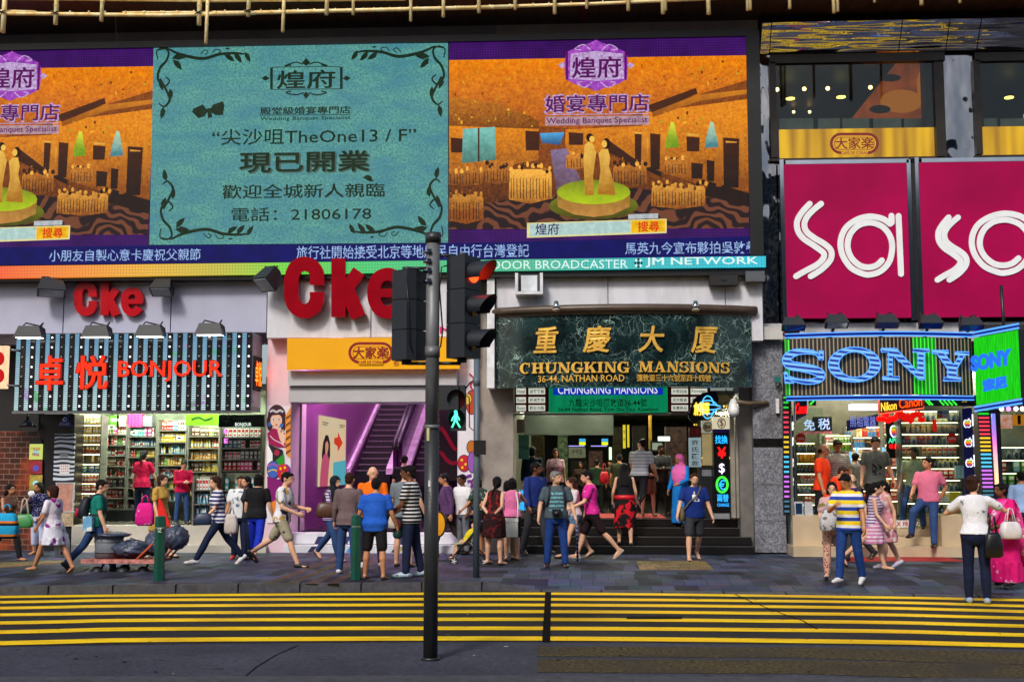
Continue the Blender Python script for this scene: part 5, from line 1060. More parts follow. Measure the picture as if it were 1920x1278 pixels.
# ------ escalators
def escalator(label,uL0,uR0,v0,Y0,Y1,v1,seed):
 A=at(uL0,v0,Y0);B=at(uR0,v0,Y0);z1=at(900,v1,Y1).z;n=15;w=B.x-A.x;t=thing('escalator',label,'escalator',(A.x+w/2,Y0,A.z-.3))
 tr=M('dark ribbed tread',(132,118,128),.4,var=.3,stretch=(26,1,1),scale=2);rs=M('ribbed riser',(34,28,33),.35,var=.35,stretch=(26,1,1),scale=2)
 dy,dz=(Y1-Y0)/n,(z1-A.z)/n
 for k in range(n):sub('step',lambda b:(b.box(A.x,B.x,Y0+k*dy,Y0+(k+1)*dy,A.z+k*dz-.3,A.z+(k+1)*dz-.03,rs),b.box(A.x,B.x,Y0+k*dy-.03,Y0+(k+1)*dy-.03,A.z+(k+1)*dz-.028,A.z+(k+1)*dz,tr)),t)
 pk=M('pink brushed skirt',(252,214,246),.25);vp=M('violet side panel',(72,24,78),.25,metal=.3,var=.4,stretch=(1,.3,1));rail=M('black handrail',(24,16,26),.35)
 for s,x in((-1,A.x),(1,B.x)):
  def sk(b):
   for o0,o1,h0,h1,m in((.02,.24,.05,.2,pk),(.2,.34,.05,.85,vp)):
    xx0,xx1=x+s*o0,x+s*o1;V=[(xx,yy,zz+hh)for yy,zz in((Y0-.8,A.z),(Y1,z1))for hh in(h0,h1)for xx in sorted((xx0,xx1))]
    b.add(V,[(0,1,3,2),(4,6,7,5),(0,2,6,4),(1,5,7,3),(2,3,7,6),(0,4,5,1)],m)
  sub('balustrade',sk,t);sub('handrail',lambda b:b.tube([(x+s*.27,Y0-1.1,A.z+.7),(x+s*.27,Y0-.9,A.z+.92),(x+s*.27,Y1,z1+.95)],.06,rail,8),t)
 return t
escalator('escalator with dark steps and pink skirt panels rising inside the purple hall',667,731,892,32.5,37.5,740,1)
escalator('second escalator partly hidden behind the traffic light pole',776,840,892,32.5,37.5,740,2)
t=thing('hall_poster','tall backlit poster with a long haired figure and red arrow on the purple hall wall','poster',(xe0+.02,29.6,1.5))
def hp(b):
 ya,yb,za,zb=28.2,31.4,at(600,912,28.3).z,at(600,778,28.3).z;cmat=E('poster cream glow',(226,212,170),.75,scale=1,col2=(240,200,160));b.box(xe0+.002,xe0+.03,ya,yb,za,zb,cmat)
 def pq(P,m,o):b.add([(xe0+.034+o,ya+(yb-ya)*a,za+(zb-za)*c)for a,c in P],[tuple(range(len(P)))],m)
 pq([(.5,0),(1,0),(1,.38),(.5,.34)],E('poster aqua',(90,190,206),.7),0);pq([(.52,.62),(.66,.58),(.66,.5),(.86,.64),(.66,.8),(.66,.72),(.52,.7)],E('poster red arrow',(220,60,20),.8),.002)
 pq([(.1,.3),(.32,.26),(.38,.44),(.37,.62),(.3,.73),(.2,.73),(.12,.62),(.08,.45)],MC['poster dark hair']if 'poster dark hair' in MC else E('poster dark hair',(40,16,24),.5),.001);pq([(.02,0),(.3,0),(.33,.22),(.36,.36),(.28,.46),(.16,.46),(.08,.36),(.04,.2)],E('poster pink dress',(206,90,120),.7),.002);pq([(.2,.46),(.26,.46),(.3,.52),(.31,.6),(.27,.66),(.21,.65),(.19,.58)],E('poster skin',(226,160,120),.7),.004);pq([(.18,.66),(.2,.7),(.28,.71),(.32,.64),(.3,.6),(.26,.65),(.2,.62)],MC['poster dark hair'],.006);[pq([(x0_,z_),(x1_,z_),(x1_,z_+.012),(x0_,z_+.012)],MC['poster dark hair'],.004)for x0_,x1_,z_ in((.08,.3,.9),(.08,.26,.87),(.72,.94,.9),(.72,.88,.87))]
sub('picture',hp,t)
t=thing('mannequin_poster','dim red poster of two arms beside the second escalator','poster',at(842,870,27.2))
sub('picture',lambda b:(b.bx(824,764,858,900,27.3,.03,M('dim red poster ground',(30,8,18),.4)),b.ribbon([(826,800),(836,814),(850,838),(857,842)],7,27.28,E('dim crimson',(150,20,46),.6),.004,False),b.ribbon([(826,846),(838,862),(848,868),(857,866)],7,27.278,MC['dim crimson'],.004,False)),t)
part(LB,'glass_panel',lambda b:b.bx(577,864,590,930,28,.03,M('dark red glass',(90,8,46),.2)))
# ------ Chungking entrance
Yh=26.5
t=thing('green_sign','green CHUNGKING MANSIONS address sign hanging under the marble sign','sign',at(1140,773,Yh));grn_s=E('green sign face',(10,150,96),.8,scale=1.3,col2=(10,120,80),stretch=(3,1,.3))
sub('board',lambda b:(b.bx(1029,727,1252,773,Yh,.12,grn_s),b.bx(1037,722,1243,740,Yh-.004,.004,E('blue sign band',(14,50,190),.8))),t)
def gsl(b):b.text('CHUNGKING MANSIONS',1046,722,1233,738,Yh-.010,E('white sign text',(235,235,245),.9),.015);b.text('九龍尖沙咀彌敦道36-44號',1066,747,1213,762,Yh-.006,M('sign black ink',(6,20,12),.5),.006);b.text('36-44 Nathan Road, Tsim Sha Tsui, Kowloon',1046,763,1234,772,Yh-.006,MC['sign black ink'],.012)
sub('lettering',gsl,t)
def plates(label,us,u0,u1,words):
 t=thing('directory_board',label,'directory board',at((u0+u1)/2,772,Yh));sub('board',lambda b:b.bx(u0,722,u1,772,Yh+.01,.1,M('dark red board',(120,8,18),.4)),t)
 i=0
 for(a,c)in us:
  for v in(728,744,759):
   w=words[i%len(words)];i+=1
   sub('name_plate',lambda b:(b.bx(a,v,c,v+11,Yh-.002,.012,E('pale lit plate',(232,236,220),.75)),b.text(w,a+2,v+2,c-2,v+9,Yh-.005,MC['sign black ink'],.01)),t)
plates('dark red directory board with white plates left of the green sign',((968,986),(991,1022)),964,1029,('Hotel','Room','Room','遊客賓館','舒適客房','歡迎光臨'))
plates('dark red directory board with white plates right of the green sign',((1259,1290),(1295,1326)),1252,1332,('外幣找換','成衣雜貨','珠寶飾品','Foreign','Garment','Goods'))
b=MB();b.bx(962,774,1340,777,26.48,.2,steel);b.build('entrance_beam',label='bright metal beam edge under the green sign',cat='beam')
t=thing('neon_wing_sign','dark curved sign with blue neon loops and yellow characters beside the directory board','sign',at(1322,790,26.3))
sub('board',lambda b:b.poly([(1290,782),(1300,748),(1318,736),(1342,732),(1348,748),(1340,772),(1322,784),(1300,792)],26.3,M('dark navy sign',(8,14,30),.3),.08),t)
def nl(b):
 for k in range(3):e=[at(1325+(12+7*(2-k))*math.cos(a)*.95+2,763+(5+8*k)*math.sin(a),26.27)for a in np.linspace(.3,6.1,26)];b.tube(e,.013,E('sky neon',(80,190,255),1.6),5)
sub('neon_loop',nl,t);sub('neon_lettering',lambda b:b.text('創輝',1301,754,1330,778,26.24,E('yellow neon',(255,200,60),1.8),.05,.01),t)
t=thing('exchange_sign','tall black money exchange sign with neon currency symbols','sign',at(1353,964,26.2));sub('board',lambda b:(b.bx(1338,805,1368,962,26.2,.3,M('black sign board',(10,10,14),.25)),b.bx(1337,804,1369,811,26.19,.3,M('violet sign edge',(50,30,120),.3)),b.bx(1337,781,1369,804,26.18,.32,E('cream light box',(226,214,180),.85)),b.bx(1338,962,1368,972,26.2,.3,PC['grey'])),t)
def exl(b):
 cy=E('cyan neon',(40,170,255),1.7);Y=26.17
 b.text('找換',1341,816,1364,831,Y,cy,.03,.006);b.text('¥',1346,838,1361,858,Y,E('scarlet neon',(255,20,20),1.7),.06,.006);b.text('$',1348,868,1359,888,Y,E('white neon',(235,225,255),1.6),.02,.006);b.text('€',1348,899,1360,918,Y,cy,.03,.006);b.text('兩替',1345,926,1366,940,Y,cy,.03,.006);b.text('CHANGE',1345,943,1367,949,Y,cy,.02,.006)
 e=[at(1354+10*math.cos(a),908+14*math.sin(a),Y)for a in np.linspace(0,6.283,30)];b.tube(e,.025,E('green neon',(60,230,60),1.5),6);b.text('$',1349,786,1357,800,Y-.006,PC['red'],.02);e=[at(1353+7*math.cos(a),793+9*math.sin(a),Y)for a in np.linspace(0,6.283,24)];b.tube(e,.01,PC['black'],5)
sub('neon_symbol',exl,t)
t=thing('round_logo_sign','cream light box with a round dark emblem left of the money exchange sign','sign',at(1327,812,26.4));sub('board',lambda b:b.bx(1316,788,1337,811,26.4,.2,E('grey light box',(170,170,150),.7)),t);sub('emblem',lambda b:(b.disc(1327,800,9,9.5,26.39,PC['black'],.004),b.disc(1327,800,7.6,8,26.385,PC['cream'],.004),b.text('$¥',1321,796,1333,804,26.38,PC['black'],.02)),t)
t=thing('remittance_sign','grey upright sign with four dark Chinese characters beside the entrance','sign',at(1304,875,26.5));sub('board',lambda b:b.bx(1292,820,1315,875,26.5,.1,E('pale blue grey sign',(156,178,184),.7)),t);sub('lettering',lambda b:[b.text(c,1297,824+k*13,1310,834+k*13,26.49,PC['black'],.01)for k,c in enumerate('許氏匯款')],t)
flat('red_placard','dark red placard above the grey upright sign','placard',1292,800,1315,818,26.5,M('dark red placard',(100,10,16),.4),.1,lambda b:b.text('匯款',1296,804,1311,814,26.49,PC['red'],.01))
for u0,u1,lab in((1317,1336,'cream lit booth panel beside the money exchange sign'),):flat('lit_money_booth',lab,'booth',u0,813,u1,872,26.6,E('warm booth wall',(214,190,130),.6,scale=1.5,col2=(150,130,90)),.05)
flat('booth_counter','black booth counter with a window left of the money exchange sign','counter',1312,876,1336,970,26.5,blackm,.5,lambda b:b.bx(1316,880,1334,892,26.49,.02,PC['grey']))
for k,(u0,u1)in enumerate(((1370,1378),(1380,1386))):flat('aluminium_strip',['wider','narrower'][k]+' pale aluminium strip right of the money exchange sign','strip',u0,776,u1,970,26.1,M('dull aluminium',(168,160,150),.4,metal=.4),.1)
t=thing('wall_camera','white dome security camera on a metal arm right of the entrance','camera',at(1375,775,25.3));pc=at(1375,762,25.3)
sub('dome',lambda b:(b.ball(pc+Vector((0,0,-.08)),(.12,.12,.13),M('white plastic',(232,232,230),.3)),b.tube([pc+Vector((0,0,.16)),pc+Vector((0,0,0)),pc+Vector((0,0,-.08))],[.05,.1,.12],MC['white plastic'],12)),t);sub('arm',lambda b:(b.tube([pc+Vector((0,0,.12)),at(1400,756,25.4),at(1440,755,25.58)],.045,M('rusty arm',(110,92,74),.5),8),b.tube([pc+Vector((0,0,.14)),at(1368,742,25.4),at(1360,728,25.4)],.01,blackm,5)),t)
flat('junction_box','white oblong junction box on the stone column','junction box',1455,747,1461,774,25.5,M('white plastic',(232,232,230),.3),.08)
flat('lantern_box','small teal box hanging on the stone column','box',1453,706,1463,716,25.4,M('teal enamel',(30,120,110),.3),.1,lambda b:b.cyl(at(1458,716,25.45),at(1458,722,25.45),.02,PC['silver']))
b=MB();b.bx(1420,612,1468,636,25.4,.3,M('dirty ledge box',(196,194,190),.5,dirt=.3));b.build('ledge_box',label='dirty white ledge box between the marble sign and the neon camera sign',cat='box')
b=MB()
for k in range(14):b.ball(at(1484+rnd.uniform(-11,11),622+rnd.uniform(-6,5),25.0),(.09,.07,.06),M('rust orange clutter',(150,64,26),.8,var=.5,scale=20),7)
b.build('rusty_clutter',label='heap of rusty orange scrap above the left end of the neon camera sign',cat='scrap')
b=MB();b.bx(972,814,992,860,27.2,.05,M('teal hall poster',(70,140,120),.4));b.text('千億',975,834,990,842,27.19,PC['black'],.01);b.build('hall_sign',label='teal notice on the left wall of the dim entrance hall',cat='sign')
flat('door_panel','pale upright panel at the left jamb of the entrance','panel',969,786,984,812,27.0,M('pale jamb box',(150,142,128),.5),.06)
b=MB();b.text('找換',972,918,992,934,27.1,E('cyan neon',(40,170,255),1.7),.03,.01);b.text('錢莊',972,940,994,956,27.1,MC['cyan neon'],.03,.01);b.build('neon_characters',label='blue neon characters low at the left side of the entrance hall',cat='neon sign')
for u,lab in((1092,'left of the two bright yellow and blue sign squares deep in the hall'),(1134,'right of the two bright yellow and blue sign squares deep in the hall')):
 t=thing('hall_light_sign',lab,'sign',at(u,835,36));sub('panel',lambda b:(b.bx(u-6,828,u+6,834,36,.05,E('lime sign',(220,230,30),1.2)),b.bx(u-6,822,u+6,827.5,36,.05,E('sky sign',(60,170,220),1.1)),b.bx(u-26,835,u+4,836.5,36,.05,E('violet tube',(170,160,255),1.3))),t)
flat('tube_light','upright white and green tube light in the middle of the hall','lamp',1142,838,1147,875,34,E('white green tube',(210,255,190),1.6),.05)
t=thing('yellow_hall_sign','hanging yellow signs with dark characters in the entrance hall','sign',at(1174,840,31));sub('board',lambda b:(b.bx(1168,796,1173,840,31,.05,E('yellow hall panel',(230,210,40),.9)),b.bx(1176,796,1180,838,31,.05,MC['yellow hall panel'])),t);sub('lettering',lambda b:[b.text('兌',1168.5,806+k*14,1172.5,812+k*14,30.98,PC['black'],.02)for k in range(2)],t)
t=thing('hall_television','small wall television with a pale screen at the right of the hall','television',at(1232,845,29));sub('case',lambda b:b.bx(1220,826,1244,846,29,.3,PC['black']),t);sub('screen',lambda b:b.bx(1223,830,1241,843,28.99,.01,E('pale screen',(150,165,140),.8)),t)
flat('hall_lamp','tilted white tube lamp at the right of the hall','lamp',1234,818,1256,826,29.5,E('white hall tube',(240,250,240),2),.06)
flat('hall_gold_post','gold pillar edge inside the entrance hall','pillar',1216,778,1222,842,30,M('gold pillar',(150,112,30),.3,metal=.5),.1)
flat('menu_board','grey menu board deep inside the entrance hall','menu board',1066,838,1098,858,35,M('hall menu grey',(96,98,84),.5),.05,lambda b:b.text('千千百',1072,842,1092,852,34.98,PC['black'],.01))
b=MB()
for k in range(26):p=(hx1-.03,27.5+k*.45,rnd.uniform(1.8,3.2));b.ball(p,(.02,.1,.03),E('hall glint',(255,210,90),1.6),6)  # glowing beads put in as glints on the mirror wall
b.build('wall_glints',label='small amber glints set as glowing beads along the right wall of the entrance hall',cat='lights')
# ------ camera shop interior
r5=random.Random(5)
cam_goods=[('camera',['silver','silver','black']),('lens_box',['silver','white','amber','cream']),('camera',['silver','black','red']),('carton',['green','silver','cream','lightblue']),('camera',['black','silver','cream']),('carton',['white','blue','yellow','red'])]
glsh=M('glass shelf',(150,170,160),.08)
shelf('glass display window of cameras right of the shop entrance',1690,770,1804,965,26.3,9,cam_goods,11,'right camera window',11,.4,steel,M('bright case back',(236,226,186),.2),.9,.35,'display_case',lights=True)
shelf('glass display window of cameras left of the shop entrance',1492,830,1534,965,26.3,7,cam_goods,5,'left camera window',12,.4,steel,M('bright case back',(190,180,140),.2),.9,.35,'display_case',lights=True)
shelf('tall rear shelf of boxed cameras in the middle of the camera shop',1586,800,1656,960,30.2,8,[('lens_box',['white','blue','cream','red']),('lens_box',['brown','black','blue']),('lens_box',['white','red','grey']),('carton',['black','blue','white'])],12,'rear boxed camera shelf',13,lights=True)
shelf('crowded rear wall shelf of red and silver packets under the red decorations',1658,792,1690,960,29.2,8,[('carton',['red','white','silver','orange']),('camera',['silver','black','red']),('lens_box',['white','cream','blue','red'])],7,'red packet shelf',16,lights=True)
shelf('high rear shelf of small boxes above the doorway people in the camera shop',1546,816,1600,846,28.6,2,[('carton',['silver','green','white','black']),('lens_box',['green','silver','cream'])],9,'high rear shelf',17,lights=True)
shelf('narrow rear shelf of dark bags beside the boxed cameras',1538,812,1584,960,30.3,7,[('carton',['black','grey','green']),('camera',['black','grey'])],6,'rear bag shelf',14)
shelf('display window of the shop at the far right edge',1878,838,1960,985,26.0,6,[('camera',['black','grey','silver']),('carton',['green','lightblue','yellow','red','white']),('carton',['red','white','green','black']),('camera',['black','silver'])],6,'far right window',15,.4,steel,M('far case back',(120,140,130),.3),.9,.3,'display_case',lights=True)
b=MB();b.bx(1686,764,1826,968,25.9,.012,glass());b.build('window_pane',label='clear glass pane in front of the right camera window',cat='window')
b=MB();b.bx(1488,764,1545,968,25.9,.012,glass());b.build('window_pane',label='clear glass pane in front of the left camera window',cat='window')
b=MB();b.bx(1872,772,1990,985,25.85,.012,glass());b.build('window_pane',label='clear glass pane of the far right shop window',cat='window')
for k,(u,Yq)in enumerate(((1606,29.6),(1636,29.9),(1656,28.2),(1594,29))):b=MB();b.tube([at(u,838,Yq),at(u+2,930,Yq)],.03,E('pale blue tube',(120,190,240),1.4),6);b.build('tube_light',label='pale blue upright tube light '+['left of the grey shirted man','just right of the grey shirted man','under the lit fruit emblem sign','beside the rear bag shelf'][k],cat='lamp')
bluem=E('navy panel glow',(18,20,70),.6)
t=thing('duty_free_sign','black sign with white blue tax free characters in the camera shop','sign',at(1534,813,26.9));sub('board',lambda b:(b.bx(1524,781,1560,808,26.9,.06,PC['black']),b.bx(1500,808,1560,813,26.9,.06,M('pink strip',(206,120,140),.4))),t);sub('lettering',lambda b:(b.text('税',1534,784,1556,805,26.89,E('ice neon',(190,205,255),1.5),.02),b.text('免',1507,786,1528,806,26.87,MC['ice neon'],.02)),t)
t=thing('neon_brand_sign','tilted red framed neon sign with yellow and orange brand names','sign',at(1690,770,25.6))
def tilt(b,du=0):b.v=[(x,y,z+(x-X(1690,760,25.6))*.13)for x,y,z in b.v]
sub('board',lambda b:(b.bx(1648,743,1732,770,25.6,.1,M('dark red neon board',(60,10,8),.3)),tilt(b)),t);sub('neon_border',lambda b:(b.tube([at(u,v,25.57)for u,v in((1648,743),(1732,743),(1732,770),(1648,770),(1648,743))],.014,E('coral neon',(255,90,70),1.6),6),tilt(b)),t)
sub('neon_lettering',lambda b:(b.text('Nikon',1652,750,1681,766,25.56,E('yellow neon',(255,200,60),1.8),.02,.008),b.text('Canon',1686,747,1729,765,25.56,E('orange red neon',(255,80,20),1.6),.02,.008),tilt(b)),t)
t=thing('chevron_sign','black strip with green neon chevrons and a number under the neon camera sign','sign',at(1780,760,25.3));sub('board',lambda b:b.bx(1733,741,1832,761,25.3,.1,PC['black']),t);sub('neon_chevron',lambda b:[b.tube([at(u+8,743,25.27),at(u,751,25.27),at(u+8,759,25.27)],.018,E('green neon',(60,230,60),1.5),6)for u in(1736,1741,1762,1770,1778,1786)],t);sub('lettering',lambda b:b.text('38',1803,746,1813,754,25.28,E('dim amber',(190,170,60),.8),.0),t)
t=thing('neon_wing_sign','small black wing sign with red neon name at the left of the camera shop','sign',at(1500,786,25.0));sub('board',lambda b:b.poly([(1490,746),(1514,737),(1514,780),(1490,790)],25.0,PC['black'],.1),t);sub('frame',lambda b:b.tube([at(u,v,24.98)for u,v in((1491,747),(1513,739),(1513,779),(1491,788),(1491,747))],.012,M('pale frame',(170,170,200),.4),5),t);sub('neon_lettering',lambda b:b.text('Canon',1491,755,1512,775,24.97,E('scarlet neon',(255,20,20),1.7),.05,.008,.15),t)
t=thing('arrow_sign','small green neon arrow beside the black wing sign','sign',at(1524,760,25.5));sub('board',lambda b:b.bx(1517,741,1530,760,25.5,.05,M('dark green board',(6,40,8),.4)),t);sub('neon_chevron',lambda b:b.tube([at(1519,743,25.48),at(1526,751,25.48),at(1519,758,25.48)],.02,E('green neon',(60,230,60),1.5),6),t)
t=thing('banner_sign','long dark blue banner with pale characters hanging inside the camera shop','sign',at(1615,800,28));sub('board',lambda b:b.poly([(1588,788),(1646,776),(1646,797),(1588,808)],28,MC['navy panel glow'],.05),t);sub('lettering',lambda b:b.text('照相電器',1594,780,1642,800,27.98,E('dim ice text',(120,130,210),1),.02),t)
t=thing('red_decoration','bunch of red paper decorations above the lit fruit emblem','decoration',at(1680,782,27));sub('paper',lambda b:[b.ball(at(1650+k*5.2,779+rnd.uniform(-6,9),26.02+rnd.uniform(0,.15)),(.09,.05,.07),E('red paper glow',(236,14,10),1.3),7)for k in range(16)],t)
apple=[(0,.32),(.12,.40),(.3,.42),(.42,.3),(.46,.1),(.36,.0),(.34,-.16),(.46,-.28),(.36,-.46),(.24,-.56),(.12,-.56),(0,-.5),(-.12,-.56),(-.24,-.56),(-.38,-.42),(-.46,-.2),(-.48,.05),(-.42,.28),(-.28,.41),(-.12,.40)]
bands=[((110,180,50),.18,.5),((250,190,40),.04,.18),((240,130,40),-.12,.04),((220,60,50),-.28,-.12),((130,50,130),-.42,-.28),((30,90,190),-.6,-.42)]
def emblem(b,cu,cv,s,Y,halo=True):
 w=E('emblem white glow',(245,240,250),1.5)
 if halo:b.poly([(cu+x*s*1.28,cv-(z+.02)*s*1.24)for x,z in apple],Y,w,.006);b.poly([(cu+(x*1.9)*s+.04*s,cv-(.56+z)*s)for x,z in((0,-.1),(.12,.0),(.14,.22),(.02,.1))],Y-.001,w,.006)
 for k,(c,lo,hi)in enumerate(bands):
  P=[];n=len(apple)
  for i in range(n):
   (x0,z0),(x1,z1)=apple[i],apple[(i+1)%n];ins=lambda z:lo<=z<=hi
   if ins(z0):P.append((x0,z0))
   for zz in((lo,hi)if z1>z0 else(hi,lo)):
    if(z0-zz)*(z1-zz)<0:P.append((x0+(x1-x0)*(zz-z0)/(z1-z0),zz))
  if len(P)>2:b.poly([(cu+x*s,cv-z*s)for x,z in P],Y-.006-.0006*k,E('emblem band %d'%k,c,1.1),.003)
t=thing('neon_emblem_sign','hanging sign with a rainbow fruit emblem over green and red neon words','sign',at(1680,862,26.8));sub('board',lambda b:b.bx(1662,790,1702,858,26.8,.05,M('dark glass board',(16,22,20),.1)),t);sub('emblem',lambda b:emblem(b,1680,807,19,26.78),t)
sub('neon_lettering',lambda b:(b.text('APPLE',1666,821,1694,830,26.78,E('mint neon',(70,230,170),1.5),.02,.005),b.text('專賣店',1667,832,1693,841,26.78,E('scarlet neon',(255,20,20),1.7),.02,.005)),t)
t=thing('emblem_panel','tall navy panel with glowing rainbow fruit emblems right of the camera window','sign',at(1815,930,25.8));sub('board',lambda b:b.poly([(1804,766),(1822,764),(1830,964),(1812,966)],25.8,bluem,.05),t)
for v,u in((793,1814),(829,1816),(867,1818),(905,1820)):sub('emblem',lambda b:emblem(b,u,v,12.5,25.78),t)
sub('light_strip',lambda b:[b.bx(1823+k*.2+(v-775)*.035,v,1825+(v-775)*.035,v+22,25.77,.02,E('white strip light',(225,235,255),1.8))for k,v in enumerate((776,815,852,890))],t)
t=thing('emblem_panel','narrow panel with white fruit emblems at the left edge of the camera shop','sign',at(1484,970,25.4));sub('board',lambda b:b.bx(1481,778,1489,960,25.4,.04,bluem),t)
for v in(797,826,866,902,938):sub('emblem',lambda b:b.poly([(1485+x*7,v-z*17)for x,z in apple],25.39,E('emblem white glow',(245,240,250),1.5),.004),t)
for u,v,lab in((1501,821,'round red sign with white script in the left camera window'),(1785,821,'round red sign with white script in the right camera window')):
 t=thing('round_sign',lab,'sign',at(u,v,25.85));sub('disc',lambda b:b.disc(u,v,9.5,9.5,25.86,M('bright red disc',(226,34,24),.35),.02),t);sub('lettering',lambda b:b.text('Leica',u-6.5,v-3.5,u+6.5,v+3,25.85,PC['white'],.012,0,.15),t)
def rungs(label,u0,u1,du,v0,v1,n,Y):
 t=thing('neon_ladder',label,'neon column',at((u0+u1)/2,v1,Y));sub('backing',lambda b:b.poly([(u0-2,v0-6),(u1+2,v0-6),(u1+2+du,v1+8),(u0-2+du,v1+8)],Y+.02,PC['black'],.04),t)
 cs=[('ladder green',(40,190,50)),('ladder red',(226,60,84)),('ladder yellow',(230,190,50)),('ladder cyan',(80,190,230)),('ladder violet',(200,110,226)),('ladder teal',(60,110,130))]
 for k in range(n):
  f=k/(n-1);q=min(5,int(f*5.4+.3));v=v0+(v1-v0)*f;sub('neon_rung',lambda b:b.tube([at(u0+du*f,v,Y),at(u1+du*f,v,Y)],.02,E(cs[q][0],cs[q][1],1.3),6),t)
rungs('neon ladder column of coloured rungs at the left edge of the camera shop',1469,1478,2,745,958,24,25.2)
rungs('neon ladder column of coloured rungs right of the camera shop window',1834,1853,10,760,935,24,25.0)
def ledstrip():
 m,nt,bs,N,L=_nt('rainbow light column');tc=N.new('ShaderNodeTexCoord');sp=N.new('ShaderNodeSeparateXYZ');L.new(tc.outputs['Object'],sp.inputs[0]);r=N.new('ShaderNodeValToRGB');L.new(_ramp(N,L,sp.outputs[2],0,1.55),r.inputs[0]);e=r.color_ramp.elements
 e[0].color=(*lin((255,190,40)),1);e[1].color=(*lin((70,150,255)),1)
 for p_,c in((.3,(250,80,60)),(.55,(226,40,200)),(.75,(150,110,255))):q=e.new(p_);q.color=(*lin(c),1)
 g_=_math(N,L,'GREATER_THAN',_math(N,L,'FRACT',_math(N,L,'MULTIPLY',sp.outputs[2],24)),.25);L.new(_mix(N,L,g_,(0,0,0),r.outputs[0]),bs.inputs['Emission Color']);bs.inputs['Emission Strength'].default_value=1.3;return m
b=MB();b.poly([(1859,775),(1866,775),(1873,908),(1866,908)],25.2,ledstrip(),.03);b.build('light_column',label='rainbow lit column strip between the camera shop and the far right window',cat='lamp')
b=MB();b.poly([(1853,765),(1875,765),(1884,1000),(1862,1000)],25.3,M('dark blue post',(22,24,40),.3),.2);b.build('corner_post',label='dark corner post behind the rainbow lit strip',cat='post')
t=thing('bulb_canopy','black canopy edge with white bulbs over the far right window','canopy',at(1895,765,24.9));sub('edge',lambda b:b.bx(1838,752,2000,768,24.9,.3,PC['black']),t)
for u in(1878,1891,1905,1917):sub('bulb',lambda b:b.ball(at(u,766,24.86),.05,E('lit white bulb',(255,250,255),2.2)if u!=1891 else E('pink bulb',(255,150,255),2),8),t)
flat('orange_poster','orange product poster at the top of the far right window','poster',1874,777,1898,803,25.95,E('orange glow poster',(226,100,30),.8,scale=8,col2=(240,200,190)),.02);flat('orange_poster','amber product poster with a dark bar at the far right edge','poster',1899,777,1960,797,25.95,E('amber glow poster',(226,130,30),.8),.02,lambda b:b.bx(1908,778,1914,795,25.94,.004,PC['black']))
for u,v,c,lab in((1682,790,'red','x'),):pass
flat('boxed_tablet','white box with a dark tablet picture on the left stone base','box',1490,940,1506,966,25.3,PC['silver'],.1,lambda b:b.bx(1492,943,1504,963,25.29,.004,M('tablet picture',(20,50,84),.2)))
flat('boxed_tablet','white box standing right of the tablet box on the left stone base','box',1509,941,1524,966,25.32,PC['silver'],.12);flat('pale_carton','pale blue carton low in the right camera window','carton',1792,872,1812,896,25.92,M('pale blue carton',(170,196,214),.4),.1,lambda b:b.bx(1801,872,1802,896,25.91,.004,PC['grey']))
flat('yellow_carton','yellow carton behind the seated man in the camera window','carton',1782,922,1800,942,25.95,M('mustard carton',(206,176,30),.4),.1)
flat('red_bottle_sign','small red neon bottle shape hanging in the right camera window','sign',1749,786,1756,808,25.95,E('bright red sign',(226,20,14),1),.02)
flat('card_stickers','payment card stickers at the top of the right camera window','stickers',1757,769,1780,784,25.88,PC['white'],.004,lambda b:(b.bx(1758,770,1767,776,25.874,.004,PC['blue']),b.bx(1758,777,1767,783,25.874,.004,PC['orange']),b.bx(1769,770,1779,776,25.874,.004,PC['lightblue'])))
t=thing('step_sign','white step sign with red X FREE lettering under the camera shop','sign',at(1690,986,25.42));sub('board',lambda b:b.bx(1672,975,1716,988,25.43,.015,M('white plastic',(232,232,230),.3)),t);sub('lettering',lambda b:b.text('TAX FREE',1662+6,977,1714,986,25.42,PC['red'],.02),t)
b=MB();Q=[gnd(1565,1052,.004),gnd(1820,1052,.004),gnd(1765,1043,.004),gnd(1575,1043,.004)];b.add([(p.x,p.y,.006)for p in Q],[(0,1,2,3)],MC['red carpet']);b.build('door_mat',label='red mat on the pavement in front of the camera shop steps',cat='mat')
flat('ceiling_panel','bright white sloping ceiling panel in the camera shop','ceiling panel',1598,756,1652,768,27.5,E('white panel glow',(240,245,250),1.2),.4)
for u in(1607,1660,1716,1772):b=MB();b.ball(at(u,741 if u!=1772 else 738,25.2),(.07,.07,.05),E('round spot lamp',(255,255,250),3),10);b.build('spot_lamp',label='round white spot lamp under the neon camera sign, '+{1607:'leftmost',1660:'second from the left',1716:'above the orange red neon name',1772:'rightmost, by the chevrons'}[u],cat='lamp')
# ------ traffic light pole
pp=gnd(807,1237,RZ);Yp_=pp.y;galv=M('grimy galvanised steel',(120,122,124),.5,metal=.3,var=.35,scale=5,stretch=(1,1,.35),dirt=.9,dcol=(52,54,58),dscale=2.2)
TL=thing('traffic_light','tall grey traffic light pole with dark signal heads in front of the crossing','traffic light',(pp.x,pp.y,RZ))
ztop=at(807,437,Yp_).z;zj=at(807,668,Yp_).z;lowm=M('black lower pole',(30,31,33),.4,var=.3,scale=6)
zmid=at(807,800,Yp_).z
sub('pole',lambda b:(b.cyl((pp.x,pp.y,RZ),(pp.x,pp.y,zmid),.072,M('dark painted pole',(52,54,56),.4,metal=.2,var=.3,stretch=(3,3,.6),dirt=.5,dcol=(90,90,92)),n=24),b.cyl((pp.x,pp.y,zmid),(pp.x,pp.y,ztop-.1),.070,galv,n=24),b.cyl((pp.x,pp.y,ztop-.1),(pp.x,pp.y,ztop),.082,MC['dark painted pole'],n=24)),TL)
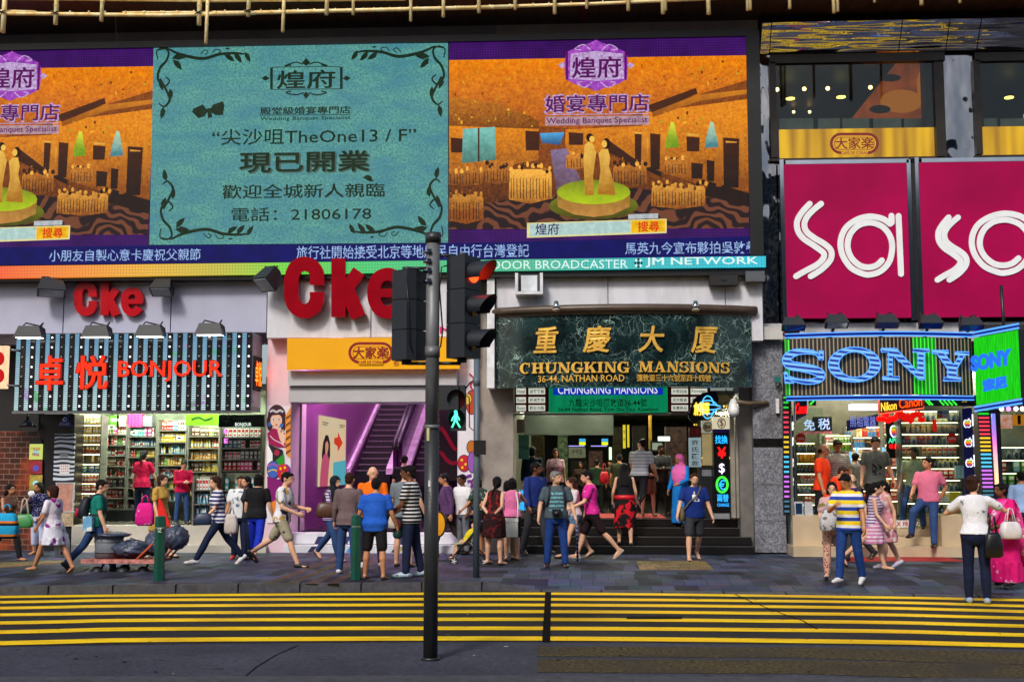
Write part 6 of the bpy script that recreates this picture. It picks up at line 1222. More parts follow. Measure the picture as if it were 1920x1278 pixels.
sub('pole_collar',lambda b:(b.cyl((pp.x,pp.y,zj-.01),(pp.x,pp.y,zj+.1),.078,galv,n=24),b.cyl((pp.x,pp.y,zmid-.02),(pp.x,pp.y,zmid+.02),.078,galv,n=24),b.cyl((pp.x,pp.y,RZ),(pp.x,pp.y,RZ+.03),.095,lowm,n=24)),TL)
for v in(473,491,508,528):sub('clamp_band',lambda b:(b.cyl(at(807,v,Yp_)+Vector((0,0,-.012)),at(807,v,Yp_)+Vector((0,0,.012)),.076,chrome,n=20),b.box(at(807,v,Yp_).x-.02,at(807,v,Yp_).x+.02,Yp_-.1,Yp_-.07,at(807,v,Yp_).z-.02,at(807,v,Yp_).z+.02,chrome)),TL)
def sticker(b):
 for u0,v0,u1,v1,m in((800,802,805,826,M('cream sticker',(220,206,150),.5)),(803,900,807,912,PC['white'])):b.bx(u0,v0,u1,v1,Yp_-.078,.004,m)
 for k in range(5):b.ribbon([(801+k,920+k*6),(806+k*.5,922+k*6),(803+k,926+k*6)],.8,Yp_-.079,PC['grey'],.003,False)
sub('sticker',sticker,TL)
sb=M('matt black signal housing',(30,34,42),.5,var=.15)
def head3(par,ux,v0,v1,Yh_,faceang,lit):
 """three aspect signal head; faceang = direction the lenses point, degrees from the camera side towards the right"""
 c0,c1=at(ux,v1,Yh_),at(ux,v0,Yh_);h=c1.z-c0.z;o=Vector((c0.x,Yh_,c0.z));R=Matrix.Rotation(rad(faceang),3,'Z');f=lambda p:o+R@Vector(p)
 w,d=.15,.13;t3=h/3
 hb=MB()
 for k in range(3):
  z0,z1=k*t3+.004,(k+1)*t3-.004;P=[(-w,-d),(w,-d),(w,d*.35),(w*.62,d),(-w*.62,d),(-w,d*.35)]
  V=[f((x,y,z))for z in(z0,z1)for x,y in P];n=6;hb.add(V,[tuple(range(n-1,-1,-1)),tuple(range(n,2*n))]+[(i,(i+1)%n,n+(i+1)%n,n+i)for i in range(n)],sb)
 hb.cyl(f((0,0,h)),f((0,0,h+.04)),.05,sb);hb.cyl(f((0,0,0)),f((0,0,-.04)),.05,sb)
 head=hb.build('signal_head',par)
 for k in range(3):
  zc=(k+.5)*t3;lb=MB();m=E('red signal lens',(255,50,16),7)if(lit=='red' and k==2)else M('dark lens %d'%k,[(14,40,24),(60,44,14),(60,14,12)][k],.1)
  lb.cyl(f((0,-d-.004,zc)),f((0,-d-.012,zc)),.1,m,n=20);lb.build('lens',head)
  vb=MB();n=16;A=[rad(-35+250*i/n)for i in range(n+1)];r_=.112;V=[]
  for y,rr in((-d-.001,r_),(-d-.24,r_)):
   for a in A:V.append(f((rr*math.cos(a),y+(0 if y>-d-.1 else.09*(1-max(0,math.sin(a)+.3))*1),zc+rr*math.sin(a))))
  F=[(i,i+1,n+2+i,n+1+i)for i in range(n)];vb.add(V,F,sb,True);V2=[Vector(p)+(f((0,-d,zc))-Vector(p))*.035 for p in V];vb.add(V2,[x[::-1]for x in F],M('visor inside',(70,70,74),.6),True);vb.build('visor',head)
 return head
head3(TL,866,482,672,Yp_+.02,62,'red')
head3(TL,762,508,676,Yp_+.06,152,None)
def brk(b):
 for u0,u1,v in((762,800,503),(762,800,681),(815,864,681),(815,850,479)):b.tube([at(u0,v,Yp_+.03),at(u1,v,Yp_+.01)],.018,sb,6)
 b.tube([at(838,498,Yp_),at(828,500,Yp_-.03),at(824,540,Yp_),at(830,620,Yp_),at(826,650,Yp_),at(815,656,Yp_)],.008,blackm,6);b.tube([at(762,522,Yp_-.1),at(766,570,Yp_-.1),at(768,640,Yp_-.1),at(776,668,Yp_-.05)],.007,blackm,6)
sub('bracket',brk,TL)
p2=gnd(893,1082,0);Y2=p2.y
PL=thing('signal_post','thin grey post with a small black plate and green walking man signal','traffic light',(p2.x,p2.y,0));z2t=at(893,672,Y2).z
bluegrey=M('blue grey post paint',(84,98,112),.45,var=.2,stretch=(3,3,.6),scale=3,dirt=.3)
sub('post',lambda b:(b.cyl((p2.x,p2.y,0),(p2.x,p2.y,z2t),.052,bluegrey,n=20),b.cyl((p2.x,p2.y,z2t),(p2.x,p2.y,z2t+.05),.06,blackm,n=20),b.cyl((p2.x,p2.y,z2t-.45),(p2.x,p2.y,z2t-.3),.058,bluegrey,n=20)),PL)
sub('plate',lambda b:(b.bx(888,825,911,852,Y2-.09,.03,M('black plate',(26,26,28),.4)),),PL)
x0,z0,x1,z1=rect(821,723,873,807,Y2+.05)
hd_=sub('signal_head',lambda b:(b.box(x0+.22,x1,Y2-.1,Y2+.16,z0,z1,sb),b.box(x0,x0+.36,Y2-.16,Y2+.1,at(840,768,Y2).z,z1-.01,sb)),PL)
sub('lens',lambda b:(b.disc(858,748,15,17,Y2-.105,M('dark lens 2',(60,14,12),.1),.01),),hd_);sub('lens',lambda b:b.disc(856,785,16,18,Y2-.105,M('dark green lens',(4,22,16),.15),.01),hd_)
def wm(b):
 g_=E('green man',(90,255,200),1.8);Y=Y2-.125;b.disc(854.5,772,3.2,3.4,Y,g_,.006,12)
 for P,w in(([(855,776),(854,787)],7),([(854,786),(851,793),(848,800)],3.2),([(855,786),(858,793),(862,800)],3.2),([(853,778),(849,783),(847,788)],2.4),([(856,778),(860,783),(861,787)],2.4)):b.ribbon(P,w,Y-.001*w,g_,.005)
sub('walking_man',wm,hd_)
def hoods(b):
 for v,rv in((748,17),(785,18)):
  c=at(857,v,Y2-.1);n=14;r_=.15;V=[(c.x+r_*math.cos(a),y,c.z+r_*math.sin(a))for y in(Y2-.101,Y2-.26)for a in[rad(-20+220*i/n)for i in range(n+1)]];F=[(i,i+1,n+2+i,n+1+i)for i in range(n)];b.add(V,F,sb,True);b.add([(x+(c.x-x)*.04,y,z+(c.z-z)*.04)for x,y,z in V],[f[::-1]for f in F],sb,True)
sub('visor',hoods,hd_);sub('bracket',lambda b:(b.tube([at(873,728,Y2),at(882,716,Y2),at(892,712,Y2)],.012,blackm,6),b.tube([at(873,740,Y2),at(880,745,Y2),at(880,800,Y2),at(892,810,Y2)],.009,blackm,6)),PL)
t=thing('round_orange_sign','orange rounded sign partly hidden behind the traffic light pole','sign',gnd(824,1045,0));Yo=gnd(824,1045,0).y;sub('disc',lambda b:b.disc(821,982,13,22,Yo,M('orange sign paint',(246,160,10),.4),.05,24),t);sub('rim',lambda b:b.disc(822,982,15,25,Yo+.02,PC['black'],.06,24),t);sub('stand',lambda b:b.cyl(at(820,1004,Yo+.05),gnd(820,1045,0)+Vector((0,.05,0)),.03,blackm),t)
def bollard(u,v,vt,label):
 p=gnd(u,v,0);h=at(u,vt,p.y).z;t=thing('bollard',label,'bollard',(p.x,p.y,0),'green bollards');g_=M('dark green bollard paint',(10,74,60),.4,var=.2,scale=4,dirt=.25,dcol=(30,50,46));a=.085
 def body(b):
  n=6;ring=lambda r_,z:[(p.x+r_*math.cos(rad(60*i+30)),p.y+r_*math.sin(rad(60*i+30)),z)for i in range(n)];b.loft([ring(a*1.05,0),ring(a*1.03,.16),ring(a*.98,.17),ring(a*.98,h-.18)],g_,False)
 sub('shaft',body,t);sub('cap',lambda b:b.loft([[(p.x+r_*math.cos(rad(60*i+30)),p.y+r_*math.sin(rad(60*i+30)),z)for i in range(6)]for r_,z in((a*1.0,h-.16),(a*1.04,h-.1),(a*.96,h),(a*.5,h+.012))],g_,False),t);sub('reflective_band',lambda b:b.loft([[(p.x+r_*math.cos(rad(60*i+30)),p.y+r_*math.sin(rad(60*i+30)),z)for i in range(6)]for r_,z in((a*.99,h-.178),(a*.99,h-.162))],M('grey band',(120,130,130),.4),False),t)
 return t
bollard(298,1088,968,'green bollard in front of the rubbish trolley');bollard(667,1086,966,'green bollard beside the man in the blue polo shirt')
sb_=sub
b=MB();pb_=gnd(298,1088,0);b.ribbon([(295,992),(302,989),(300,994),(296,996),(303,997)],1,pb_.y-.09,PC['white'],.003,False);first=[o for o in COL.objects if o.name=='bollard'][0];b.build('scrawl',first)
# ------ rubbish trolley
pc_=gnd(228,1070,0);Yc=pc_.y;trash=M('black rubbish bag',(66,74,96),.3,var=.4,scale=5,bump=1.0,bscale=16);rust=M('rusty red frame',(140,44,30),.6,var=.4,scale=8,dirt=.4)
TR=thing('trolley','low rusty red flatbed trolley loaded with rubbish bags','trolley',(pc_.x,pc_.y,0));zf=at(228,1050,Yc).z
xL_,xR_=at(166,1050,Yc).x,at(308,1050,Yc).x
sub('platform',lambda b:(b.box(xL_,xR_,Yc-.25,Yc+.4,zf-.02,zf+.03,rust),b.box(xL_-.02,xR_,Yc-.28,Yc-.252,zf-.03,zf+.04,M('worn white red edge',(190,120,110),.6,var=.6,scale=12))),TR)
for u,dy in((188,-.15),(222,.3),(235,-.15),(272,-.1)):
 w_=sub('wheel',lambda b:b.tube([at(u,1068,Yc)+Vector((0,dy-.03,-.02)),at(u,1068,Yc)+Vector((0,dy+.03,-.02))],.095,M('black rubber',(22,22,24),.6),20),TR);sub('rim',lambda b:b.tube([at(u,1068,Yc)+Vector((0,dy-.034,-.02)),at(u,1068,Yc)+Vector((0,dy+.034,-.02))],.05,M('wheel rim',(60,64,74),.4),12),w_)
sub('axle_strut',lambda b:[b.tube([at(u,1066,Yc)+Vector((0,.05,0)),at(u+8,1052,Yc)],.018,blackm,6)for u in(188,235,272)],TR)
sub('push_handle',lambda b:(b.tube([at(304,1050,Yc),at(322,1030,Yc),at(334,1012,Yc)],.018,rust,6),b.tube([at(304,1050,Yc)+Vector((0,.35,0)),at(322,1030,Yc)+Vector((0,.35,0)),at(334,1012,Yc)+Vector((0,.35,0))],.018,rust,6),b.tube([at(334,1012,Yc),at(334,1012,Yc)+Vector((0,.35,0))],.018,rust,6)),TR)
BN=thing('bin','grey plastic bin with a black liner on the trolley','bin',(at(200,1048,Yc).x,Yc+.08,zf+.03));cx_=at(200,1048,Yc).x;h_=at(200,1003,Yc).z-zf;binm=M('grey bin plastic',(118,124,134),.6,var=.15,bump=.2,bscale=60)
sub('body',lambda b:(b.tube([(cx_,Yc+.08,zf+.032),(cx_,Yc+.08,zf+h_*.5),(cx_,Yc+.08,zf+h_)],[.22,.23,.25],binm,24),[b.tube([(cx_+.245*math.cos(a),Yc+.08+.245*math.sin(a),zf+h_*q)for a in np.linspace(0,6.283,25)],.008,binm,5)for q in(.35,.75)]),BN)
def crumple(b,c,r,m,seed,n=18,amp=.18):
 k=len(b.v);b.ball(c,r,m,n);rr=random.Random(seed);ph=[(Vector((rr.uniform(-1,1),rr.uniform(-1,1),rr.uniform(-1,1)))*rr.uniform(5,17),rr.uniform(0,6))for _ in range(9)];c=Vector(c)
 for i in range(k,len(b.v)):
  p=Vector(b.v[i])-c;q=Vector((p.x/r[0],p.y/r[1],p.z/r[2]));s=1+amp*sum(abs(math.sin(d.dot(q)+f))-.5 for d,f in ph)/4;b.v[i]=tuple(c+p*s)
sub('liner',lambda b:crumple(b,(cx_+.02,Yc+.08,zf+h_+.005),(.31,.28,.06),trash,3,24,.3),BN)
for c,r,lab,s in(((at(245,1035,Yc).x,Yc+.05,zf+.19),(.30,.24,.14),'shiny black rubbish bag lying beside the grey bin on the trolley',5),((at(288,1022,Yc).x,Yc+.15,zf+.28),(.19,.22,.2),'black rubbish bag piled behind the green bollard',6),((at(326,1005,Yc).x,Yc+.1,zf+.38),(.2,.2,.19),'black rubbish bag hanging over the trolley handle',7)):
 b=MB();crumple(b,c,r,trash,s,40,.3);b.cyl((c[0],c[1],c[2]+r[2]*.9),(c[0]+.02,c[1],c[2]+r[2]*1.25),.03,trash,.06);b.build('rubbish_bag',label=lab,cat='rubbish bag',group='rubbish bags on the trolley')
b=MB();b.add([at(297,933,Yc+.4),at(303,940,Yc+.4),at(321,990,Yc+.4),at(296,970,Yc+.4),at(300,934,Yc+.42),at(305,940,Yc+.43),at(322,990,Yc+.43),at(298,970,Yc+.43)],[(0,3,2,1),(4,5,6,7),(0,1,5,4),(1,2,6,5),(2,3,7,6),(3,0,4,7)],M('bright red bag',(236,20,14),.5));b.build('red_bag',label='bright red pointed bag on top of the black rubbish bags',cat='bag')
b=MB();b.tube([at(262,1048,Yc)+Vector((0,-.2,0)),at(282,1028,Yc)+Vector((0,-.15,0)),at(296,1008,Yc)],.02,M('orange rope',(190,80,40),.8),6);b.build('orange_rope',label='orange rope tied over the bags on the trolley',cat='rope')
# ------ bamboo scaffold hanging over the top
YB=22.9
def bam():
 m,nt,bs,N,L=_nt('bamboo');co=_coord(N,L);a=_mix(N,L,_ramp(N,L,_noise(N,L,co,5,4),.35,.65),lin((255,242,190)),lin((236,196,116)));L.new(a,bs.inputs['Base Color']);bs.inputs['Roughness'].default_value=.45;return m
bm=bam();rB=random.Random(11)
def pole_b(pts,label,r=.036,knots=True,grp='bamboo poles of the scaffold'):
 b=MB();b.tube(pts,r,bm,8)
 a,c=Vector(pts[0]),Vector(pts[-1]);n=max(1,int((c-a).length/.35))
 for k in range(1,n):q=a.lerp(c,k/n+rB.uniform(-.01,.01));d=(c-a).normalized();b.cyl(q-d*.008,q+d*.008,r*1.22,bm,n=8)
 b.build('bamboo_pole',label=label,cat='bamboo pole',group=grp,loc=a)
H=lambda pts,dY=0:[at(u,v,YB+dY)for u,v in pts]
pole_b(H([(-40,25),(300,29),(480,25)]),'long level bamboo pole at the left end of the scaffold',.04);pole_b(H([(-40,20),(64,22)],.07),'short bamboo pole lying above the long left pole',.025)
pole_b(H([(230,24),(480,23),(900,14)],.08),'level bamboo pole overlapping the long left pole',.026);pole_b(H([(478,24),(700,19),(960,13)],.0),'middle level bamboo pole above the turquoise screen',.04);pole_b(H([(820,16),(1100,8),(1420,-6)],.07),'level bamboo pole running up to the top right',.034)
pole_b(H([(-40,-4),(400,1),(760,-2)],.05),'uppermost level bamboo pole along the top left',.04)
for k,(u,v1,w)in enumerate(((5,61,.05),(104,46,.045),(190,40,.04),(373,47,.045),(386,82,.035),(465,31,.04),(530,60,.035),(612,28,.04),(662,28,.03),(770,40,.03),(831,32,.035),(898,24,.036),(966,18,.036),(1040,26,.036),(1100,16,.03),(1178,20,.036),(1243,26,.04),(1248,20,.03),(1329,27,.044),(1402,20,.034),(1407,19,.03),(1481,17,.034),(1564,25,.036),(1571,22,.03),(1640,5,.03),(1728,10,.04),(1800,6,.03))):
 p=at(u,v1,YB-.06);pole_b([p,p+Vector((rB.uniform(-.02,.02),.05,1.2))],'upright bamboo pole end hanging '+['at the far left corner','left of the small neon sign lamp row','over the purple screen band','left of the longest hanging end','lowest of all, over the turquoise screen corner','over the turquoise vine border','low over the turquoise logo','right of the turquoise logo','thin, above the opening notice','above the turquoise right corner','just left of the orange screen','over the orange screen left part','left of the red canopy beam','just left of the screen logo','in front of the red canopy beam','right of the red canopy beam','low over the purple band, thicker of a pair','short one of the pair over the purple band','thick, near the screen right corner','at the screen right corner, longer of the pair','at the screen right corner, shorter of the pair','over the left mirror strip','over the cafe window, longer of the pair','over the cafe window, shorter of the pair','short, over the orange poster','short and thick over the mirror strip','short, at the far right'][k],w)
for k,(u,v)in enumerate(((5,24),(104,26),(373,25),(465,22))):b=MB();c=at(u,v,YB-.06);b.tube([c+Vector((-.07,-.05,-.03)),c+Vector((.07,-.05,.03))],.012,blackm,5);b.tube([c+Vector((-.07,-.055,.03)),c+Vector((.07,-.055,-.03))],.012,blackm,5);b.build('lashing',label='black lashing round the bamboo joint '+['at the far left corner','above the small Cke letters','above the turquoise screen corner','above the vine border'][k],cat='lashing')
b=MB();b.tube([at(216,33,YB),at(218,60,YB+.3),at(221,88,YB+.5)],.006,M('thin wire',(90,90,90),.5),5);b.build('wire',label='thin wire hanging from the bamboo over the purple screen band',cat='wire')
# ------ people: a jointed figure, one continuous body, clothes grown round it
SK=dict(light=M('skin light',(222,170,138),.5,var=.08,scale=9),tan=M('skin tan',(188,128,92),.5,var=.08,scale=9),dark=M('skin brown',(112,68,44),.45,var=.08,scale=9))
HR=dict(black=M('black hair',(15,11,12),.6,spec=.2,var=.6,stretch=(30,30,3),bump=1.0,bscale=4),brown=M('brown hair',(58,30,22),.6,spec=.2,var=.6,stretch=(30,30,3),bump=1.0,bscale=4),grey=M('grey hair',(128,126,124),.5,var=.6,stretch=(30,30,3),bump=1.0,bscale=4))
def C(name,c,kind='plain',c2=(255,255,255),f=16.0,duty=.5,zone=None,c3=None):
 """cloth: wrinkled, plain or patterned (stripes, dots, blotches, a printed chest)"""
 if 'cloth '+name in MC:return MC['cloth '+name]
 m,nt,bs,N,L=_nt('cloth '+name);co=_coord(N,L);a,b2=lin(c),lin(c2);sp=N.new('ShaderNodeSeparateXYZ');L.new(co,sp.inputs[0]);fr=lambda x,k:_math(N,L,'FRACT',_math(N,L,'MULTIPLY',x,k))
 out=a
 if kind=='hs':out=_mix(N,L,_math(N,L,'LESS_THAN',fr(sp.outputs[2],f),duty),a,b2)
 if kind=='vs':out=_mix(N,L,_math(N,L,'LESS_THAN',fr(sp.outputs[0],f),duty),a,b2)
 if kind=='dots':v=N.new('ShaderNodeTexVoronoi');v.inputs['Scale'].default_value=f;L.new(co,v.inputs['Vector']);out=_mix(N,L,_math(N,L,'LESS_THAN',v.outputs['Distance'],duty),a,b2)
 if kind=='blot':
  out=_mix(N,L,_ramp(N,L,_noise(N,L,co,f,3),duty-.02,duty+.02),a,b2)
 if kind=='lines':out=_mix(N,L,_math(N,L,'MULTIPLY',_math(N,L,'LESS_THAN',fr(sp.outputs[2],f),.5),_ramp(N,L,_noise(N,L,_coord(N,L,(1,0,.3)),60,2),.44,.5)),a,b2)
 if c3:
  k3=_ramp(N,L,_noise(N,L,_coord(N,L,(1,1.3,.8)),f*.8,3),.56,.6)if kind!='hs' else _math(N,L,'LESS_THAN',fr(sp.outputs[2],f),duty*.55)
  out=_mix(N,L,k3,out,lin(c3))
 if zone:
  z0,z1,hw,side=zone;k=_math(N,L,'MULTIPLY',_math(N,L,'LESS_THAN',_math(N,L,'ABSOLUTE',sp.outputs[0]),hw),_math(N,L,'MULTIPLY',_math(N,L,'GREATER_THAN',sp.outputs[2],z0),_math(N,L,'LESS_THAN',sp.outputs[2],z1)))
  k=_math(N,L,'MULTIPLY',k,_math(N,L,'LESS_THAN',_math(N,L,'MULTIPLY',sp.outputs[1],side),0));out=_mix(N,L,k,a,out)
 g_=_ramp(N,L,_noise(N,L,co,5,4),.25,.75);out=_mix(N,L,.35,out,_mix(N,L,g_,(.25,.25,.25),(.8,.8,.8)),'SOFT_LIGHT')
 L.new(out,bs.inputs['Base Color']);bs.inputs['Roughness'].default_value=.8;bs.inputs['Specular IOR Level'].default_value=.25
 _bump(N,L,bs,_noise(N,L,_coord(N,L,(1.4,1.4,1)),11,4,.65),.6,.035);MC['cloth '+name]=m;return m
def solid(mb,vox,it=4):
 me=bpy.data.meshes.new('t');me.from_pydata([tuple(p)for p in mb.v],[],mb.f);o=bpy.data.objects.new('t',me);TS.collection.objects.link(o)
 r=o.modifiers.new('r','REMESH');r.mode='VOXEL';r.voxel_size=vox;s=o.modifiers.new('s','SMOOTH');s.factor=.5;s.iterations=it
 out=evaluated(o);bpy.data.objects.remove(o);bpy.data.meshes.remove(me);return out
Vc=Vector
def cap_(b,p,q,r0,r1,n=12):
 p,q=Vc(p),Vc(q);d=(q-p);l=d.length or 1e-6;d/=l
 pts=[p-d*r0*k for k in(.95,.7,.35)]+[p,q]+[q+d*r1*k for k in(.35,.7,.95)];b.tube(pts,[r0*.3,r0*.71,r0*.93,r0,r1,r1*.93,r1*.71,r1*.3],None,n)
def mk(name,me,mats,parent=None):
 me.materials.clear()
 for m in(mats if isinstance(mats,list)else[mats]):me.materials.append(m)
 me.polygons.foreach_set('use_smooth',[True]*len(me.polygons));o=bpy.data.objects.new(name,me);COL.objects.link(o)
 if parent:o.parent=parent;ORG[o.name]=Vc((0,0,0))
 return o
def P(label,u,vf,vh,face,sex,skin,hair,top,bot,shoe,legs=((4,4,4),(-4,4,4)),arms=((4,9,12,10),(4,9,12,10)),lean=2,hyaw=0,hpit=0,fat=1.0,z=0.0,Y=None,H=None,cat='person',sit=None,glasses=False):
 if Y is None:g0=gnd(u,vf,z)
 else:g0=at(u,vf,Y);g0.z=z
 H=H or at(u,vh,g0.y).z-z;s=H/1.72;fem=sex=='f';k=Matrix.Rotation(rad(lean),3,'X');up,fw,lf=k@Vc((0,0,1)),k@Vc((0,-1,0)),Vc((1,0,0))
 hz=.92;Pv=Vc((0,0,hz));sp_=lambda t,x=0,f=0:Pv+up*(t-hz)*(1 if t>hz else 0)+Vc((0,0,1))*(min(t-hz,0))+lf*x+(fw if t>hz else Vc((0,-1,0)))*f
 J={}
 for i,sd in((0,1),(1,-1)):
  sw,kn,spl=legs[i];hp=Vc((sd*(.088 if not fem else.09),0,hz-.03));a=rad(sw);c=rad(sw-kn);y=rad(spl)
  d1=Vc((sd*math.sin(y),-math.sin(a),-math.cos(a))).normalized();d2=Vc((sd*math.sin(y)*.7,-math.sin(c),-math.cos(c))).normalized();kn_=hp+d1*.415;an=kn_+d2*.405;ft=c if c<0 else 0
  ft=max(-.9,ft*1.1);df=Vc((sd*.12,-math.cos(ft),math.sin(ft))).normalized();nf=Vc((0,math.sin(ft)*-1,-math.cos(ft)))
  J['l%d'%i]=(hp,kn_,an,df,Vc((0,df.z,df.y))if False else(Vc((0,0,-1))-df*(Vc((0,0,-1)).dot(df))).normalized())
  sw,ab,el,tw=arms[i];sh=sp_(1.385,sd*(.178 if not fem else.15)*(fat*.4+.6));a,q=rad(sw),rad(ab)
  d1=(Vc((0,0,-1))*math.cos(a)*math.cos(q)+Vc((0,-1,0))*math.sin(a)*math.cos(q)+Vc((sd,0,0))*math.sin(q)).normalized();bd=Vc((0,-math.cos(a),math.sin(a)))*math.cos(rad(tw))+Vc((-sd,0,0))*math.sin(rad(tw));bd=(bd-d1*bd.dot(d1)).normalized()
  eb=sh+d1*.29;d2=d1*math.cos(rad(el))+bd*math.sin(rad(el));wr=eb+d2*.245;nrm=Vc((-sd,0,0));nrm=(nrm-d2*nrm.dot(d2));nrm=nrm.normalized()if nrm.length>.2 else bd;J['a%d'%i]=(sh,eb,wr,d2,nrm)
 def rings(spec,n=20,g=0.0,fl=0,k9=3):return[[sp_(t,f=fo)+lf*(math.cos(2*math.pi*i/n)*(a+g)*(1+fl*math.sin(18.85*i/n*k9)))+(fw if t>hz else Vc((0,-1,0)))*(math.sin(2*math.pi*i/n)*(b_+g)*(1+fl*math.sin(18.85*i/n*k9)))for i in range(n)]for t,a,b_,fo in spec]
 F_=fat
 TORS=([(.80,.11,.085,0),(.86,.165,.11,-.01),(.94,.168*F_,.112*F_,-.012),(1.04,.142*F_,.10*F_,.006*F_),(1.14,.148*F_,.105*F_,.01),(1.26,.168*F_**.6,.115,.006),(1.34,.172*F_**.5,.105,-.004),(1.40,.155,.085,-.012),(1.445,.085,.062,-.015),(1.47,.05,.05,-.012)]if not fem else[(.80,.11,.09,0),(.86,.17,.115,-.012),(.94,.168*F_,.112*F_,-.012),(1.06,.122*F_,.086*F_,.004),(1.15,.125*F_,.09*F_,.008),(1.25,.142*F_**.6,.118,.02),(1.33,.142,.098,.006),(1.395,.13,.074,-.01),(1.44,.07,.052,-.012),(1.465,.043,.044,-.01)])
 # --- body
 b=MB();b.mats=[None];b.loft(rings(TORS),None)
 hc=sp_(1.60,f=.028);hR=k@Matrix.Rotation(rad(hyaw),3,'Z')@Matrix.Rotation(rad(hpit),3,'X');h=lambda x,y,zz:hc+hR@Vc((x,y,zz))
 cap_(b,sp_(1.44,f=-.005),h(0,.012,-.05),.052 if not fem else.043,.05 if not fem else.042)
 b.ball(hc+hR@Vc((0,.008,.018)),(.074,.092,.102),None,18,hR);b.ball(h(0,-.02,-.045),(.056,.066,.07),None,16,hR);b.ball(h(0,-.05,-.078),(.03,.032,.03),None,12,hR)
 cap_(b,h(0,-.088,.012),h(0,-.104,-.022),.010,.014,8);b.ball(h(0,-.082,-.052),(.026,.016,.012),None,10,hR);b.ball(h(0,-.072,.035),(.05,.02,.02),None,10,hR)
 for sd in(1,-1):b.ball(h(sd*.076,.012,-.004),(.012,.022,.034),None,10,hR)
 lfat=F_**.4
 for i,sd in((0,1),(1,-1)):
  hp,kn_,an,df,dn=J['l%d'%i];cap_(b,hp,kn_,.082*lfat,.052);mid=kn_.lerp(an,.35)+Vc((0,.012,0));cap_(b,kn_,mid,.05,.054*lfat);cap_(b,mid,an,.052,.034)
  cap_(b,an+df*-.02+dn*.03,an+df*.12+dn*.045,.036,.028);cap_(b,an+df*.1+dn*.048+Vc((.02,0,0)),an+df*.165+dn*.052+Vc((.012,0,0)),.024,.016);cap_(b,an+df*.1+dn*.048-Vc((.02,0,0)),an+df*.16+dn*.052-Vc((.018,0,0)),.024,.015)
  sh,eb,wr,d2,nr=J['a%d'%i];ar=.85 if fem else 1.0;cap_(b,sh,eb,.05*ar,.038*ar);cap_(b,eb,eb.lerp(wr,.3),.038*ar,.04*ar);cap_(b,eb.lerp(wr,.3),wr,.039*ar,.026*ar)
  wv=d2.cross(nr).normalized();wv=wv if wv.y<0 or abs(wv.y)<.2 else-wv
  cap_(b,wr+d2*.01,wr+d2*.07+wv*.012,.027,.021,10);cap_(b,wr+d2*.02-wv*.008,wr+d2*.072-wv*.02,.024,.018,10)
  for j,(o_,ln)in enumerate(((.03,.07),(.010,.08),(-.010,.074),(-.029,.058))):
   p0=wr+d2*.082+wv*o_;p1=p0+(d2*.92+nr*.35)*ln*.52;p2=p1+(d2*.55+nr*.8)*ln*.5;cap_(b,p0,p1,.0092,.0088,6);cap_(b,p1,p2,.0088,.0075,6)
  t0=wr+d2*.03+wv*.024;t1=t0+(d2*.6+wv*.75+nr*.2)*.042;cap_(b,t0,t1,.012,.0105,6);cap_(b,t1,t1+(d2*.85+nr*.4)*.034,.0105,.008,6)
 low=min((J['l%d'%i][2]+J['l%d'%i][3]*t+J['l%d'%i][4]*.075).z for i in(0,1)for t in(-.02,.14))if sit is None else sit
 me=solid(b,.0115,3);V=np.empty(len(me.vertices)*3);me.vertices.foreach_get('co',V);V=V.reshape(-1,3)
 fm=MB();eye,brow,lip=M('dark eye',(22,14,12),.2),M('brow',(30,22,20),.6),M('lip',(150,70,62),.5)
 for sd in(1,-1):fm.ball(h(sd*.031,-.082,.008),(.013,.006,.0075),eye,8,hR);fm.ball(h(sd*.032,-.087,.028),(.02,.006,.0045),HR['black']if hair[1]!='grey' else HR['grey'],8,hR)
 fm.ball(h(0,-.098,-.052),(.023,.005,.0065),lip,8,hR)
 if glasses:
  for sd in(1,-1):fm.tube([h(sd*.032+.024*math.cos(a),-.1,.008+.016*math.sin(a))for a in np.linspace(0,6.283,14)],.003,eye,4)
  fm.tube([h(-.012,-.102,.01),h(.012,-.102,.01)],.003,eye,4)
 nf=len(me.polygons);bm_=bmesh.new();bm_.from_mesh(me);bpy.data.meshes.remove(me);bv=[bm_.verts.new(p)for p in fm.v]
 for f,mi in zip(fm.f,fm.mi):x=bm_.faces.new([bv[i]for i in f]);x.material_index=mi+1
 me=bpy.data.meshes.new('person');bm_.to_mesh(me);bm_.free()
 T=Matrix.Diagonal((s*1.09,s*1.09,s,1))@Matrix.Translation((0,0,-low))
 def fin(m):m.transform(T);return m
 root=mk('person',fin(me),[SK[skin]]+fm.mats);root.location=g0;root.rotation_euler=(0,0,rad(face));ORG[root.name]=g0;tag(root,label,cat)
 def cloth(name,fn,mat,vox=.014,it=5):q=MB();q.mats=[None];fn(q);return mk(name,fin(solid(q,vox,it)),mat,root)
 # --- hair
 st,hcol=hair;hm=HR.get(hcol)
 def hr(q):
  if st in('short','crop'):q.ball(h(0,.022,.034),(.081,.097,.094)if st=='short' else(.077,.092,.092),None,18,hR);q.ball(h(0,.06,-.02),(.066,.05,.06),None,14,hR);[q.ball(h(x,-.058,.088-abs(x)*.4),(.026,.034,.02),None,8,hR)for x in(-.05,-.025,0,.025,.05)];[q.ball(h(sd*.07,.0,.03),(.016,.04,.04),None,8,hR)for sd in(1,-1)]
  if st in('bob','long','tail','bun'):q.ball(h(0,.022,.032),(.087,.102,.098),None,18,hR);q.ball(h(0,.05,-.03),(.082,.062,.08),None,14,hR);[cap_(q,h(x,-.05,.088),h(x*1.9,-.058,.04),.02,.012,8)for x in(-.035,.035)]
  if st in('bob','long'):[cap_(q,h(sd*.07,.02,.0),h(sd*.074,.015,-.1),.026,.02,8)for sd in(1,-1)];q.ball(h(0,.055,-.09),(.075,.045,.05),None,12,hR)
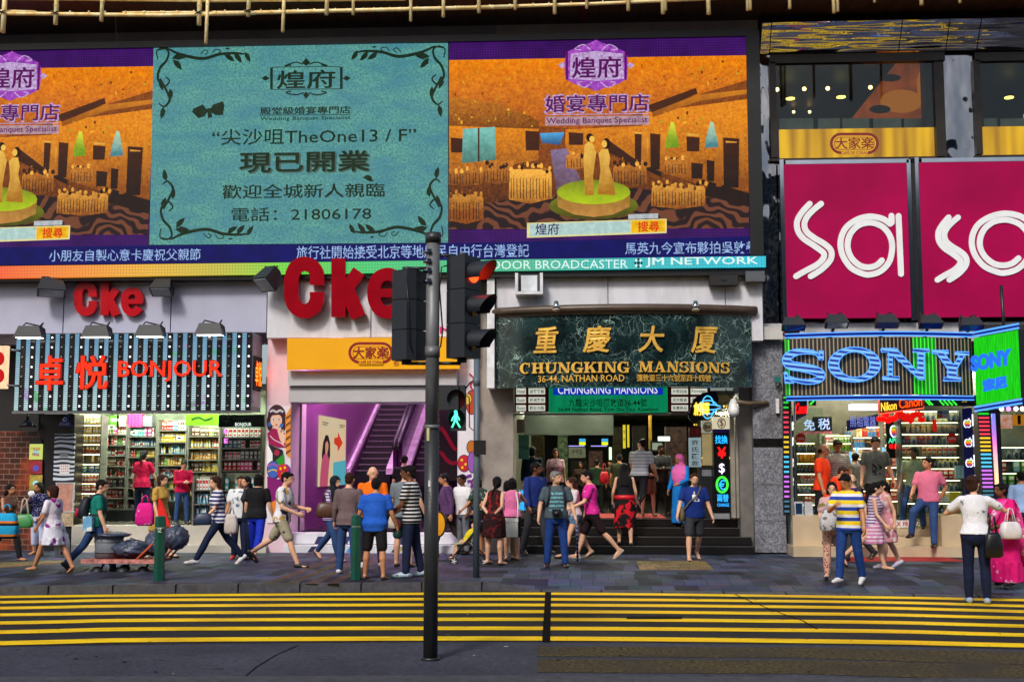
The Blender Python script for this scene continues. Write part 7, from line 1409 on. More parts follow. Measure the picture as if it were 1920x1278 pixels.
  if st=='long':
   for x in(-.06,-.03,0,.03,.06):cap_(q,h(x,.07,-.06),sp_(1.24,x*.9,-.125),.032,.022,8)
  if st=='tail':q.ball(h(0,.12,.0),(.035,.035,.035),None,10,hR);cap_(q,h(0,.125,-.02),sp_(1.36,0,-.13),.035,.016,8)
  if st=='bun':q.ball(h(0,.1,.06),(.05,.045,.045),None,12,hR)
  if st=='rim':[q.ball(h(sd*.06,.035,-.005),(.025,.06,.04),None,10,hR)for sd in(1,-1)];q.ball(h(0,.085,-.02),(.06,.024,.045),None,10,hR)
  if st=='scarf':q.ball(h(0,.012,.02),(.093,.112,.118),None,18,hR);q.ball(h(0,.02,-.05),(.085,.09,.09),None,16,hR);q.loft(rings([(1.0,.13,.12,.04),(1.14,.19,.15,.025),(1.28,.205,.155,.01),(1.38,.19,.125,0),(1.46,.11,.1,0),(1.52,.09,.085,.01)]),None)
 if st=='scarf':
  q=MB();q.mats=[None];hr(q);m_=solid(q,.012,5)
  bm_=bmesh.new();bm_.from_mesh(m_);fc=h(0,-.1,-.012);ax=hR@Vc((0,-1,0))
  bmesh.ops.delete(bm_,geom=[v for v in bm_.verts if(v.co-fc).length<.072 and(v.co-hc).dot(ax)>.03],context='VERTS');bm_.to_mesh(m_);bm_.free();mk('headscarf',fin(m_),hcol,root)
 elif st!='bald':cloth('hair',hr,hm,.010,3)
 # --- clothes
 if top:
  tm,slv,hem=top[:3];g=.024
  def sh_(q):
   sp=[(t,a,b_,fo)for t,a,b_,fo in TORS if t>hem+.03 and t<1.43];t0=[x for x in TORS if x[0]>=min(hem,1.3)][0]
   q.loft(rings([(hem,max(t0[1],.15)+.012,max(t0[2],.1)+.01,t0[3])]+sp+[(1.435,.095 if slv!='n' else.07,.065,-.014),(1.455,.066,.06,-.014)],g=g),None)
   for i in(0,1):
    S0,E0,W0=J['a%d'%i][:3]
    if slv=='s':cap_(q,S0,S0.lerp(E0,.62),.062,.064)
    elif slv=='l':cap_(q,S0,E0,.064,.055);cap_(q,E0,E0.lerp(W0,.88),.054,.042)
    elif slv=='h':cap_(q,S0,E0.lerp(W0,.2),.064,.055)
    else:cap_(q,S0-(S0-sp_(1.385))*.3,S0-(S0-sp_(1.385))*.25,.05,.05)
  cloth('dress' if bot is None else 'shirt',sh_,tm)
 if bot:
  kind,bmt=bot[:2]
  def bt_(q):
   q.loft(rings([(.765,.10,.085,0),(.82,.15,.11,-.004),(.87,.172,.118,-.01),(.94,.17*F_,.116*F_,-.012),(1.02,.15*F_,.106*F_,0)],g=.013),None)
   if kind in('skirt','long'):
    hm_=bot[2];q.loft(rings([(hm_,bot[3],bot[4],0),(hm_*.6+.35,bot[3]*.7+.06,bot[4]*.7+.045,0)],60,.015,.07),None);q.loft(rings([(hm_*.6+.34,bot[3]*.7+.06,bot[4]*.7+.045,0),(.86,.19*F_,.135*F_,0),(1.0,.15*F_,.11*F_,0)],g=.015),None)
   for i in(0,1):
    hp,kn_,an=J['l%d'%i][:3];a1=.092*lfat
    if kind=='trousers':cap_(q,hp,kn_,a1,.07);cap_(q,kn_,an-(an-kn_)*.02,.07,.058)
    if kind=='slim':md=kn_.lerp(an,.4)+Vc((0,.01,0));cap_(q,hp,kn_,a1,.066);cap_(q,kn_,md,.066,.068);cap_(q,md,an-(an-kn_)*.02,.068,.05)
    if kind=='capri':cap_(q,hp,kn_,a1,.074);cap_(q,kn_,kn_.lerp(an,.55),.074,.068)
    if kind=='shorts':cap_(q,hp,hp.lerp(kn_,.86),a1+.006,.086)
    if kind=='hot':cap_(q,hp,hp.lerp(kn_,.3),a1+.008,.09)
  cloth({'slim':'trousers','hot':'shorts','long':'skirt','capri':'trousers'}.get(kind,kind),bt_,bmt)
 if shoe:
  for i in(0,1):
   hp,kn_,an,df,dn=J['l%d'%i]
   def so(q):cap_(q,an+df*-.025+dn*.04,an+df*.08+dn*.042,.046,.044);cap_(q,an+df*.08+dn*.05,an+df*.18+dn*.056,.043,.03)
   def sn(q):cap_(q,an+df*-.04+dn*.072,an+df*.18+dn*.074,.03,.032)
   cloth('shoe',so if shoe[0]=='shoe' else sn,shoe[1],.012,3)
 MW=Matrix.Translation(g0)@Matrix.Rotation(rad(face),4,'Z')@T
 return dict(root=root,M=MW,J=J,w=lambda p:MW@Vc(p),hand=[MW@(J['a%d'%i][2]+J['a%d'%i][3]*.1)for i in(0,1)],s=s,sp=sp_)
def held(name,label,c,w,hgt,d,mat,face=0,handle=.15,squash=.8,extra=None):
 """a soft bag hanging from the point c (its handle top)"""
 R=Matrix.Rotation(rad(face),3,'Z');c=Vc(c);w*=.82;hgt*=.86;t=thing(name,label,'bag',c-Vc((0,0,handle+hgt)));ring=lambda z,k:[c+R@Vc((k*w/2*(abs(math.cos(a))**.5)*(1 if math.cos(a)>0 else-1),d/2*k*(abs(math.sin(a))**.6)*(1 if math.sin(a)>0 else-1),-z))for a in[2*math.pi*i/20 for i in range(20)]]
 sub('bag_body',lambda b:b.loft([ring(handle+hgt,squash*.9),ring(handle+hgt*.92,1),ring(handle+hgt*.5,1.0),ring(handle+hgt*.12,squash),ring(handle,squash*.72)],mat),t)
 sub('handle',lambda b:[b.tube([c+R@Vc((-w*.22,dy,-handle-.02)),c+R@Vc((-w*.1,dy*.5,-.02)),c,c+R@Vc((w*.1,dy*.5,-.02)),c+R@Vc((w*.22,dy,-handle-.02))],.009,mat if not extra else extra,6)for dy in(-d*.2,d*.2)],t);return t
def strap(label_thing,pts,mat,r=.014):sub('strap',lambda b:b.tube(smooth_path([tuple(p)for p in pts],4),r,mat,6),label_thing)
def backpack(label,q,mat,acc=None):
 w=q['w'];sp=q['sp'];t=thing('backpack',label,'backpack',w(sp(1.05,0,-.2)))
 sub('pack',lambda b:b.loft([[w(sp(zz,x*math.cos(a),-.125-dd*(1+math.sin(a))))for a in[2*math.pi*i/16 for i in range(16)]]for zz,x,dd in((.98,.1,.05),(1.0,.15,.085),(1.15,.165,.1),(1.32,.15,.075),(1.4,.1,.05))],mat),t)
 if acc:sub('pocket',lambda b:b.loft([[w(sp(zz,x*math.cos(a),-.27-.04*(1+math.sin(a))))for a in[2*math.pi*i/12 for i in range(12)]]for zz,x in((1.02,.06),(1.05,.1),(1.14,.1),(1.18,.07))],acc),t)
 for sd in(1,-1):sub('strap',lambda b:b.tube(smooth_path([tuple(w(sp(*p)))for p in((1.36,sd*.1,-.14),(1.455,sd*.1,-.03),(1.40,sd*.115,.09),(1.25,sd*.13,.145),(1.1,sd*.16,.08),(1.08,sd*.15,-.1))],4),.02,mat,6),t)
 return t
SH=lambda n,c:('shoe',M('shoe '+n,c,.45,var=.15))
SN=lambda n,c:('sandal',M('sandal '+n,c,.55,var=.15))
bkS,whS,brS=SH('black',(22,20,20)),SH('white',(220,220,224)),SN('brown',(70,44,32));bkN=SN('black',(24,22,22))
jean=C('blue jeans',(44,70,118));djean=C('dark jeans',(22,32,62));blk=C('black cloth',(20,20,24));char=C('charcoal cloth',(52,54,60));wcl=C('white cloth',(226,226,230));khaki=C('khaki cloth',(150,140,116),'plain')
walk=lambda a=24,k=10,b=-22,m=18:((a,k,2),(b,m,2));walk2=lambda a=24,k=10,b=-22,m=18:((b,m,2),(a,k,2))
swing=((-18,8,20,0),(20,8,28,0));swing2=((20,8,28,0),(-18,8,20,0));carry=((4,8,10,0),(15,8,75,30));front=((14,6,85,40),(14,6,85,40));back=((-22,10,55,80),(-22,10,55,80))
zBf=zB;Rm={}
q=P('woman in dark clothes with a green shoulder bag at the far left edge',12,1050,903,60,'f','tan',('long','black'),(C('brown strap top',(90,60,50)),'n',.86),('trousers',blk),bkN,walk(),swing)
held('shoulder_bag','leaf green slouchy shoulder bag on the woman at the far left edge',q['w'](q['sp'](1.4,.2,0))+Vc((.18,-.1,0)),.42,.30,.18,M('leaf green leather',(70,150,84),.4,bump=.3,bscale=8),10,.3,.8,M('cream strap',(226,220,206),.5))
held('tote_bag','turquoise and orange shopping bag low at the far left edge',at(14,945,20.6),.5,.50,.2,C('turquoise orange bag',(30,160,210),'hs',(220,120,30),4.5,.35,None,(24,24,34)),0,.15)
q=P('woman in a navy dotted top holding a white tissue to her face',70,1040,905,-12,'f','tan',('long','black'),(C('navy dots',(24,28,78),'dots',(220,220,235),34,.24),'s',.9),('capri',C('pale lilac cloth',(190,194,226))),bkN,((2,2,3),(-2,4,3)),((6,8,30,40),(38,14,128,38)),2,-10)
b=MB();crumple(b,q['hand'][1]+Vc((.02,-.06,.02)),(.06,.03,.06),M('tissue paper',(235,235,240),.7),4,12,.4);b.build('tissue',label='white crumpled tissue held in front of a woman\'s nose',cat='tissue')
held('shoulder_bag','black shoulder bag at the side of the woman in the navy dotted top',at(52,925,24.6),.38,.30,.16,M('black leather',(20,20,26),.35),20,.22)
P('woman in a white and purple splashed dress walking barefoot to the left',98,1074,908,-110,'f','tan',('bob','brown'),(C('purple splash',(214,206,220),'blot',(130,20,130),7,.56,None,(250,250,255)),'s',.72),('skirt',C('white purple skirt',(226,226,240),'blot',(120,30,130),6,.62),.56,.2,.18),None,walk(26,6,-20,10),((8,10,30,20),(10,10,40,20)),3,10)
held('plastic_bag','white plastic bag with magenta print hanging beside the splashed dress',at(118,985,20.6),.3,.42,.14,C('white magenta print',(236,236,240),'blot',(150,30,120),9,.62),0,.12)
q=P('man in a teal T shirt and jeans walking right with a black backpack',176,1070,893,112,'m','light',('short','black'),(C('teal shirt',(16,120,108)),'s',.86),('trousers',jean),bkS,walk2(26,8,-26,14),((-14,24,70,60),(6,8,12,0)),5,-10)
backpack('black backpack with a crimson pocket on the man in teal',q,M('black pack cloth',(26,28,42),.6),M('crimson pack pocket',(170,20,50),.6))
b=MB();b.bx(155,968,172,995,q['hand'][1].y-.1,.12,C('blue white snack bag',(110,170,210),'blot',(236,236,226),8,.55));b.build('snack_bag',label='blue and white packet in the hand of the man with the backpack',cat='packet')
P('woman in a crimson T shirt seen from behind inside the cosmetics shop',265,978,845,175,'f','light',('tail','black'),(C('crimson shirt',(186,10,66)),'s',.82),('trousers',djean),bkS,((3,2,3),(-3,2,3)),((4,12,12,0),(20,12,20,0)),1,z=zB)
q=P('woman in a mustard dress carrying a pink bag behind the trolley',296,1046,890,70,'f','light',('bob','brown'),(C('mustard print',(196,156,70),'blot',(150,110,40),12,.6),'s',.78),('skirt',C('mustard print',(196,156,70)),.55,.19,.16),bkN,walk(16,6,-14,8),((-6,10,14,0),(6,10,20,0)),3,0)
held('tote_bag','hot pink shopping bag with white print beside the woman in mustard',at(273,928,22.3),.42,.48,.14,C('hot pink bag',(226,30,140),'blot',(250,200,226),7,.64,(-9,9,.3,1)),0,.14)
P('man in a crimson long sleeved shirt and jeans at the cosmetics shop entrance',340,996,863,35,'m','light',('short','black'),(C('crimson shirt',(186,10,66)),'l',.84),('trousers',jean),bkS,((3,2,3),(-3,2,3)),front,4,-10,22,z=zB,Y=26.2)
q=P('woman in a striped navy top and jeans striding left with white shoes',408,1058,887,-66,'f','light',('long','brown'),(C('navy white stripe',(222,222,230),'hs',(36,44,104),14,.5),'s',.84),('slim',djean),whS,walk(30,4,-26,12),((14,8,30,10),(-10,8,18,0)),4,20)
held('shoulder_bag','navy slouchy shoulder bag of the woman striding with white shoes',at(382,928,21.0),.36,.24,.16,M('navy leather',(44,56,84),.45),10,.3);held('plastic_bag','pale printed plastic bag between the striding woman and the man in white',at(434,950,21.4),.28,.40,.14,C('pale print bag',(206,196,190),'blot',(200,90,90),9,.64),0,.12)
P('person in a white printed T shirt and dark jeans facing the street near the shop',449,1048,893,5,'m','tan',('short','brown'),(C('white grey print',(226,228,232),'blot',(90,110,130),15,.58,(1.0,1.32,.14,1)),'s',.84),('trousers',djean),SH('red',(180,40,30)),((8,6,3),(-4,4,3)),((4,10,14,0),(4,10,14,0)),1)
P('person in a black T shirt and bright blue shorts seen from behind',480,1050,888,170,'m','light',('bob','black'),(blk,'s',.84),('capri',C('cobalt shorts',(24,50,190))),SH('red',(180,40,30)),walk(12,6,-14,18),((4,10,14,0),(4,10,14,0)),2)
P('man in glasses and a white printed shirt with khaki shorts striding right',528,1062,878,84,'m','light',('short','black'),(C('white bold print',(226,226,230),'blot',(40,46,80),6,.57,None,(190,150,70)),'s',.84),('shorts',C('khaki patch shorts',(160,152,128),'blot',(60,56,50),9,.66)),bkS,walk2(24,4,-30,26),((14,8,70,20),(8,8,60,20)),4,-4,0,glasses=True)
q=P('woman in a hooded dark scarf and checked purple top with a brown bag',622,1050,888,60,'f','light',('scarf',C('dark scarf',(18,26,34))),(C('purple check',(206,196,220),'hs',(110,70,140),18,.45),'h',.84),('slim',jean),brS,walk2(22,6,-26,16),((8,10,40,30),(8,10,60,30)),3,0)
held('shoulder_bag','brown slouchy shoulder bag between the scarfed woman and the striped brown shirt',at(613,920,22.0),.46,.32,.2,M('dark brown leather',(84,54,40),.4),10,.2)
P('man in a brown pinstriped shirt and jeans seen from behind',651,1076,887,165,'m','light',('crop','brown'),(C('brown pinstripe',(84,66,70),'vs',(150,130,132),60,.3),'l',.82),('trousers',jean),whS,((3,3,5),(-3,3,5)),((4,12,14,0),(4,12,14,0)),2,8)
P('man in an orange shirt and glasses listening in the middle of the group',697,1062,876,12,'m','light',('rim','grey'),(C('orange shirt',(240,110,6)),'s',.84),('trousers',djean),whS,((3,3,5),(-3,3,5)),front,1,20,0,glasses=True)
P('stout man in a blue polo shirt and black shorts seen from behind',702,1086,897,175,'m','tan',('short','black'),(C('royal blue polo',(30,90,196)),'s',.80),('shorts',blk),bkN,((3,3,6),(-3,3,6)),((2,14,14,0),(4,14,20,0)),3,0,0,1.18)
P('young man in a black T shirt at the foot of the escalator seen from behind',756,1000,854,178,'m','light',('short','black'),(blk,'s',.84),('trousers',djean),bkS,z=zE,Y=27.2)
q=P('man in a grey vest and green shorts holding paper bags seen from behind',757,1062,876,170,'m','light',('crop','brown'),(C('grey vest',(112,124,132)),'s',.84),('shorts',C('bottle green',(26,70,66))),bkN,arms=((4,8,10,0),(4,16,14,0)))
held('paper_bag','cream and brown paper shopping bag held by the man in the grey vest',at(741,950,22.0),.3,.28,.12,C('cream brown bag',(206,196,180),'vs',(90,40,36),2.2,.5),0,.14)
P('man in a black and white striped polo and jeans looking left by the pole',770,1082,874,-100,'m','dark',('short','black'),(C('black white stripe',(222,222,226),'hs',(20,22,28),17,.6),'s',.82),('trousers',djean),SH('pale blue',(170,190,206)),((3,2,4),(-6,4,4)),((12,8,50,30),(10,8,60,40)),2,10)
P('man in a plum shirt and brown trousers walking left behind the traffic pole',838,1038,883,-80,'m','tan',('short','black'),(C('plum shirt',(88,56,100)),'l',.86),('trousers',C('brown trousers',(64,52,42))),bkS,walk(),swing,3,0)
P('man in a white T shirt half hidden behind the plum shirt',868,1036,890,-40,'m','dark',('short','black'),(wcl,'s',.84),('trousers',C('grey trousers',(110,112,122))),bkS,Y=25.2,arms=((4,10,20,0),(4,14,30,0)))
P('woman in a patterned dark top bending over the pushchair behind the thin post',906,1040,893,-40,'f','tan',('bob','black'),(C('dark green print',(40,60,52),'blot',(180,180,176),16,.6),'s',.8),('skirt',blk,.55,.17,.15),bkN,lean=14,arms=((24,8,30,10),(24,8,30,10)))
q=P('woman in a dark red patterned dress with her hands behind her back',927,1058,894,150,'f','light',('tail','black'),(C('dark red print',(46,14,18),'blot',(150,26,30),12,.57),'n',.8),('skirt',C('dark red hem',(40,12,16),'blot',(96,16,20),8,.6),.52,.21,.17),bkN,((2,2,6),(-2,2,6)),back,4,40,0,1.1)
P('girl in purple between the dark red dress and the pink top',951,1048,902,170,'f','light',('bob','black'),(C('purple top',(110,24,140)),'s',.8),('slim',C('tan trousers',(160,130,100))),bkN)
q=P('girl in a pink sleeveless top with a white cooler bag seen from behind',960,1050,897,178,'f','light',('bob','black'),(C('pink vest',(224,120,170),'vs',(206,100,150),30,.4),'n',.9),('shorts',blk),brS,((2,2,2),(-2,2,2)),((4,8,12,0),(50,20,130,40)))
bg_=at(957,980,q['root'].location.y-.28);t=thing('cooler_bag','white cooler bag with a shoulder strap on the girl in pink','bag',bg_)
sub('bag_body',lambda b:b.box(bg_.x-.16,bg_.x+.14,bg_.y-.08,bg_.y+.08,bg_.z-.26,bg_.z+.02,M('white vinyl',(222,222,214),.4)),t);sub('lid',lambda b:b.box(bg_.x-.17,bg_.x+.15,bg_.y-.09,bg_.y+.09,bg_.z+.022,bg_.z+.09,MC['white vinyl']),t);strap(t,(bg_+Vc((.13,0,.08)),bg_+Vc((.14,.08,.35)),q['w'](q['sp'](1.43,-.08,-.06))),MC['white vinyl'])
ps=gnd(856,1055,0);t=thing('pushchair','folding pushchair with spoked wheels behind the thin post','pushchair',ps);fr_=M('pushchair tube',(70,72,78),.3,metal=.6);Yq=ps.y;A_=lambda u,v,dy=0:at(u,v,Yq)+Vc((0,dy,0))
for dy in(-.2,.2):sub('frame',lambda b:(b.tube([A_(851,1042,dy),A_(884,1004,dy),A_(905,975,dy)],.014,fr_,6),b.tube([A_(878,1012,dy),A_(912,1046,dy)],.014,fr_,6)),t)
sub('seat',lambda b:(b.loft([[A_(u,v,dy)+Vc((0,0,o_))for dy,o_ in((-.18,0),(.18,0),(.18,.03),(-.18,.03))]for u,v in((858,1022),(876,1020),(886,1004),(896,982))],M('black pushchair cloth',(26,26,32),.7),False)),t)
for u,v,dy in((846,1047,.2),(853,1050,-.2),(911,1050,.2),(911,1052,-.2)):
 w_=sub('wheel',lambda b:b.tube([A_(u,v,dy+.02*math.sin(a))+Vc((.062*math.cos(a),0,.062*math.sin(a)))for a in np.linspace(0,6.283,21)],.014,M('black rubber',(22,22,24),.6),6),t);sub('spoke',lambda b:[b.tube([A_(u,v,dy),A_(u,v,dy)+Vc((.055*math.cos(a),0,.055*math.sin(a)))],.009,wht2,5)for a in np.linspace(0,6.283,6)[:-1]],w_)
P('toddler in a yellow T shirt reclining in the pushchair',874,1010,970,-75,'m','light',('crop','brown'),(C('yellow toddler shirt',(214,196,20),'blot',(60,50,40),14,.6,(1.0,1.3,.1,1)),'s',.86),('shorts',C('sand shorts',(170,162,120))),bkN,((60,45,6),(68,60,6)),((20,12,40,0),(20,12,40,0)),-28,0,0,1.15,z=at(874,1020,Yq).z,Y=Yq,H=.82,sit=.80)
P('man in a navy shirt and grey trousers with his head turned right',1003,1040,868,40,'m','dark',('short','black'),(C('navy shirt',(24,42,110)),'l',.88),('trousers',char),bkS,((12,2,5),(-8,6,5)),((4,9,14,0),(8,9,20,0)),2,40)
q=P('grey haired man in a grey printed T shirt and jeans facing the street',1043,1063,884,4,'m','light',('short','grey'),(C('grey text shirt',(72,88,96),'lines',(120,190,206),14,.5,(1.0,1.34,.13,1)),'s',.86),('trousers',C('bright jeans',(26,60,128))),bkS,((3,2,5),(-3,2,5)),((2,16,16,10),(4,16,22,20)),1,50,0,1.08)
backpack('black backpack worn by the grey haired man facing the street',q,M('black pack cloth',(26,28,42),.6))
cp=q['w'](q['sp'](.98,0,.19));t=thing('camera','black camera hanging at the waist of the grey haired man','camera',cp);sub('body',lambda b:b.box(cp.x-.08,cp.x+.08,cp.y-.03,cp.y+.04,cp.z-.05,cp.z+.06,PC['black']),t);sub('lens',lambda b:b.cyl(cp+Vc((0,-.03,0)),cp+Vc((0,-.12,-.02)),.045,PC['black']),t)
b=MB();p0=q['hand'][0];b.tube([p0,gnd(1083,1052,0)+Vc((0,0,.02))],.022,C('striped stick',(206,206,214),'hs',(40,90,180),12,.5),8);b.build('rolled_poster',label='blue and white rolled poster tube held down beside the grey haired man',cat='poster tube')
P('woman in a white top and denim shorts walking left beside the pink shirt',1078,1045,893,-75,'f','light',('long','brown'),(C('white heart top',(216,206,212),'dots',(110,90,100),9,.18),'s',.9),('hot',C('pale denim',(110,150,190))),bkN,walk(20,4,-18,14),((12,8,50,30),(12,8,40,20)),3)
P('man in a magenta pink T shirt and black shorts striding left',1110,1046,878,-84,'m','light',('short','black'),(C('magenta pink shirt',(222,40,150),'blot',(240,160,210),9,.66),'s',.88),('shorts',C('black maroon shorts',(30,14,20))),SN('pale',(190,170,150)),walk2(20,4,-28,12),((24,8,40,10),(0,8,14,0)),5)
P('woman in a pale pink blouse facing out from the entrance hall',1042,960,842,5,'f','tan',('bob','black'),(C('pale pink blouse',(206,160,178),'blot',(150,80,90),9,.62),'s',.84),('trousers',blk),bkS,z=zC,Y=28.2)
P('dark clothed person with a blue backpack seen from behind at the left of the hall',998,975,838,172,'m','tan',('bob','black'),(C('dark blue top',(18,34,54)),'l',.84),('trousers',blk),bkS,z=zC,Y=27.6)
P('person in a dark green top standing deep in the entrance hall',1120,955,862,170,'m','tan',('short','black'),(C('dark green top',(24,46,26)),'s',.84),('trousers',blk),bkS,z=zC,Y=30.5)
held('shoulder_bag','red shoulder bag glowing in the dark of the entrance hall',at(1133,868,29.6),.26,.34,.12,M('red leather',(190,16,40),.4),0,.2)
q=P('woman with long black hair in a black and red skirt climbing the steps',1172,1018,877,178,'f','light',('long','black'),(blk,'n',1.02),('long',C('black red skirt',(20,12,14),'blot',(206,20,36),5,.54),.34,.19,.16),bkN,((16,24,2),(-6,4,2)),((4,14,30,20),(4,14,30,20)),6,z=zC*.25,Y=25.52,H=1.66)
b=MB();w_=q['w'];sp=q['sp'];b.loft([[w_(sp(zz,.2*math.cos(a),.14*math.sin(a)))for a in[2*math.pi*i/20 for i in range(20)]]for zz in(.94,1.03)],M('red belt',(200,14,30),.5));o_=b.build('belt',q['root'])if False else b.build('waist_sash',label='wide red sash round the waist of the woman climbing the steps',cat='sash')
held('shoulder_bag','black handbag on the arm of the woman climbing the steps',at(1156,928,25.6),.26,.24,.14,M('black leather',(20,20,26),.35),0,.16)
q=P('person in a white striped top and black trousers leaning into the hall',1200,970,842,160,'m','light',('short','black'),(C('white thin stripe',(226,226,228),'hs',(170,176,196),14,.35),'s',.9),('trousers',blk),brS,((4,2,4),(-22,46,4)),((20,10,40,0),(8,10,30,0)),12,60,z=zC,Y=26.8,H=1.72)
P('woman in a pink headscarf and bright blue dress at the top of the steps',1278,985,853,-30,'f','tan',('scarf',C('pink scarf',(226,104,176))),(C('sky blue dress',(10,120,206)),'l',.8),('long',C('sky blue dress',(10,120,206)),.08,.2,.17),bkS,((6,4,2),(-6,4,2)),((14,8,60,30),(4,10,14,0)),3,-20,14,z=zC*.75,Y=26.3)
P('bearded man in a grey suit jacket standing in the entrance hall',1240,958,834,8,'m','dark',('short','black'),(C('grey suit',(64,64,70)),'l',.78),('trousers',C('suit trousers',(44,44,48))),bkS,arms=front,z=zC,Y=28.4)
P('woman in black with bare arms beside the grey suit',1216,966,850,10,'f','light',('long','black'),(C('black rose top',(34,26,28)),'n',.84),('skirt',C('rose skirt',(150,84,70)),.6,.17,.15),bkS,arms=front,z=zC,Y=27.6)
P('dark figure with a yellow lit shirt seen from behind by the yellow hanging signs',1162,955,852,175,'m','tan',('short','black'),(C('olive shirt',(50,54,40)),'s',.84),('trousers',blk),bkS,z=zC,Y=29.4)
q=P('man in a navy T shirt with white print and grey shorts walking to the street',1303,1050,886,8,'m','light',('short','brown'),(C('navy print shirt',(18,44,120),'blot',(236,236,236),13,.5,(1.12,1.32,.07,1)),'s',.84),('shorts',char),bkN,((-12,26,3),(10,4,4)),((0,14,14,0),(8,18,20,0)),2,-4,0,1.1)
t=thing('shoulder_bag','olive canvas bag worn across the body of the man in navy','bag',q['w'](q['sp'](.86,-.22,.05)));c_=q['w'](q['sp'](.9,-.24,.02));sub('bag_body',lambda b:b.ball(c_,(.07,.13,.16),M('olive canvas',(104,92,62),.7),14),t);strap(t,[q['w'](q['sp'](*p))for p in((.96,-.24,.05),(1.15,-.12,.15),(1.3,.02,.165),(1.43,.1,.06),(1.43,.12,-.08),(1.2,-.02,-.15),(.96,-.24,-.02))],MC['olive canvas'])
P('bald man in an orange red shirt standing on the camera shop steps',1543,985,834,60,'m','tan',('rim','black'),(C('orange red shirt',(236,60,16)),'s',.84),('trousers',blk),bkS,z=.36,Y=25.9,hyaw=10)
P('second man in an orange red shirt bending forward below the first',1556,1000,872,80,'m','tan',('crop','brown'),(C('orange red shirt',(236,60,16)),'s',.84),('trousers',char),bkS,lean=22,z=.2,Y=25.3,H=1.62)
P('man in a pale checked shirt looking down in the camera shop doorway',1572,985,826,12,'m','tan',('short','black'),(C('pale check',(196,192,184),'hs',(96,96,100),24,.35),'s',.84),('trousers',djean),bkS,z=.5,Y=26.5,hpit=18)
P('person in a grey hooded top seen from behind in the camera shop',1606,975,850,150,'m','tan',('short','black'),(C('grey hood top',(118,122,124)),'l',.84),('trousers',blk),bkS,z=zS,Y=27.6)
P('young man in a grey crest print T shirt on the camera shop steps',1644,975,820,2,'m','light',('short','black'),(C('grey crest shirt',(98,106,102),'blot',(34,40,40),16,.52,(1.1,1.34,.11,1)),'s',.82),('trousers',blk),bkS,z=zS,Y=26.3,hpit=20,arms=((4,12,14,0),(4,10,10,0)))
P('man in a pale green T shirt resting one foot on a step',1718,978,838,-25,'m','tan',('short','black'),(C('pale sage shirt',(176,184,150),'blot',(150,160,130),8,.6),'s',.86),('trousers',jean),bkS,((4,2,4),(44,50,10)),((-20,12,40,60),(6,10,16,0)),2,-30,z=zS,Y=26.15)
P('man in a pink polo shirt perched against the stone base with one foot raised',1744,1020,878,-34,'m','tan',('short','black'),(C('pink polo',(216,110,140)),'s',.86),('trousers',jean),bkS,((14,6,3),(58,60,10)),((-24,16,50,60),(20,10,40,20)),-4,-40,0,1.08,z=.2,Y=25.1,H=1.78)
P('balding man in a dark purple shirt walking behind the yellow striped shirt',1606,1050,884,-70,'m','light',('rim','grey'),(C('dark purple shirt',(50,34,84)),'s',.84),('trousers',char),bkS,walk(),swing,4)
q=P('woman in floral trousers carrying white plastic bags beside the striped shirt',1564,1083,905,-10,'f','light',('bob','black'),(C('pink grey top',(200,160,160),'blot',(120,110,60),10,.6),'s',.84),('slim',C('floral trousers',(206,160,140),'dots',(130,60,60),22,.3)),bkN,walk2(12,4,-10,8),((6,8,30,10),(6,12,60,20)))
for lab,u,v,w_,h_ in(('white and grey crumpled plastic bags of the woman in floral trousers',1553,955,.34,.40),):held('plastic_bag',lab,at(u,v-12,20.0),w_,h_,.2,C('grey white plastic',(200,200,204),'blot',(120,112,110),9,.55),0,.1)
P('man in a yellow white and blue striped polo looking down as he walks left',1594,1093,890,-34,'m','tan',('short','black'),(C('yellow blue white stripe',(236,206,40),'hs',(226,228,236),6.3,.62,None,(36,66,170)),'s',.82),('trousers',C('bright jeans',(26,60,128))),whS,walk2(10,4,-10,8),((4,12,14,0),(24,10,100,40)),4,-10,24)
P('woman in a purple and white striped dress striding right',1640,1068,902,76,'f','light',('tail','black'),(C('purple white stripe',(206,196,210),'hs',(110,60,130),20,.45),'n',.8),('skirt',C('pink white skirt',(206,130,170),'hs',(226,206,220),16,.4),.52,.2,.18),bkN,walk(14,4,-34,14),((8,8,20,0),(6,8,30,0)),4)
P('woman in a pale pink patterned dress walking behind the purple stripes',1664,1064,900,-76,'f','light',('tail','black'),(C('pink pattern dress',(206,140,150),'blot',(226,196,200),10,.55),'n',.8),('skirt',C('pink pattern dress',(206,140,150)),.5,.2,.17),SH('lilac',(190,186,214)),walk(12,4,-16,10),swing,3)
q=P('woman in white T shirt and dark jeans standing on the road, back turned',1834,1131,893,168,'f','light',('bun','brown'),(C('white back print',(232,232,240),'blot',(120,120,140),9,.68),'s',.92),('slim',C('navy jeans',(16,26,56))),SH('silver blue',(150,170,200)),((2,2,1),(-3,3,1)),((30,40,120,60),(36,50,100,30)),4,-30,z=RZ)
held('shoulder_bag','black shoulder bag between the woman on the road and the pink sari',at(1860,965,17.6),.3,.40,.16,M('black leather',(20,20,26),.35),0,.24)
q=P('woman in a bright pink sari with a white bag at the right edge',1888,1096,907,-60,'f','dark',('bun','black'),(C('sari pink',(226,20,120),'blot',(250,180,216),7,.66),'s',.9),('long',C('sari pink',(226,20,120)),.03,.235,.22),bkS,((4,4,3),(-4,4,3)),((10,12,60,30),(10,12,70,30)),2,-14,0,1.1)
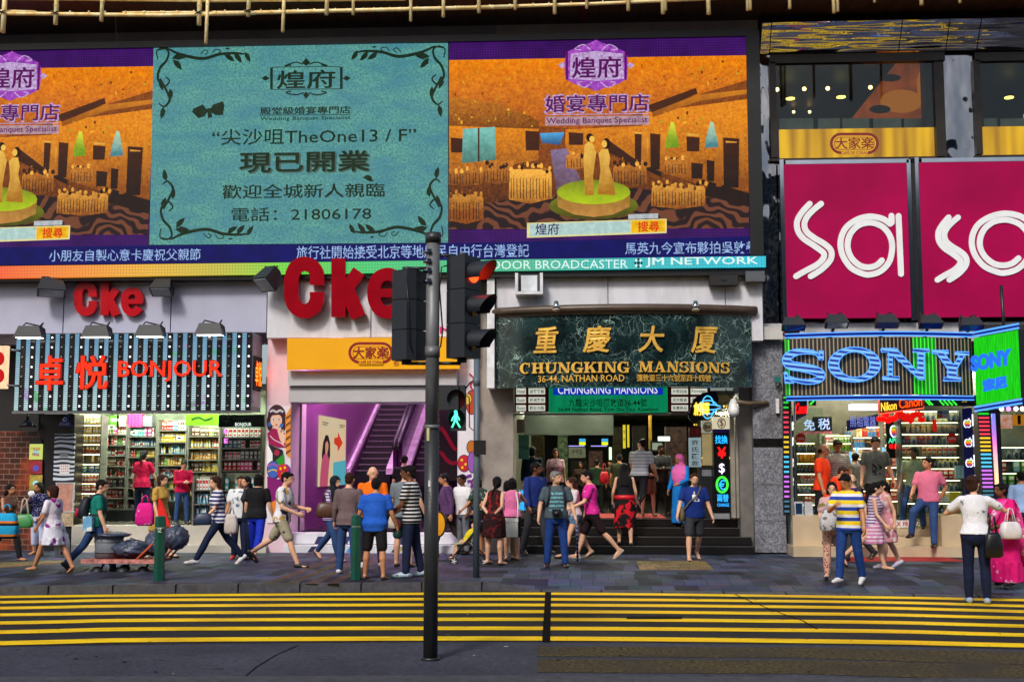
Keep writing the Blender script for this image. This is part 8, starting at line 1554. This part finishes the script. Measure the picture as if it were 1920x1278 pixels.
w_=q['w'];sp=q['sp'];t=thing('sari_drape','pink sari cloth drape falling over the shoulder of the woman at the right edge','drape',w_(sp(.9,0,0)));sub('cloth',lambda b:b.loft([[w_(sp(zz,cx+.09*math.cos(a),fo+.035*math.sin(a)))for a in[2*math.pi*i/14 for i in range(14)]]for zz,cx,fo in((.3,.16,-.24),(.8,.15,-.2),(1.2,.13,-.14),(1.44,.1,-.05),(1.42,.06,.07),(1.2,-.03,.15),(.98,-.12,.17))],C('sari border',(236,70,160),'blot',(255,200,226),10,.6)),t)
held('shoulder_bag','white leather shoulder bag of the woman in the pink sari',at(1893,952,18.9),.40,.30,.18,M('white leather',(226,220,224),.35,bump=.3,bscale=6),10,.2)
P('man in a pale blue shirt cut off by the right edge of the photo',1921,1040,885,170,'m','tan',('short','black'),(C('pale blue shirt',(150,180,226)),'l',.86),('trousers',char),bkS)
P('dim figure in dark brown deep in the hall left of the red bag',1088,950,866,5,'f','tan',('long','black'),(C('dark brown top',(60,44,36)),'s',.84),('trousers',blk),bkS,z=zC,Y=31.5)
P('dim figure in olive walking out of the hall right of the red bag',1146,955,862,-20,'m','tan',('short','black'),(C('deep olive top',(70,66,44)),'s',.84),('trousers',char),bkS,walk(14,6,-14,8),z=zC,Y=30.8)
P('woman in dark clothes half hidden behind the white printed T shirt',462,1040,894,-30,'f','light',('long','black'),(C('charcoal top',(40,40,46)),'s',.84),('trousers',djean),bkS,Y=23.6)
# ------ houses opposite, plus vehicles, trees and awnings added unseen to feed steel reflections
tg=[random.Random(21)]
def taxi(x,y,col,label):
 t=thing('reflection_car',label,'car',(x,y,RZ));bm1=M('car paint '+label[:6],col,.15,coat=.6);gl=M('dark car glass',(20,24,28),.05)
 R=lambda yy,z,w:[(x-w,yy,z),(x+w,yy,z)]
 sub('body',lambda b:b.loft([[(x+sx,y-.85,z),(x+sx,y+.85,z),(x+sx*.98,y+.85,z+h),(x+sx*.98,y-.85,z+h)]for sx,z,h in((-2.2,RZ+.35,.35),(-1.9,RZ+.25,.6),(1.9,RZ+.25,.6),(2.2,RZ+.4,.35))],bm1,False),t)
 sub('roof',lambda b:b.loft([[(x-1.4,y-.8,RZ+.8),(x+1.3,y-.8,RZ+.8),(x+1.3,y+.8,RZ+.8),(x-1.4,y+.8,RZ+.8)],[(x-.8,y-.65,RZ+1.4),(x+.8,y-.65,RZ+1.4),(x+.8,y+.65,RZ+1.4),(x-.8,y+.65,RZ+1.4)]],M('silver car roof',(200,202,206),.2),False),t)
 for sx in(-1.35,1.35):
  for sy in(-.8,.8):sub('wheel',lambda b:b.cyl((x+sx,y+sy-.1,RZ+.3),(x+sx,y+sy+.1,RZ+.3),.3,MC['black rubber']),t)
taxi(5.5,-3.2,(200,16,14),'red car parked behind the camera, mirrored in the steel strip');taxi(11.5,-3.4,(206,20,14),'second red car parked behind the camera, nearer the corner shop side')
t=thing('bus','yellow double deck bus added behind the camera to feed the reflections','bus',(6,-7,RZ));sub('body',lambda b:(b.box(1,11.5,-8.2,-5.8,RZ+.3,RZ+4.3,M('yellow bus paint',(240,196,10),.25)),),t)
for z in(1.3,3.1):sub('window_band',lambda b:b.box(1.3,11.2,-5.79,-5.77,z,z+.85,M('dark car glass',(20,24,28),.05)),t)
for x in(3,9.6):sub('wheel',lambda b:b.cyl((x,-6.1,RZ+.45),(x,-5.75,RZ+.45),.45,MC['black rubber']),t)
for k,(x,y)in enumerate(((14,-7),(18,-8),(22,-6.5))):
 t=thing('tree','green tree added behind the camera for the reflections, '+['nearest the bus','middle of three','farthest from the bus'][k],'tree',(x,y,RZ));sub('trunk',lambda b:b.tube([(x,y,RZ),(x+.1,y,2),(x,y,4)],[.2,.15,.08],M('bark',(70,56,44),.8)),t);r=tg[0]
 def crown(b):
  for i in range(500):
   d=Vector((r.gauss(0,1),r.gauss(0,1),r.gauss(0,.8)));d=d.normalized()*r.uniform(.4,1)**.5;c=Vector((x,y,4.2))+d*2;a=Vector((r.uniform(-1,1),r.uniform(-1,1),r.uniform(-1,1)))*.3;e=a.cross(d).normalized()*.22;b.add([c,c+a+e,c+a*1.6,c+a-e],[(0,1,2,3)],M('tree leaf',(60,130,30),.5))
 sub('crown',crown,t)
for k,(x0,x1,h,c)in enumerate(((-34,-12,16,(150,140,130)),(-11.5,8,21,(190,180,170)),(8.5,30,18,(130,136,150)))):
 t=thing('tenement',['brown','cream','grey blue'][k]+' tenement across the street behind the camera','building',((x0+x1)/2,-18,0));sub('wall',lambda b:b.box(x0,x1,-26,-18,0,h,M('tenement wall %d'%k,c,.7,dirt=.3)),t)
 for i in range(int(h/3.4)):sub('window_band',lambda b:b.box(x0+1,x1-1,-17.99,-17.95,2+i*3.2,3.5+i*3.2,M('tenement window',(40,50,58),.1)),t)
for k in range(16):  # bright awnings added out of view as colour for the steel strip to mirror
 x,y=-2+(k%8)*3.3,-3.6-(k//8)*7;n,c=[('white',(240,240,240)),('red',(230,20,16)),('yellow',(255,214,0)),('blue',(20,90,210)),('green',(20,160,40))][(k*3+k//8)%5]
 t=thing('reflection_awning',n+' awning added behind the camera to colour the reflections','awning',(x,y,0),n+' reflection awnings behind the camera')
 sub('canvas',lambda b:b.add([(x-1.5,y-1.5,3.3),(x+1.5,y-1.5,3.3),(x+1.5,y+1.5,2.6),(x-1.5,y+1.5,2.6),(x+1.5,y+1.5,2.3),(x-1.5,y+1.5,2.3)],[(0,3,2,1),(3,5,4,2)],M('awning '+n,c,.6)),t);sub('frame',lambda b:[b.cyl((x+sx,y+sy,0),(x+sx,y+sy,2.7),.03,blackm,n=6)for sx in(-1.4,1.4)for sy in(-1.4,1.4)],t)
bpy.data.scenes.remove(TS)
